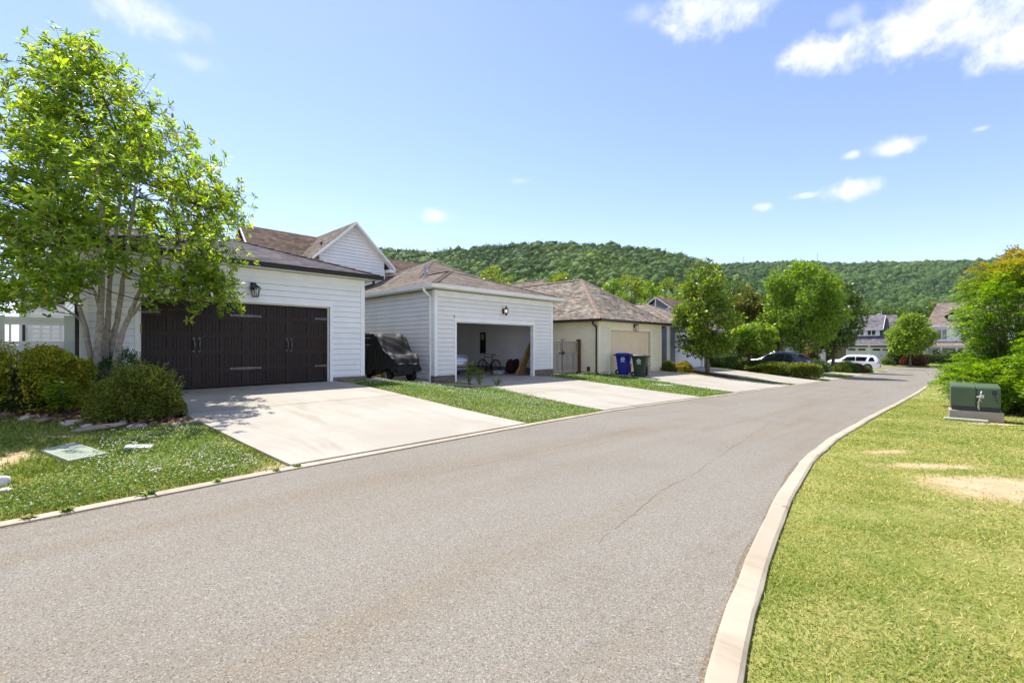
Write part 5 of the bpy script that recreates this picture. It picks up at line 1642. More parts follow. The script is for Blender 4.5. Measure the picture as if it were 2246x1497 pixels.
shrub('low_shrub', 'low dark shrub in front of the conical evergreen', (90.2, 6.6), (.8, .8, .8), 'deep_green_leaf', 114, 'shrub', .14, .5, 1500)

shrub('clipped_hedge', 'long clipped yellow-green hedge with a rounded end beside the driveway', (38.55, 8.6), (.80, 1.95, .98), 'hedge_leaf', 120, 'hedge', .10, .6, 20000, box=True)
shrub('clipped_hedge', 'dark low hedge behind the long clipped one', (39.6, 11.1), (.7, .9, .85), 'deep_green_leaf', 121, 'hedge', .10, .6, 5000, box=True)
shrub('clipped_hedge', 'dense dark green hedge under the left side of the redbud', (38.2, 13.1), (.95, 1.2, 1.35), 'deep_green_leaf', 122, 'hedge', .10, .6, 7000, box=True)
leafy_plant('hosta', 'bright leafy clump in front of the dense dark hedge', (38.1, 11.9), .85, .7, 'fresh_green_leaf', 123, 16, .28, .45, 'plant', None, 9)
leafy_plant('hosta', 'pale leafy clump at the foot of the small spreading tree', (37.7, 10.9), .55, .5, 'olive_leaf', 124, 14, .24, .45, 'plant', None, 8)
shrub('gold_shrub', 'bright golden shrub by the maple mulch', (28.9, 12.35), (.52, .52, .62), 'gold_leaf', 125, 'shrub', .09, .5, 3200)
shrub('low_shrub', 'dark green shrub at the right corner of the cream garage', (28.35, 13.1), (.5, .42, .62), 'privet_olive', 126, 'shrub', .08, .5, 3000)
shrub('low_shrub', 'green mound in front of the white suv', (63.8, 8.3), (1.0, 1.0, 1.15), 'fresh_green_leaf', 127, 'shrub', .13, .5, 2600)
shrub('low_shrub', 'low dark mound nearest the white suv wheel', (65.0, 7.1), (.9, .9, .75), 'deep_green_leaf', 128, 'shrub', .13, .5, 2200)
shrub('low_shrub', 'orange tinted mound between the green ones by the white suv', (63.3, 7.3), (.7, .7, .95), 'barberry_leaf', 129, 'shrub', .13, .5, 1800)
leafy_plant('spiky_plant', 'bronze spiky grass plant before the white suv door', (65.6, 8.0), 1.35, .85, 'barberry_leaf', 130, 40, .30, .1, 'plant', None, 6)
shrub('low_shrub', 'light green mound at the foot of the blossom tree', (60.2, 8.4), (1.1, .9, .95), 'lime_leaf', 131, 'shrub', .13, .5, 2200)
shrub('low_shrub', 'dark mound right of the blossom tree trunk', (61.9, 7.7), (.9, .8, .85), 'deep_green_leaf', 132, 'shrub', .13, .5, 2000)
shrub('low_shrub', 'deep green shrub between the dark suv and the blossom tree', (54.5, 9.6), (1.3, 1.2, 1.25), 'deep_green_leaf', 133, 'shrub', .14, .5, 2600)
shrub('climbing_shrub', 'reddish tall shrub at the nose of the white suv', (63.5, 11.6), (.8, .8, 3.0), 'barberry_leaf', 134, 'shrub', .14, .5, 2200)
tree('shrub_tree', 'leafy green bush between the two pale garages beyond the suv', (66, 13.0), 3.2, 1.3, 'fresh_green_leaf', 'bark_brown', 'round', .1, 30, 500, .16, .6, .07, 135)
tree('shrub_tree', 'green bush in the gap left of the charcoal-roofed far house', (90.5, 15.0), 4.2, 2.2, 'dark_tree_leaf', 'bark_brown', 'round', .08, 40, 260, .28, .6, .08, 137)
shrub('climber', 'green climber growing in the gap beside the covered cart', (8.35, 18.0), (.35, .5, 1.9), 'fresh_green_leaf', 136, 'plant', .09, .6, 1800, core=False)

# trees in the valley beyond the roofs
VALLEY = [  # u, v, height, radius, leaf, label
    (58.9, 61.4, 17.6, 3.6, 'lime_leaf', 'lime green tree rising behind the open garage roof, nearest its ridge end'),
    (65.3, 62.0, 17.2, 3.0, 'ash_leaf', 'mid green tree between two lime ones behind the open garage roof'),
    (71.0, 63.2, 16.6, 2.8, 'dark_tree_leaf', 'dark green tree just left of the distant hip roof'),
    (69.9, 54.2, 17.4, 3.4, 'lime_leaf', 'round lime tree over the right end of the distant hip roof'),
    (82.0, 58.9, 17.6, 3.0, 'olive_leaf', 'olive tree above the ridge of the cream garage'),
    (77.1, 46.8, 16.0, 3.2, 'ash_leaf', 'mid green tree over the right slope of the cream garage roof'),
    (83.1, 46.2, 17.6, 3.9, 'lime_leaf', 'tallest lime tree left of the truss gable'),
    (80.5, 40.3, 15.6, 3.3, 'ash_leaf', 'round green tree directly behind the truss gable'),
    (88.9, 40.3, 16.8, 4.1, 'lime_leaf', 'broad lime tree above the truss gable roof'),
    (89.2, 37.0, 15.4, 3.3, 'lime_leaf', 'yellow-green tree just left of the narrow maple'),
    (98.4, 36.1, 16.4, 3.8, 'dark_tree_leaf', 'dark tree behind the narrow maple'),
    (106.0, 34.0, 16.5, 4.2, 'dark_tree_leaf', 'dark tree showing right of the narrow maple'),
    (158.0, 15.8, 14.4, 5.4, 'dark_tree_leaf', 'dark tree behind the roof vent of the charcoal-roofed far house'),
    (168.0, 5.4, 14.0, 6.0, 'dark_tree_leaf', 'deep green tree between the two far houses'),
    (156.7, 10.0, 12.9, 5.0, 'dark_tree_leaf', 'dark tree over the right end of the charcoal far roof'),
    (70.9, 47.4, 14.4, 2.6, 'dark_tree_leaf', 'dark tree peeping over the cream garage roof left of its hip')
]
for k, (u, v, h, r, lf, lab) in enumerate(VALLEY):
    tree('valley_tree', lab, (u, v), h, r, lf, 'bark_brown', 'round', .12, 46, 70, .42, .75, .28, 200 + k, 'trees beyond the roofs', lr=(.24, .4))

# ------------------------------------------------------------------ big leafy shrubs behind the transformer
def spray_shrub(name, label, base, centre, rad, nspray, seed, leaf, tipmat=None, tipz=99, L=.075, cat='shrub', npin=11, W=.42, spread=.55, skirt=0):
    rng = np.random.default_rng(seed)
    z = G(*base)
    t = thing(name, label, cat, (base[0], base[1], z))
    mb = MB(); A = {0: ([], [], []), 1: ([], [], [])}
    c = np.array(centre); rad = np.array(rad)
    for k in range(nspray):
        d = rdir(rng, 1)[0]
        d[2] = d[2] * .85 + .18
        cc, rr = (np.array([base[0], base[1], z + .8]), rad * np.array([.98, .98, .42])) if rng.random() < skirt else (c, rad)
        p = cc + d * rr * (.55 + .47 * rng.random() ** .5) * (1 + .12 * math.sin(d[0] * 6 + seed) * math.sin(d[1] * 5 + d[2] * 5))
        if p[2] < z + .25: p[2] = z + .25 + rng.random() * .4
        g = d * np.array([1, 1, .55]) + np.array([0, 0, .12]) + rng.normal(0, .3, 3); g /= np.linalg.norm(g)
        Ls = rng.uniform(.28, .55)
        s0 = p - g * Ls * .6
        if k % 17 == 0:
            b0 = np.array([base[0] + rng.normal(0, .3), base[1] + rng.normal(0, .3), z])
            mb.tube([tuple(b0), tuple((b0 + s0) / 2 + [0, 0, .25]), tuple(s0), tuple(p)], [.022, .014, .007, .003], 5)
        side = np.cross(g, [0, 0, 1.0]); side /= np.linalg.norm(side) + 1e-6
        nrm = np.cross(side, g)
        for j in range(npin):
            s = j / npin
            q = s0 + g * Ls * s * 1.05 + np.array([0, 0, -.16 * s * s])
            for sg in (-1, 1):
                for rep in range(2):
                    dd = side * sg * rng.uniform(.6, 1) + g * rng.uniform(.3, .8) + rng.normal(0, .22, 3)
                    key = 1 if (tipmat and p[2] + rng.normal(0, .25) > tipz and s > .35) else 0
                    A[key][0].append(q + rng.normal(0, .02, 3) + side * sg * rep * L * spread); A[key][1].append(dd); A[key][2].append(nrm + rng.normal(0, .3, 3))
    mb.build('branches', 'bark_tan', t, smooth=True)
    for key, mt, nm in ((0, leaf, 'foliage'), (1, tipmat, 'young_foliage')):
        if A[key][0]:
            P = np.array(A[key][0]); l = L * rng.uniform(.65, 1.3, len(P))
            V, F = leaf_quad(P, np.array(A[key][1]), unit(np.array(A[key][2])), l, l * W)
            npmesh(nm, V, F, mt, t)
    return t
spray_shrub('feathery_shrub', 'tall feathery shrub with orange tips behind the green utility box', (20.9, -1.7), (21.5, -2.25, 2.0), (2.1, 2.1, 2.55), 4600, 141, 'nandina_leaf', 'nandina_tip', 3.75, .088, skirt=.34)
spray_shrub('feathery_shrub', 'lower spreading shrub at the right edge beside the utility box', (17.6, -2.6), (17.8, -2.6, .85), (1.3, 1.4, 1.45), 1100, 142, 'nandina_leaf', None, 99, .08)
spray_shrub('broadleaf_shrub', 'round-leaved branch reaching in at the right edge above the utility box', (16.2, -3.7), (16.6, -3.15, 2.35), (1.0, 1.0, 1.15), 260, 143, 'lime_leaf', None, 99, .13, 'shrub', 7, .8)

# ------------------------------------------------------------------ wooded ridge
CX = lambda px: (px - 1123.0) / 998.0
NEAR = np.array([(300, 640), (500, 600), (700, 565), (830, 547), (880, 551), (950, 556), (1000, 549), (1050, 545), (1100, 539), (1150, 537), (1250, 536), (1300, 537), (1350, 541), (1400, 547), (1450, 554), (1500, 564), (1540, 574), (1600, 597), (1680, 630), (1760, 665), (1850, 692), (2700, 720)], float)
FAR = np.array([(300, 650), (1000, 620), (1400, 596), (1575, 583), (1650, 579), (1750, 576), (1850, 579), (1950, 578), (2050, 576), (2150, 574), (2300, 571), (2700, 580)], float)
def hill_z(a, Y):
    """terrain height at tangent a (right of the view axis) and distance Y along it"""
    px = a * 998 + 1123
    e1 = (756 - np.interp(px, NEAR[:, 0], NEAR[:, 1])) / 998; e2 = (756 - np.interp(px, FAR[:, 0], FAR[:, 1])) / 998
    und = .05 * np.sin(a * 17 + Y * .011) + .035 * np.sin(a * 41 - Y * .023) + .02 * np.sin(a * 73 + Y * .04)
    t1 = np.clip((Y - 215) / (620 - 215), 0, 1); t2 = np.clip((Y - 300) / (1010 - 300), 0, 1)
    z1 = e1 * 620 * t1 ** 1.25 * (1 + und * np.sin(np.pi * t1)) * np.where(Y > 620, np.clip(1 - (Y - 620) / 500, 0, 1), 1)
    z2 = e2 * 1010 * t2 ** 1.3 * (1 + und * 1.2 * np.sin(np.pi * t2)) * np.where(Y > 1010, np.clip(1 - (Y - 1010) / 900, .3, 1), 1)
    return np.maximum(z1, z2) - 4.0
def w2(a, Y):
    X = a * Y; c_, s_ = math.cos(YAW), math.sin(YAW)
    return Y * c_ + X * s_, Y * s_ - X * c_
aa = np.linspace(CX(250), CX(2750), 200); YY = np.concatenate([np.linspace(200, 640, 60), np.linspace(660, 1100, 30), [1300, 1600]])
A2, Y2 = np.meshgrid(aa, YY)
U2, V2 = w2(A2, Y2); Z2 = hill_z(A2, Y2)
nx = len(aa); idx = np.arange(A2.size).reshape(A2.shape)
F = np.stack([idx[:-1, :-1], idx[:-1, 1:], idx[1:, 1:], idx[1:, :-1]], -1).reshape(-1, 4)
tag(npmesh('hill', np.stack([U2, V2, Z2], -1).reshape(-1, 3), F, 'forest', smooth=True, tone=np.full(A2.size, .2)), 'long wooded ridge behind the houses', 'hill', kind='structure')
# tree crowns over the slope
rng = np.random.default_rng(404)
n = 52000
a = rng.uniform(CX(480), CX(2330), n); Y = np.sqrt(rng.uniform(225 ** 2, 1010 ** 2, n))
z = hill_z(a, Y)
rad_ = np.clip(rng.lognormal(math.log(3.8), .34, n), 2.2, 8.0) * (1 + .15 * (Y > 700))
# keep what the slope in front does not hide
el = (z + 9 - 1.5) / Y
ai = np.clip(((a - CX(480)) / (CX(2330) - CX(480)) * 240).astype(int), 0, 239)
keep = np.zeros(n, bool)
for k in range(240):
    i = np.where(ai == k)[0]; i = i[np.argsort(Y[i])]
    prof = np.maximum.accumulate((hill_z(a[i], Y[i]) + 2) / Y[i])
    keep[i] = el[i] > prof - .002
# thin out so crowns do not pile up
cell = {}
order = np.where(keep)[0]
U_, V_ = w2(a, Y)
sel = []
for i in order:
    key = (int(U_[i] // 4.3), int(V_[i] // 4.3))
    if key in cell: continue
    cell[key] = 1; sel.append(i)
sel = np.array(sel)
bm = bmesh.new(); bmesh.ops.create_icosphere(bm, subdivisions=1, radius=1)
iv = np.array([v.co[:] for v in bm.verts]); if_ = np.array([[v.index for v in f.verts] for f in bm.faces]); bm.free()
m_ = len(sel)
J = 1 + rng.normal(0, .22, (m_, len(iv)))
r = rad_[sel][:, None]
VX = iv[None, :, 0] * J * r + U_[sel][:, None]; VY = iv[None, :, 1] * J * r + V_[sel][:, None]
VZ = iv[None, :, 2] * J * r * rng.uniform(.8, 1.15, (m_, 1)) + (z[sel] + rng.uniform(1.5, 6.0, m_))[:, None]
V = np.stack([VX, VY, VZ], -1).reshape(-1, 3)
F = (if_[None] + (np.arange(m_) * len(iv))[:, None, None]).reshape(-1, 3)
# colour drifts over the slope, plus each tree's own tone
tone_t = np.clip(rng.normal(.47, .19, m_) + .12 * np.sin(a[sel] * 23 + Y[sel] * .02) + .10 * np.sin(a[sel] * 9 - Y[sel] * .013) - .12 * (Y[sel] > 560), 0, 1)
tone = np.repeat(tone_t, len(iv))
# leaf clumps break the outline of every crown
q = 22
ii = np.repeat(np.arange(m_), q)
d = rdir(rng, len(ii)); d[:, 2] = np.abs(d[:, 2]) * .9 + .05; d = unit(d)
P = np.stack([U_[sel][ii], V_[sel][ii], z[sel][ii] + 4.6], 1) + d * (rad_[sel][ii] * rng.uniform(.85, 1.16, len(ii)))[:, None]
N = unit(d + rng.normal(0, .5, d.shape)); D = rdir(rng, len(ii))
l = rng.uniform(1.0, 2.3, len(ii))
V3, F3 = leaf_quad(P, D, N, l, l * .8)
tone3 = np.repeat(np.clip(tone_t[ii] + rng.normal(.02, .1, len(ii)), 0, 1), 4)
F4 = np.concatenate([F3[:, [0, 1, 2]], F3[:, [0, 2, 3]]]) + len(V)
o = npmesh('forest', np.concatenate([V, V3]), np.concatenate([F, F4]), 'forest', tone=np.concatenate([tone, tone3]))
tag(o, 'unbroken green forest covering the ridge', 'forest', kind='stuff')
print('forest crowns', m_)

# two thin masts on the skyline
for (a_, Y_, h_, lab) in ((CX(1631), 1000, 26, 'thin radio mast on the left of the far ridge'), (CX(1793), 1000, 30, 'thin radio mast on the skyline above the big green street tree')):
    u_, v_ = w2(a_, Y_); z_ = float(hill_z(np.array(a_), np.array(Y_)))
    t = thing('radio_mast', lab, 'mast', (u_, v_, z_), 0, 'masts on the ridge')
    mb = MB()
    for k in range(3):
        an = k * 2.094
        mb.bar((u_ + 1.0 * math.cos(an), v_ + 1.0 * math.sin(an), z_), (u_ + .35 * math.cos(an), v_ + .35 * math.sin(an), z_ + h_), .22, .22)
    for j in range(8): mb.tube([(u_ + .8 * math.cos(k * 2.094), v_ + .8 * math.sin(k * 2.094), z_ + 1 + j * h_ / 8) for k in range(3)], .1, 4, False, True)
    mb.build('tower', 'galvanised', t)
    MB().bar((u_, v_, z_ + h_), (u_, v_, z_ + h_ + 4), .2, .2).build('antenna', 'white_trim', t)

# ------------------------------------------------------------------ vehicles
def car(name, label, loc, rz, pitch, st, paintm, L, windows, rear, wheels, wr_=.36, lights=None, glass='dark_glass', rails=True, group=None, mirror=None):
    """st: stations (x, z bottom, z shoulder, z roof, half width, half roof width); x runs from tail to nose"""
    t = thing(name, label, 'car', loc)
    t.rotation_euler = (0, -pitch, rz)
    S = np.array(st)
    def sec(x): return [np.interp(x, S[:, 0], S[:, k]) for k in range(1, 6)]
    mb = MB()
    rings = []
    for row in st:
        x, zb, sh, zr, w, wr = row
        half = [(w * .90, zb), (w * .985, zb + .10), (w, (zb + sh) / 2), (w * .985, sh - .03), (w * .955, sh + .02), (wr + .03, zr - .09), (wr - .05, zr - .015), (wr * .55, zr + .012), (0, zr + .018)]
        ring = [(x, y, z) for y, z in half] + [(x, -y, z) for y, z in half[-2::-1]]
        rings.append(ring)
    n = len(rings[0])
    vs = [p for r_ in rings for p in r_]
    fs = []
    for i in range(len(rings) - 1):
        for k in range(n - 1): fs.append((i * n + k, i * n + k + 1, (i + 1) * n + k + 1, (i + 1) * n + k))
        fs.append((i * n + n - 1, i * n, (i + 1) * n, (i + 1) * n + n - 1))
    fs.append(tuple(range(n))); fs.append(tuple(reversed(range((len(rings) - 1) * n, len(rings) * n))))
    mb.add(vs, fs)
    b = mb.build('body', paintm, t, True, True)
    md = b.modifiers.new('edge', 'EDGE_SPLIT'); md.split_angle = R(38)
    # side windows follow the cabin surface
    def ysurf(x, z):
        zb, sh, zr, w, wr = sec(x)
        k = np.clip((z - (sh + .02)) / max(.05, (zr - .09) - (sh + .02)), 0, 1)
        return w * .955 + (wr + .03 - w * .955) * k
    for poly in windows:
        for sg in (-1, 1):
            wb_ = MB(); P = []
            m_ = len(poly)
            for i in range(m_):
                (x0, z0), (x1, z1) = poly[i], poly[(i + 1) % m_]
                for s in (0, .5): P.append((x0 + (x1 - x0) * s, z0 + (z1 - z0) * s))
            wb_.poly([(x, sg * (ysurf(x, z) + .012), z) for x, z in P])
            wb_.build('side_window', glass, t, False, True)
    for nm, mt, polys in rear:
        for pl in polys:
            MB().poly(pl).build(nm, mt, t, False, True)
    W_ = max(S[:, 4])
    for x in wheels:
        for sg in (-1, 1):
            tm = MB(); tm.lathe([(wr_ * .62, -.11), (wr_ * .96, -.115), (wr_, -.07), (wr_, .07), (wr_ * .96, .115), (wr_ * .62, .11)], (x, sg * (W_ - .10), wr_), 22, 'y')
            wh = tm.build('wheel', 'rubber', t, False, True)
            rm = MB(); yy = sg * (W_ + .005)
            rm.lathe([(wr_ * .58, -.012), (wr_ * .66, 0), (wr_ * .60, .012)], (x, yy, wr_), 22, 'y')
            for k in range(6):
                an = k * math.pi / 3
                rm.bar((x, yy, wr_), (x + wr_ * .6 * math.cos(an), yy, wr_ + wr_ * .6 * math.sin(an)), .025, wr_ * .22, (math.cos(an + 1.57), 0, math.sin(an + 1.57)))
            rm.build('rim', 'galvanised', wh, False, True)
            am = MB(); pts = [(x + (wr_ + .07) * math.cos(k * math.pi / 12), sg * (W_ * 1.0 + .004), wr_ + (wr_ + .07) * math.sin(k * math.pi / 12)) for k in range(-1, 14)]
            am.poly(pts); am.build('wheel_arch', 'plastic_black', t, False, True)
    if rails:
        for sg in (-1, 1):
            xs = [x for x in np.linspace(S[3, 0] + .2, S[3, 0] + L * .48, 8)]
            MB().tube([(x, sg * (sec(x)[4] - .06), sec(x)[2] + .035) for x in xs], .018, 6).build('roof_rail', 'chrome', t, True, True)
    if mirror:
        for sg in (-1, 1):
            mm = MB(); x, z = mirror; y = ysurf(x, z) + .14
            mm.lathe([(.05, -.10), (.085, -.05), (.085, .05), (.05, .10)], (x, sg * y, z), 8, 'x'); mm.build('mirror', 'plastic_black', t, True, True)
    return t

WS = [(0, .52, .78, .84, .90, .84), (.05, .42, 1.02, 1.10, .98, .92), (.12, .36, 1.10, 1.30, 1.0, .88), (.52, .32, 1.13, 1.82, 1.0, .76), (.8, .30, 1.13, 1.90, 1.0, .76), (2.2, .30, 1.12, 1.91, 1.0, .77), (3.0, .30, 1.11, 1.87, 1.0, .75), (3.35, .30, 1.10, 1.76, 1.0, .74), (3.98, .30, 1.09, 1.25, .99, .84), (4.9, .34, 1.02, 1.15, .97, .84), (5.2, .40, .92, 1.02, .92, .80), (5.30, .50, .78, .86, .84, .74)]
wz = G(71, 8.5)
car('parked_car', 'white full-size suv parked nose-in by the far shrubs', (71.0, 6.0, G(71, 6.6) + .03), R(90), .03, WS, 'car_white', 5.3,
    [[(.46, 1.20), (1.12, 1.17), (.96, 1.66), (.66, 1.68)], [(1.38, 1.17), (2.32, 1.15), (2.32, 1.68), (1.22, 1.69)], [(2.40, 1.15), (3.72, 1.14), (3.22, 1.63), (2.40, 1.68)]],
    [('rear_window', 'dark_glass', [[(.075, -.75, 1.16), (.075, .75, 1.16), (.46, .66, 1.70), (.46, -.66, 1.70)]]),
     ('taillight', 'tail_red', [[(.0, s * .70, .95), (.03, s * .94, .95), (.10, s * .99, 1.30), (.05, s * .78, 1.25)] for s in (-1, 1)] + [[(.04, s * .955, .92), (.22, s * 1.012, .95), (.22, s * 1.008, 1.12), (.10, s * .99, 1.12)] for s in (-1, 1)]),
     ('bumper', 'plastic_black', [[(-.015, -.82, .50), (-.015, .82, .50), (-.012, .86, .62), (-.012, -.86, .62)]]),
     ('licence_plate', 'plate_blue', [[(-.02, -.16, .70), (-.02, .16, .70), (-.018, .16, .84), (-.018, -.16, .84)]])],
    (1.12, 4.25), .40, mirror=(3.62, 1.22))
DS = [(0, .50, .72, .80, .84, .76), (.06, .40, .92, .98, .93, .86), (.16, .34, .98, 1.12, .95, .84), (.55, .30, 1.0, 1.44, .96, .74), (.85, .28, 1.0, 1.58, .96, .71), (1.5, .28, .99, 1.67, .96, .70), (2.2, .28, .98, 1.69, .96, .70), (2.75, .28, .97, 1.63, .96, .69), (3.05, .28, .97, 1.50, .95, .69), (3.55, .28, .95, 1.12, .94, .78), (4.3, .32, .88, 1.0, .92, .78), (4.6, .38, .78, .88, .86, .72), (4.72, .46, .68, .74, .78, .66)]
car('parked_car', 'dark navy crossover suv parked behind the long clipped hedge', (43.4, 8.1, G(43.4, 8.8) + .03), R(90), .055, DS, 'car_navy', 4.72,
    [[(.78, 1.06), (1.72, 1.03), (1.66, 1.56), (1.25, 1.53)], [(1.78, 1.03), (2.45, 1.02), (2.45, 1.55), (1.72, 1.57)], [(2.52, 1.02), (3.40, 1.0), (2.95, 1.42), (2.52, 1.54)]],
    [('rear_window', 'window_glass', [[(.14, -.72, 1.04), (.14, .72, 1.04), (.52, .62, 1.40), (.52, -.62, 1.40)]]),
     ('taillight', 'tail_red', [[(.02, s * .50, .86), (.02, s * .84, .84), (.08, s * .93, .98), (.08, s * .52, .98)] for s in (-1, 1)] + [[(.05, s * .925, .82), (.40, s * .972, .92), (.40, s * .966, 1.0), (.10, s * .945, 1.0)] for s in (-1, 1)]),
     ('licence_plate', 'plate_blue', [[(-.01, -.16, .66), (-.01, .16, .66), (-.008, .16, .78), (-.008, -.16, .78)]]),
     ('spoiler', 'car_navy', [[(.42, -.66, 1.545), (.42, .66, 1.545), (.80, .66, 1.60), (.80, -.66, 1.60)]])],
    (.98, 3.78), .35, mirror=(3.22, 1.06))
SS = [(0, .45, .70, .80, .80, .74), (.05, .36, .90, .98, .89, .80), (.14, .30, .96, 1.06, .91, .80), (.75, .26, .97, 1.09, .91, .80), (1.5, .24, .96, 1.40, .91, .64), (2.2, .24, .95, 1.46, .91, .63), (2.9, .24, .93, 1.40, .91, .63), (3.65, .26, .90, 1.02, .90, .74), (4.5, .3, .80, .88, .86, .72), (4.75, .38, .66, .74, .76, .66)]
car('parked_car', 'silver sedan seen from behind inside the open garage', (12.92, 16.0, .012), R(90), 0, SS, 'car_silver', 4.75,
    [[(1.0, 1.02), (1.9, 1.0), (1.9, 1.36), (1.52, 1.33)], [(1.95, 1.0), (3.35, .97), (2.85, 1.31), (1.95, 1.37)]],
    [('rear_window', 'dark_glass', [[(.80, -.62, 1.115), (.80, .62, 1.115), (1.42, .54, 1.40), (1.42, -.54, 1.40)]]),
     ('taillight', 'tail_red', [[(.03, s * .56, .80), (.03, s * .84, .80), (.06, s * .895, .93), (.03, s * .56, .90)] for s in (-1, 1)] + [[(.06, s * .90, .80), (.30, s * .918, .86), (.30, s * .915, .94), (.08, s * .90, .94)] for s in (-1, 1)]),
     ('licence_plate', 'plate_blue', [[(.008, -.26, .62), (.008, .26, .62), (.015, .26, .76), (.015, -.26, .76)]]),
     ('emblem', 'chrome', [[(.035 + .002, .055 * math.cos(k * .524), .90 + .055 * math.sin(k * .524)) for k in range(12)]]),
     ('bumper_trim', 'plastic_black', [[(-.006, -.78, .46), (-.006, .78, .46), (.0, .80, .52), (.0, -.80, .52)]])],
    (1.0, 3.8), .32, rails=False, mirror=(3.2, 1.0))

# ------------------------------------------------------------------ covered golf cart between the first two garages
gc = thing('covered_cart', 'small cart under a draped black cover between the two white garages', 'covered cart', (9.3, 15.6, .13))
z0 = G(9.3, 15.2) + .02
vn, vt = 14.15, 16.55          # nose and tail along v
uc_, hw = 9.32, .64
rng = np.random.default_rng(66)
# profile of the covered shape along its length (s=0 nose): top height, half width, hem height
S_ = np.array([(0, .66, .46, .42), (.05, .86, .56, .42), (.14, 1.04, .61, .46), (.28, 1.27, .62, .47), (.38, 1.45, .62, .38), (.48, 1.68, .62, .40), (.56, 1.76, .63, .40), (.60, 1.80, .64, .34), (.8, 1.81, .65, .22), (.95, 1.80, .64, .14), (1.0, 1.72, .61, .12)])
nu_, nv_ = 90, 72
V = []
for i in range(nu_ + 1):
    s = i / nu_
    top, w_, hem = [np.interp(s, S_[:, 0], S_[:, k]) for k in (1, 2, 3)]
    for j in range(nv_ + 1):
        t = j / nv_          # from one hem over the top to the other
        a = (t - .5) * 2
        side = np.clip((abs(a) - .36) / .64, 0, 1)
        x = math.copysign(min(abs(a) / .36, 1) ** .9 * w_, a) if abs(a) > 1e-6 else 0
        zz = top + (hem - top) * side ** 1.0
        flare = .07 * side ** 2
        # folds hang from the roof edge, sag between the supports
        fold = (.030 * math.sin(s * 34 + 3 * math.sin(s * 9 + a * 2) + a * 3) + .018 * math.sin(s * 71 + a * 9)) * side ** .7
        wr = .016 * math.sin(s * 23 - a * 31 + 4 * math.sin(a * 7)) + .012 * math.sin(s * 57 + a * 19)
        sag = -.17 * math.exp(-((s - .27) / .10) ** 2) * (1 - abs(a) ** 2 * .8) * (1 + .4 * math.sin(a * 5 + 1))
        X = x + math.copysign(flare + fold, a) if abs(a) > .3 else x + wr
        Z = zz + (wr if side < .5 else 0) + sag * (1 - side) + (.05 * math.sin(s * 19 + a) * side ** 3)
        y = vn + (vt - vn) * s + .04 * math.sin(a * 11 + s * 5) * side + (.05 * (1 - side) if s > .9 else 0)
        V.append((uc_ + X, y, z0 + Z))
n = nv_ + 1
F = [(i * n + j, i * n + j + 1, (i + 1) * n + j + 1, (i + 1) * n + j) for i in range(nu_) for j in range(nv_)]
paint('cart_cover', (.0065, .006, .0065), .62, .25, 6, .3, 0, .25, 40)
# nose and tail curtains close the ends
V = V
for i0, dy in ((0, -.02), (nu_, .03)):
    base_ = len(V); ring = [V[i0 * n + j] for j in range(n)]
    for k in range(1, 9):
        f = k / 8
        for j in range(n):
            p = ring[j]; m_ = ring[n - 1 - j]
            topz = p[2]
            lowz = z0 + (.38 if i0 == 0 else .14) + .03 * math.sin(j * .5)
            V.append((p[0], p[1] + dy * f + .025 * math.sin(j * .55 + f * 3) * f, topz + (min(lowz, topz) - topz) * f))
    prev = [i0 * n + j for j in range(n)]
    for k in range(1, 9):
        cur = [base_ + (k - 1) * n + j for j in range(n)]
        for j in range(n - 1): F.append((prev[j], prev[j + 1], cur[j + 1], cur[j]))
        prev = cur
cov = npmesh('cover', np.array(V), np.array(F), 'cart_cover', gc, True)
pb = MB()
for sg in (-1, 1):
    for zz in (1.62, 1.36):
        pts = []
        for k in range(24):
            s = .62 + .37 * k / 23
            top, w_, hem = [np.interp(s, S_[:, 0], S_[:, c_]) for c_ in (1, 2, 3)]
            side = np.clip((top - zz) / (top - hem), .02, 1); a = sg * (.36 + .64 * side)
            fold = (.030 * math.sin(s * 34 + 3 * math.sin(s * 9 + a * 2) + a * 3) + .018 * math.sin(s * 71 + a * 9)) * side ** .7
            pts.append((uc_ + sg * w_ + sg * (.07 * side ** 2 + fold + .008), vn + (vt - vn) * s, z0 + zz))
        pb.tube(pts, .006, 5)
pb.build('piping', 'emblem_white', cov)
for (a, b) in ((-.52, 14.75), (.52, 14.75), (-.52, 16.25), (.52, 16.25)):
    c_ = (uc_ + a, b, z0 + .23)
    wb_ = MB().lathe([(.14, -.09), (.225, -.095), (.235, -.05), (.235, .05), (.225, .095), (.14, .09)], c_, 20, 'x'); wh = wb_.build('wheel', 'rubber', gc)
    rm = MB(); sx = -.1 if a < 0 else .1
    rm.lathe([(.125, -.01), (.145, 0), (.125, .01)], (c_[0] + sx, c_[1], c_[2]), 20, 'x')
    for k in range(5):
        an = k * 1.2566
        rm.bar((c_[0] + sx, c_[1], c_[2]), (c_[0] + sx, c_[1] + .13 * math.cos(an), c_[2] + .13 * math.sin(an)), .02, .05, (0, math.cos(an + 1.57), math.sin(an + 1.57)))
    rm.build('rim', 'galvanised', wh)
ab = MB(); ab.tube([(uc_ - .5, 14.75, z0 + .23), (uc_ + .5, 14.75, z0 + .23)], .03, 8); ab.tube([(uc_ - .5, 16.25, z0 + .23), (uc_ + .5, 16.25, z0 + .23)], .03, 8); ab.box(uc_ - .4, uc_ + .4, 14.5, 16.4, z0 + .26, z0 + .36); ab.build('chassis', 'black_metal', gc)
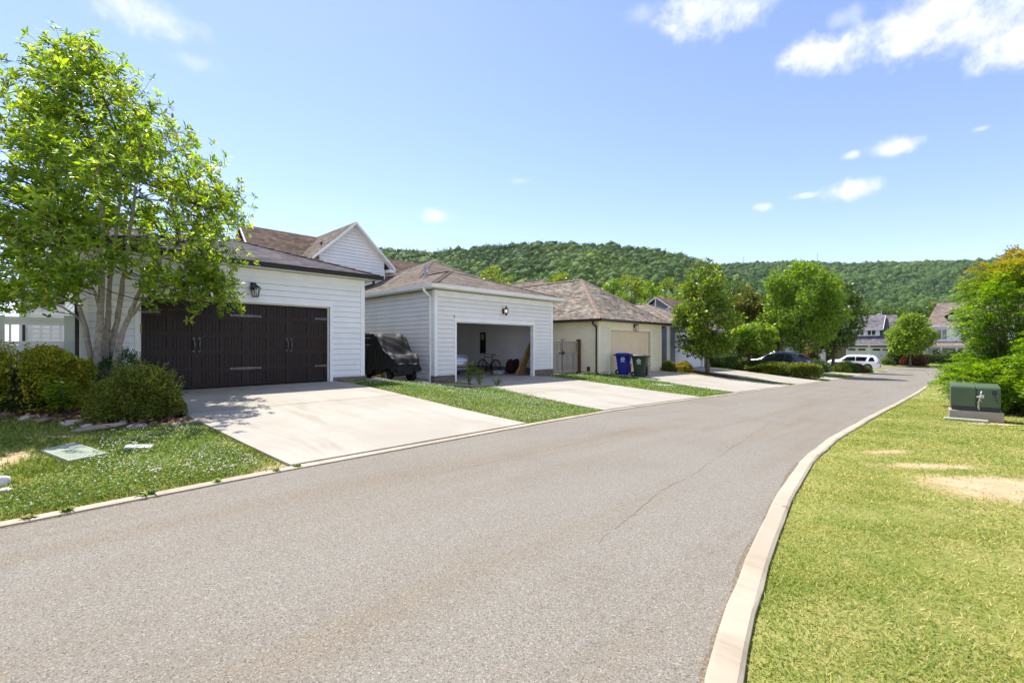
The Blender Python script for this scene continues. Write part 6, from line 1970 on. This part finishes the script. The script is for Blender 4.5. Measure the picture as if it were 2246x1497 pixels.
# slab, plank and hose under and before it
pt = MB().box(8.15, 10.55, 14.6, 17.2, .0, z0 - .03).build('cart_pad', 'grey_concrete', None); tag(pt, 'concrete pad under the covered cart', 'pad', kind='structure')
wk = thing('garden_edging', 'pale concrete strip edging the weedy corner before the open garage', 'edging', (10.8, 13.2, .02))
eb = MB(); P_ = [(9.3, 14.25), (10.2, 13.35), (10.75, 12.45), (11.35, 12.25), (11.7, 12.35)]
for p, q in zip(P_[:-1], P_[1:]): eb.bar((*p, G(*p) + .03), (*q, G(*q) + .03), .09, .10)
eb.build('edging_strip', 'concrete', wk, bevel=.01)
sp = thing('splash_block', 'concrete splash block below the black downspout beside the covered cart', 'splash block', (8.0, 13.95, .27))
sb_ = MB(); sb_.box(7.88, 8.2, 13.7, 14.55, .24, .30); sb_.box(7.88, 7.93, 13.7, 14.55, .30, .35); sb_.box(8.15, 8.2, 13.7, 14.55, .30, .35); sb_.build('block', 'grey_concrete', sp)

# ------------------------------------------------------------------ things inside the open garage
bk = thing('bicycle', 'dark bicycle leaning by the right wall of the open garage', 'bicycle', (17.1, 17.6, .012))
bk.rotation_euler = (0, 0, R(90))
rw, fwx, wr_ = 0.0, 1.06, .345
def wheel_b(x):
    tm = MB(); tm.tube([(x + wr_ * math.cos(k * math.pi / 16), 0, wr_ + wr_ * math.sin(k * math.pi / 16)) for k in range(32)], .022, 8, False, True)
    w_ = tm.build('wheel', 'rubber', bk, True, True)
    rm = MB(); rm.tube([(x + (wr_ - .035) * math.cos(k * math.pi / 16), 0, wr_ + (wr_ - .035) * math.sin(k * math.pi / 16)) for k in range(32)], .010, 6, False, True)
    for k in range(14):
        an = k * math.pi / 7; rm.tube([(x, .02 * (-1) ** k, wr_), (x + (wr_ - .04) * math.cos(an), 0, wr_ + (wr_ - .04) * math.sin(an))], .0025, 3, False)
    rm.build('rim', 'tail_red' if x == 0 else 'pewter', w_, False, True)
wheel_b(rw); wheel_b(fwx)
fr = MB()
BB = (.43, 0, .30); ST = (.27, 0, .80); HT = (.88, 0, .84); HB = (.93, 0, .68)
for p, q, r_ in ((BB, ST, .016), (ST, HT, .016), (BB, HB, .019), (HT, HB, .019)): fr.tube([p, q], r_, 8)
for s in (-.05, .05):
    fr.tube([(0, s, wr_), (BB[0], s * .6, BB[2])], .010, 6); fr.tube([(0, s, wr_), (ST[0], s * .3, ST[2] - .03)], .009, 6)
    fr.tube([(HB[0], s * .5, HB[2]), (HB[0] + .03, s, HB[2] - .08), (fwx, s, wr_)], .012, 6)
fr.build('frame', 'bike_frame', bk, True, True)
MB().tube([(.27, 0, .80), (.245, 0, .93)], .012, 6).prism([(.10, -.07, .93), (.14, -.075, .955), (.36, -.02, .945), (.40, 0, .94), (.36, .02, .945), (.14, .075, .955), (.10, .07, .93)], (0, 0, .035)).build('saddle', 'plastic_black', bk, False, True)
MB().tube([(.88, 0, .84), (.875, 0, .95), (.92, 0, .97)], .013, 6).tube([(.90, -.31, 1.0), (.92, -.12, .975), (.92, .12, .975), (.90, .31, 1.0)], .012, 6).build('handlebar', 'black_metal', bk, True, True)
MB().lathe([(.09, -.055), (.09, -.045)], BB, 16, 'y').bar((.43, -.08, .30), (.50, -.08, .16), .02, .025).bar((.43, .08, .30), (.36, .08, .44), .02, .025).box(.46, .56, -.16, -.08, .145, .17).box(.30, .40, .08, .16, .43, .455).build('crankset', 'black_metal', bk, False, True)

pn = thing('wall_cabinet', 'tall narrow black panel with a small grey window on the garage side wall', 'panel', (17.66, 19.2, 1.35))
MB().box(17.63, 17.69, 19.02, 19.46, 1.02, 2.22).build('panel', 'plastic_black', pn, bevel=.01)
MB().box(17.62, 17.628, 19.14, 19.36, 1.80, 2.12).build('window', 'tarp_white', pn)
bd = thing('lumber_bundle', 'bundle of long tan boards leaning inside the open garage by its right jamb', 'boards', (16.7, 15.2, .02))
rng = np.random.default_rng(12)
for k in range(7):
    b0 = (16.30 + .075 * k, 15.35 + .05 * (k % 3), .03); b1 = (17.05 + .07 * k + rng.normal(0, .02), 14.92 + .05 * (k % 3), 1.75 + .10 * k + rng.normal(0, .08))
    MB().bar(b0, b1, .05, .12, (0, 1, 0)).build('board', 'lumber', bd)
bgt = thing('duffel_bag', 'dark red and black bag standing against the boards in the open garage', 'bag', (16.95, 16.3, .012))
def blob(mb, c, r, k1, seed):
    bm = bmesh.new(); bmesh.ops.create_icosphere(bm, subdivisions=3, radius=1); rg = np.random.default_rng(seed); ph = rg.random(5) * 6.28
    vs = []
    for q in bm.verts:
        p = np.array(q.co); kk = 1 + k1 * math.sin(p[0] * 5 + ph[0]) * math.sin(p[2] * 4 + ph[1]) + k1 * .6 * math.sin(p[1] * 8 + p[2] * 6 + ph[2])
        vs.append((c[0] + p[0] * r[0] * kk, c[1] + p[1] * r[1] * kk, max(.012, c[2] + p[2] * r[2] * kk)))
    mb.add(vs, [tuple(v.index for v in f.verts) for f in bm.faces]); bm.free(); return mb
blob(MB(), (16.95, 16.35, .36), (.26, .22, .40), .12, 1).build('bag_body', 'brown_bag', bgt, True)
blob(MB(), (17.15, 16.15, .50), (.16, .16, .30), .12, 2).build('bag_top', 'black_bag', bgt, True)
tp = thing('crumpled_tarp', 'crumpled pale sheet and cords lying on the garage floor beside the bag', 'tarp', (16.6, 16.9, .012))
mb = blob(MB(), (16.55, 16.8, .07), (.42, .30, .13), .25, 5); mb.build('sheet', 'tarp_white', tp, True)
mb = MB()
for k in range(3):
    mb.tube([(15.9 + .12 * k + .28 * math.sin(i * .7 + k), 17.1 + .05 * k + .16 * math.cos(i * .9 + k * 2), .03 + .02 * k) for i in range(16)], .018, 6)
mb.build('cord', 'cardboard', tp, True)
bx = thing('cardboard_box', 'small brown box on the garage floor left of the crumpled sheet', 'box', (15.7, 17.3, .012))
mb = MB(); mb.box(15.55, 15.9, 17.2, 17.5, .013, .22); mb.build('carton', 'cardboard', bx, bevel=.006)
MB().box(15.53, 15.62, 17.12, 17.52, .222, .23).build('flap', 'cardboard', bx)

# ------------------------------------------------------------------ trash carts
def trash_cart(label, loc, rz, col):
    t = thing('trash_cart', label, 'trash cart', loc, rz, 'wheeled trash carts on the driveway')
    t.scale = (1.08, 1.08, 1.05)
    mb = MB()
    # rounded tapering body: front at -y, wheels at +y
    rings = []
    for zz, hx, hy, cy in ((.02, .235, .25, .0), (.10, .245, .265, .0), (.55, .275, .32, .0), (.93, .305, .37, .0), (.96, .325, .395, .0), (1.01, .325, .395, .0)):
        ring = []
        for k in range(24):
            a = 2 * math.pi * k / 24
            ca, sa = math.cos(a), math.sin(a)
            ring.append((math.copysign(abs(ca) ** .42, ca) * hx, cy + math.copysign(abs(sa) ** .42, sa) * hy, zz))
        rings.append(ring)
    vs = [p for r_ in rings for p in r_]; fs = []
    for i in range(len(rings) - 1):
        for k in range(24): fs.append((i * 24 + k, i * 24 + (k + 1) % 24, (i + 1) * 24 + (k + 1) % 24, (i + 1) * 24 + k))
    fs.append(tuple(reversed(range(24)))); fs.append(tuple(range(5 * 24, 6 * 24)))
    mb.add(vs, fs)
    mb.box(-.30, .30, -.40, -.385, .52, .56)
    b = mb.build('body', col, t, True, True); b.modifiers.new('e', 'EDGE_SPLIT').split_angle = R(40)
    lb = MB(); rings = []
    for zz, k_ in ((1.012, 1.05), (1.045, 1.06), (1.085, .97), (1.11, .72), (1.115, .02)):
        rings.append([(math.copysign(abs(math.cos(2 * math.pi * k / 24)) ** .45, math.cos(2 * math.pi * k / 24)) * .335 * k_, math.copysign(abs(math.sin(2 * math.pi * k / 24)) ** .45, math.sin(2 * math.pi * k / 24)) * .41 * k_ - .015, zz - (.03 if k_ < 1 else 0) * (math.sin(2 * math.pi * k / 24) < -.5)) for k in range(24)])
    vs = [p for r_ in rings for p in r_]; fs = []
    for i in range(len(rings) - 1):
        for k in range(24): fs.append((i * 24 + k, i * 24 + (k + 1) % 24, (i + 1) * 24 + (k + 1) % 24, (i + 1) * 24 + k))
    fs.append(tuple(reversed(range(24)))); fs.append(tuple(range(4 * 24, 5 * 24)))
    lb.add(vs, fs); lb.build('lid', col, t, True, True)
    MB().tube([(-.22, .40, .95), (-.22, .50, 1.02), (.22, .50, 1.02), (.22, .40, .95)], .018, 8).build('handle', col, t, True, True)
    for s in (-1, 1):
        MB().lathe([(.06, -.03), (.125, -.032), (.13, 0), (.125, .032), (.06, .03)], (s * .265, .26, .13), 18, 'x').build('wheel', 'plastic_black', t, False, True)
        MB().lathe([(.03, -.005), (.03, .005)], (s * .30, .26, .13), 10, 'x').build('hub', 'emblem_white', t, False, True)
    MB().box(-.09, .09, -.36, -.29, .06, .50).build('lift_bar', 'plastic_black', t, False, True)
    # round emblem with a line of lettering beneath, on the side facing the alley
    for s in (-1, 1):
        eb = MB(); X = s * .306; zc, yc = .80, 0
        def ring(r0, r1, zc=zc):
            for k in range(24):
                a0, a1 = 2 * math.pi * k / 24, 2 * math.pi * (k + 1) / 24
                P = [(r0, a0), (r1, a0), (r1, a1), (r0, a1)]
                eb.poly([(s * (.307 + (zc + r_ * math.sin(a) - .80) * .075), yc + r_ * math.cos(a), zc + r_ * math.sin(a)) for r_, a in P])
        ring(.075, .10)
        for k, (y0, y1, h0, h1) in enumerate(((-.05, -.025, -.03, .035), (-.012, .012, -.03, .045), (.025, .05, -.03, .035), (-.05, .05, -.04, -.028))):
            eb.poly([(s * (.308 + (h - 0) * .075), yc + y, zc + h) for y, h in ((y0, h0), (y1, h0), (y1, h1), (y0, h1))])
        for k in range(7):
            y0 = -.11 + k * .032
            eb.poly([(s * (.306 + h * .075), yc + y, zc + h) for y, h in ((y0, -.15), (y0 + .024, -.15), (y0 + .024, -.118), (y0, -.118))])
        eb.build('emblem', 'emblem_white', t, False, True)
    return t
trash_cart('blue recycling cart with a round white emblem, standing behind the green one', (22.15, 12.80, G(22.15, 12.8) + .04), R(22), 'plastic_blue')
trash_cart('dark green trash cart with a round white emblem, standing in front of the blue one', (22.0, 11.72, G(22.0, 11.7) + .04), R(13), 'plastic_green')

# ------------------------------------------------------------------ utility box on the lawn
ub = thing('utility_box', 'green metal utility transformer box on a concrete pad in the lawn', 'utility box', (16.66, -.50, -.46))
ub.rotation_euler = (0, 0, R(-88))
ub.scale = (.48, .55, .86)
zt = G(16.7, -.6) - ub.location.z
mb = MB(); mb.box(-1.02, 1.02, -.30, .95, zt - .25, zt + .30); mb.build('pad', 'kerb_concrete', ub, False, True, .02)
mb = MB(); mb.box(-.92, .88, -.18, .85, zt + .30, zt + .44); mb.build('base_skirt', 'utility_dark', ub, False, True)
mb = MB()
mb.prism([(-.96, -.24, zt + .43), (-.96, -.24, zt + .98), (-.96, -.18, zt + 1.04), (-.96, .9, zt + 1.10), (-.96, .9, zt + .43)], (.955, 0, 0)); mb.build('door', 'utility_green', ub, False, True, .02)
mb = MB()
mb.prism([(.005, -.225, zt + .43), (.005, -.225, zt + .97), (.005, -.17, zt + 1.03), (.005, .9, zt + 1.09), (.005, .9, zt + .43)], (.905, 0, 0)); mb.build('door', 'utility_green', ub, False, True, .02)
mb = MB(); mb.box(.03, .06, -.235, -.224, zt + .46, zt + .95); mb.lathe([(.05, -.26), (.05, -.22)], (.68, 0, zt + .86), 10, 'y'); mb.tube([(.68, -.27, zt + .86), (.72, -.28, zt + .70), (.82, -.25, zt + .56)], .012, 6); mb.box(.60, .78, -.235, -.224, zt + .80, zt + .92); mb.build('latch', 'utility_dark', ub, False, True)
mb = MB()
for k in range(3):
    mb.tube([(.22 - .02 * k, -.235, zt + .90 - .01 * k), (.16 + .02 * k, -.29, zt + .76), (.10, -.28, zt + .63 - .02 * k), (.06 + .03 * k, -.26, zt + .40 - .03 * k)], .016, 6)
mb.tube([(.02, -.27, zt + .72), (.16, -.30, zt + .74), (.26, -.26, zt + .70)], .02, 6); mb.tube([(.05, -.27, zt + .55), (.16, -.30, zt + .64), (.22, -.27, zt + .58)], .015, 6); mb.build('rope', 'rope_white', ub, True, True)
mb = MB().box(.12, .30, -.238, -.226, zt + .70, zt + .79); mb.build('tag_plate', 'emblem_white', ub, False, True)
sl = thing('slab', 'flat pale slab lying on the grass in front of the green utility box', 'slab', (16.25, -.36, G(16.25, -.36)))
sl.rotation_euler = (0, 0, R(-86))
sl.scale = (.56, .8, 1)
mb = MB(); mb.box(-.80, .62, -.16, .12, -.02, .065); mb.build('slab', 'lid_green', sl, False, True, .012)

# ------------------------------------------------------------------ lids in the lawns
ld = thing('meter_lid', 'large square grey-green utility lid sunk in the clover lawn', 'lid', (.32, 8.15, G(.32, 8.15)))
P = [(.03, 8.46), (.36, 8.73), (.62, 7.78), (.26, 7.61)]
mb = MB().prism([(x, y, G(x, y) - .03) for x, y in P], (0, 0, .075)); mb.build('lid', 'lid_green', ld, bevel=.008)
mb = MB()
for k in range(1, 12):
    s = k / 12; a = np.array(P[0]) + (np.array(P[1]) - P[0]) * s; b = np.array(P[3]) + (np.array(P[2]) - P[3]) * s
    p0, p1 = a + (b - a) * .05, a + (b - a) * .95
    mb.bar((*p0, G(*p0) + .047), (*p1, G(*p1) + .047), .006, .006)
mb.build('rib', 'lid_green', ld)
l2 = thing('meter_lid', 'small whitish flat cover half buried in the clover', 'lid', (.95, 7.97, G(.95, 7.97)))
mb = MB().prism([(x, y, G(x, y) - .03) for x, y in ((.86, 8.16), (1.12, 7.95), (1.06, 7.80), (.80, 7.99))], (0, 0, .075)); mb.build('lid', 'emblem_white', l2, bevel=.008)
MB().box(.93, .99, 7.95, 8.0, G(.95, 7.97) + .044, G(.95, 7.97) + .055).build('knob', 'lid_green', l2)
l3 = thing('meter_lid', 'pale lid in the grass strip between the open and the cream garage driveways', 'lid', (19.8, 9.2, G(19.8, 9.2)))
mb = MB().prism([(x, y, G(x, y) - .03) for x, y in ((19.3, 9.7), (20.1, 9.35), (20.0, 8.95), (19.2, 9.3))], (0, 0, .08)); mb.build('lid', 'lid_green', l3, bevel=.008)
MB().box(19.6, 19.7, 9.3, 9.4, G(19.6, 9.3) + .05, G(19.6, 9.3) + .06).build('knob', 'utility_dark', l3)

# ------------------------------------------------------------------ grass and clover
def inpoly(x, y, P):
    P = np.asarray(P); c = np.zeros(len(x), bool); j = len(P) - 1
    for i in range(len(P)):
        xi, yi = P[i]; xj, yj = P[j]
        c ^= ((yi > y) != (yj > y)) & (x < (xj - xi) * (y - yi) / (yj - yi + 1e-12) + xi)
        j = i
    return c
def dirt(x, y):
    m = np.full(len(x), -9.0)
    for cu, cv, a, b, rot in DIRT:
        cs, sn = math.cos(R(rot)), math.sin(R(rot)); X = ((x - cu) * cs + (y - cv) * sn) / a; Y_ = (-(x - cu) * sn + (y - cv) * cs) / b
        m = np.maximum(m, (1 - np.sqrt(X * X + Y_ * Y_)) * (1 if b >= .3 else .85) - (0 if b >= .3 else .2))
    return m
def blades(name, label, mat, poly, dens, h, seed, dmax=400, w0=.0035, lean=.6):
    rng = np.random.default_rng(seed)
    P = np.array(poly); lo, hi = P.min(0), P.max(0)
    area = (hi - lo).prod(); n = int(area * dens)
    x = rng.uniform(lo[0], hi[0], n); y = rng.uniform(lo[1], hi[1], n)
    d = np.hypot(x, y)
    k = inpoly(x, y, P) & (rng.random(n) < np.minimum(1, (3.2 / np.maximum(d, 1)) ** 1.5)) & (d < dmax)
    pat = np.sin(x * 1.9 + 1.3 * np.sin(y * 1.4)) * np.sin(y * 2.3 + 1.1 * np.sin(x * 1.2)) + .6 * np.sin(x * 5.1 + y * 4.3)
    k &= (dirt(x, y) + .22 * pat + rng.normal(0, .26, n)) < .12
    k &= rng.random(n) < np.clip(.80 + .25 * pat, .35, 1)
    x, y, d = x[k], y[k], d[k]; pat = pat[k]; m = len(x)
    z = gz(x, y) + .002
    hh = h * rng.uniform(.45, 1.2, m) * (1 + .15 * pat); sc = np.maximum(1, d / 3.6) ** .95
    a = rng.random(m) * 6.28; b = rng.random(m) * 6.28
    w = w0 * sc * rng.uniform(.7, 1.3, m)
    ln = hh * lean * rng.uniform(.2, 1.5, m)
    V = np.stack([np.stack([x - w * np.cos(a), y - w * np.sin(a), z], 1), np.stack([x + w * np.cos(a), y + w * np.sin(a), z], 1), np.stack([x + ln * np.cos(b), y + ln * np.sin(b), z + hh * np.clip(1 - .25 * lean, .3, 1)], 1)], 1).reshape(-1, 3)
    o = npmesh(name, V, np.arange(m * 3).reshape(-1, 3), mat)
    print(name, m)
    return tag(o, label, 'grass', kind='stuff')
def edge(f, off, u0, u1, n=24): return [(u, float(f(u)) + off) for u in np.linspace(u0, u1, n)]
blades('grass', 'short sunlit grass of the open lawn right of the alley', 'grass_blade', edge(vr, -.152, 1.2, 24, 60) + [(24, -6), (10, -7.5), (4, -3), (1.0, -.6)], 10500, .028, 1, 26, .0033, 1.1)
blades('grass', 'short grass of the lawn farther along the alley', 'grass_blade', edge(vr, -.18, 24, 60, 30) + [(60, -6), (24, -6)], 900, .05, 2, 70, .005, 1.0)
LL = [(-.28, 5.75)] + edge(vl, .15, -.2, 2.12, 10) + [(2.06, 7.5), (1.95, 9.6), (.95, 9.75), (.2, 11.2), (-.5, 12.2), (-1.6, 12.6), (-1.2, 8), (-.4, 6.6)]
blades('grass', 'thick green grass and clover left of the first driveway', 'lawn_blade', LL, 9000, .060, 3, 30, .0035, .9)
L2 = edge(vl, .15, 6.95, 10.2, 10) + [(10.6, 8), (11.6, 12.2), (10.8, 12.6), (10.2, 13.3), (9.2, 14.2), (7.95, 14.3), (6.9, 13.5), (6.88, 9)]
blades('grass', 'clover lawn between the first two driveways', 'lawn_blade', L2, 4200, .065, 4, 30, .0042, .9)
L3 = edge(vl, .15, 17.1, 20.7, 10) + [(21.0, 8.5), (21.5, 13), (20.6, 14.4), (17.9, 14.5), (16.65, 13.5), (16.9, 9)]
blades('grass', 'grass strip between the open garage and the cream garage', 'lawn_blade', L3, 4200, .07, 5, 40, .005, .9)
L4 = edge(vl, .15, 29.6, 30.8, 6) + [(30.6, 9), (29.1, 9.2), (29.3, 7)]
blades('grass', 'grass strip before the maple', 'lawn_blade', L4, 6000, .08, 6, 50, .006, .9)
L5 = edge(vl, .15, 37.5, 40.1, 6) + [(40.4, 8), (39.5, 6.6), (37.8, 6.7)]
blades('grass', 'grass strip before the clipped hedge', 'lawn_blade', L5, 6000, .08, 7, 60, .008, .9)
L6 = edge(vl, .15, 45.4, 52.3, 6) + [(52.5, 9), (46, 9)] 
blades('grass', 'grass strips farther along the driveways', 'lawn_blade', L6, 2500, .08, 8, 90, .01, .9)
L7 = edge(vl, .15, 57.2, 66.8, 6) + [(66.8, 8), (57.5, 8)]
blades('grass', 'grass strip before the far shrubs', 'lawn_blade', L7, 2500, .08, 9, 100, .012, .9)

def clover(name, polys, seed):
    rng = np.random.default_rng(seed)
    LV, FV = [], []
    for poly, dl, df in polys:
        P = np.array(poly); lo, hi = P.min(0), P.max(0); A_ = (hi - lo).prod()
        n = int(A_ * dl); x = rng.uniform(lo[0], hi[0], n); y = rng.uniform(lo[1], hi[1], n)
        k = inpoly(x, y, P) & (dirt(x, y) < .1); x, y = x[k], y[k]; n = len(x)
        PP = np.stack([x, y, gz(x, y) + rng.uniform(.02, .05, n)], 1); D = rdir(rng, n); D[:, 2] *= .25
        sc = np.maximum(1, np.hypot(x, y) / 7)
        l = rng.uniform(.014, .026, n) * sc
        LV.append((PP, D, unit(rng.normal(0, .3, (n, 3)) + [0, 0, 1]), l))
        n = int(A_ * df); x = rng.uniform(lo[0], hi[0], n); y = rng.uniform(lo[1], hi[1], n)
        pat = np.sin(x * 2.1 + 2 * np.sin(y * 1.1)) * np.sin(y * 1.7 + 1.0 * np.sin(x * 1.6))
        k = inpoly(x, y, P) & (dirt(x, y) < .05) & (rng.random(n) < np.clip(.55 + .6 * pat, .05, 1)); x, y = x[k], y[k]
        FV.append(np.stack([x, y, gz(x, y) + rng.uniform(.05, .085, len(x))], 1))
    V, F = join([leaf_quad(p, d, nn_, l, l * .9) for p, d, nn_, l in LV])
    tag(npmesh('clover_leaves', V, F, 'clover_leaf'), 'clover leaves matting the lawns by the driveways', 'clover', kind='stuff')
    C = np.concatenate(FV); n = len(C)
    oc = np.array([(1, 0, 0), (0, 1, 0), (-1, 0, 0), (0, -1, 0), (0, 0, .9), (0, 0, -.7)]); of = np.array([(0, 1, 4), (1, 2, 4), (2, 3, 4), (3, 0, 4), (1, 0, 5), (2, 1, 5), (3, 2, 5), (0, 3, 5)])
    r = rng.uniform(.008, .0145, n)[:, None, None] * np.maximum(1, np.hypot(C[:, 0], C[:, 1]) / 12)[:, None, None]
    V = (C[:, None, :] + oc[None] * r).reshape(-1, 3); F = (of[None] + (np.arange(n) * 6)[:, None, None]).reshape(-1, 3)
    tag(npmesh('clover_flowers', V, F, 'blossom'), 'white clover flowers dotting the lawns by the driveways', 'clover', kind='stuff')
    print('clover flowers', n)
LC = [(-.28, 5.9)] + edge(vl, .25, -.1, 1.9, 8) + [(1.9, 7.5), (1.8, 9.3), (.7, 9.3), (.4, 7.4), (-.2, 6.7)]
clover('clover', [(LC, 1700, 230), (L2, 700, 120), (L3, 300, 25)], 15)
# tufts creeping over the edge strip
rng = np.random.default_rng(44)
for k, (u, s) in enumerate(((.75, .11), (1.35, .05), (.18, .06), (2.2, .05), (-.05, .05), (1.95, .04))):
    leafy_plant('grass_tuft', ['broad weed tuft spilling over the edge strip below the clover lawn', 'small weed on the edge strip right of the broad tuft', 'weed on the edge strip near the left end', 'weed at the corner of the first driveway and the alley', 'tiny dry tuft at the left end of the edge strip', 'tiny weed just left of the first driveway corner'][k],
                (u, float(vl(u)) + .06), .035 + s * .35, s, 'fresh_green_leaf' if k != 4 else 'weed_spike', 300 + k, 12, .035, .4, 'weed', 'weeds on the edge strip', 6)

# ------------------------------------------------------------------ summer haze between here and the ridge
m, nt, out = mat_new('haze_air')
pv = nt.n('ShaderNodeVolumePrincipled')
pv.inputs['Color'].default_value = (.84, .90, .98, 1)
pv.inputs['Density'].default_value = HAZE
pv.inputs['Anisotropy'].default_value = .2
nt.t.links.new(pv.outputs[0], out.inputs['Volume'])
hz = MB().box(-70, 2750, -760, 2750, -25, 420).build('haze', 'haze_air', None)
tag(hz, 'thin summer haze over the valley', 'haze', kind='stuff')
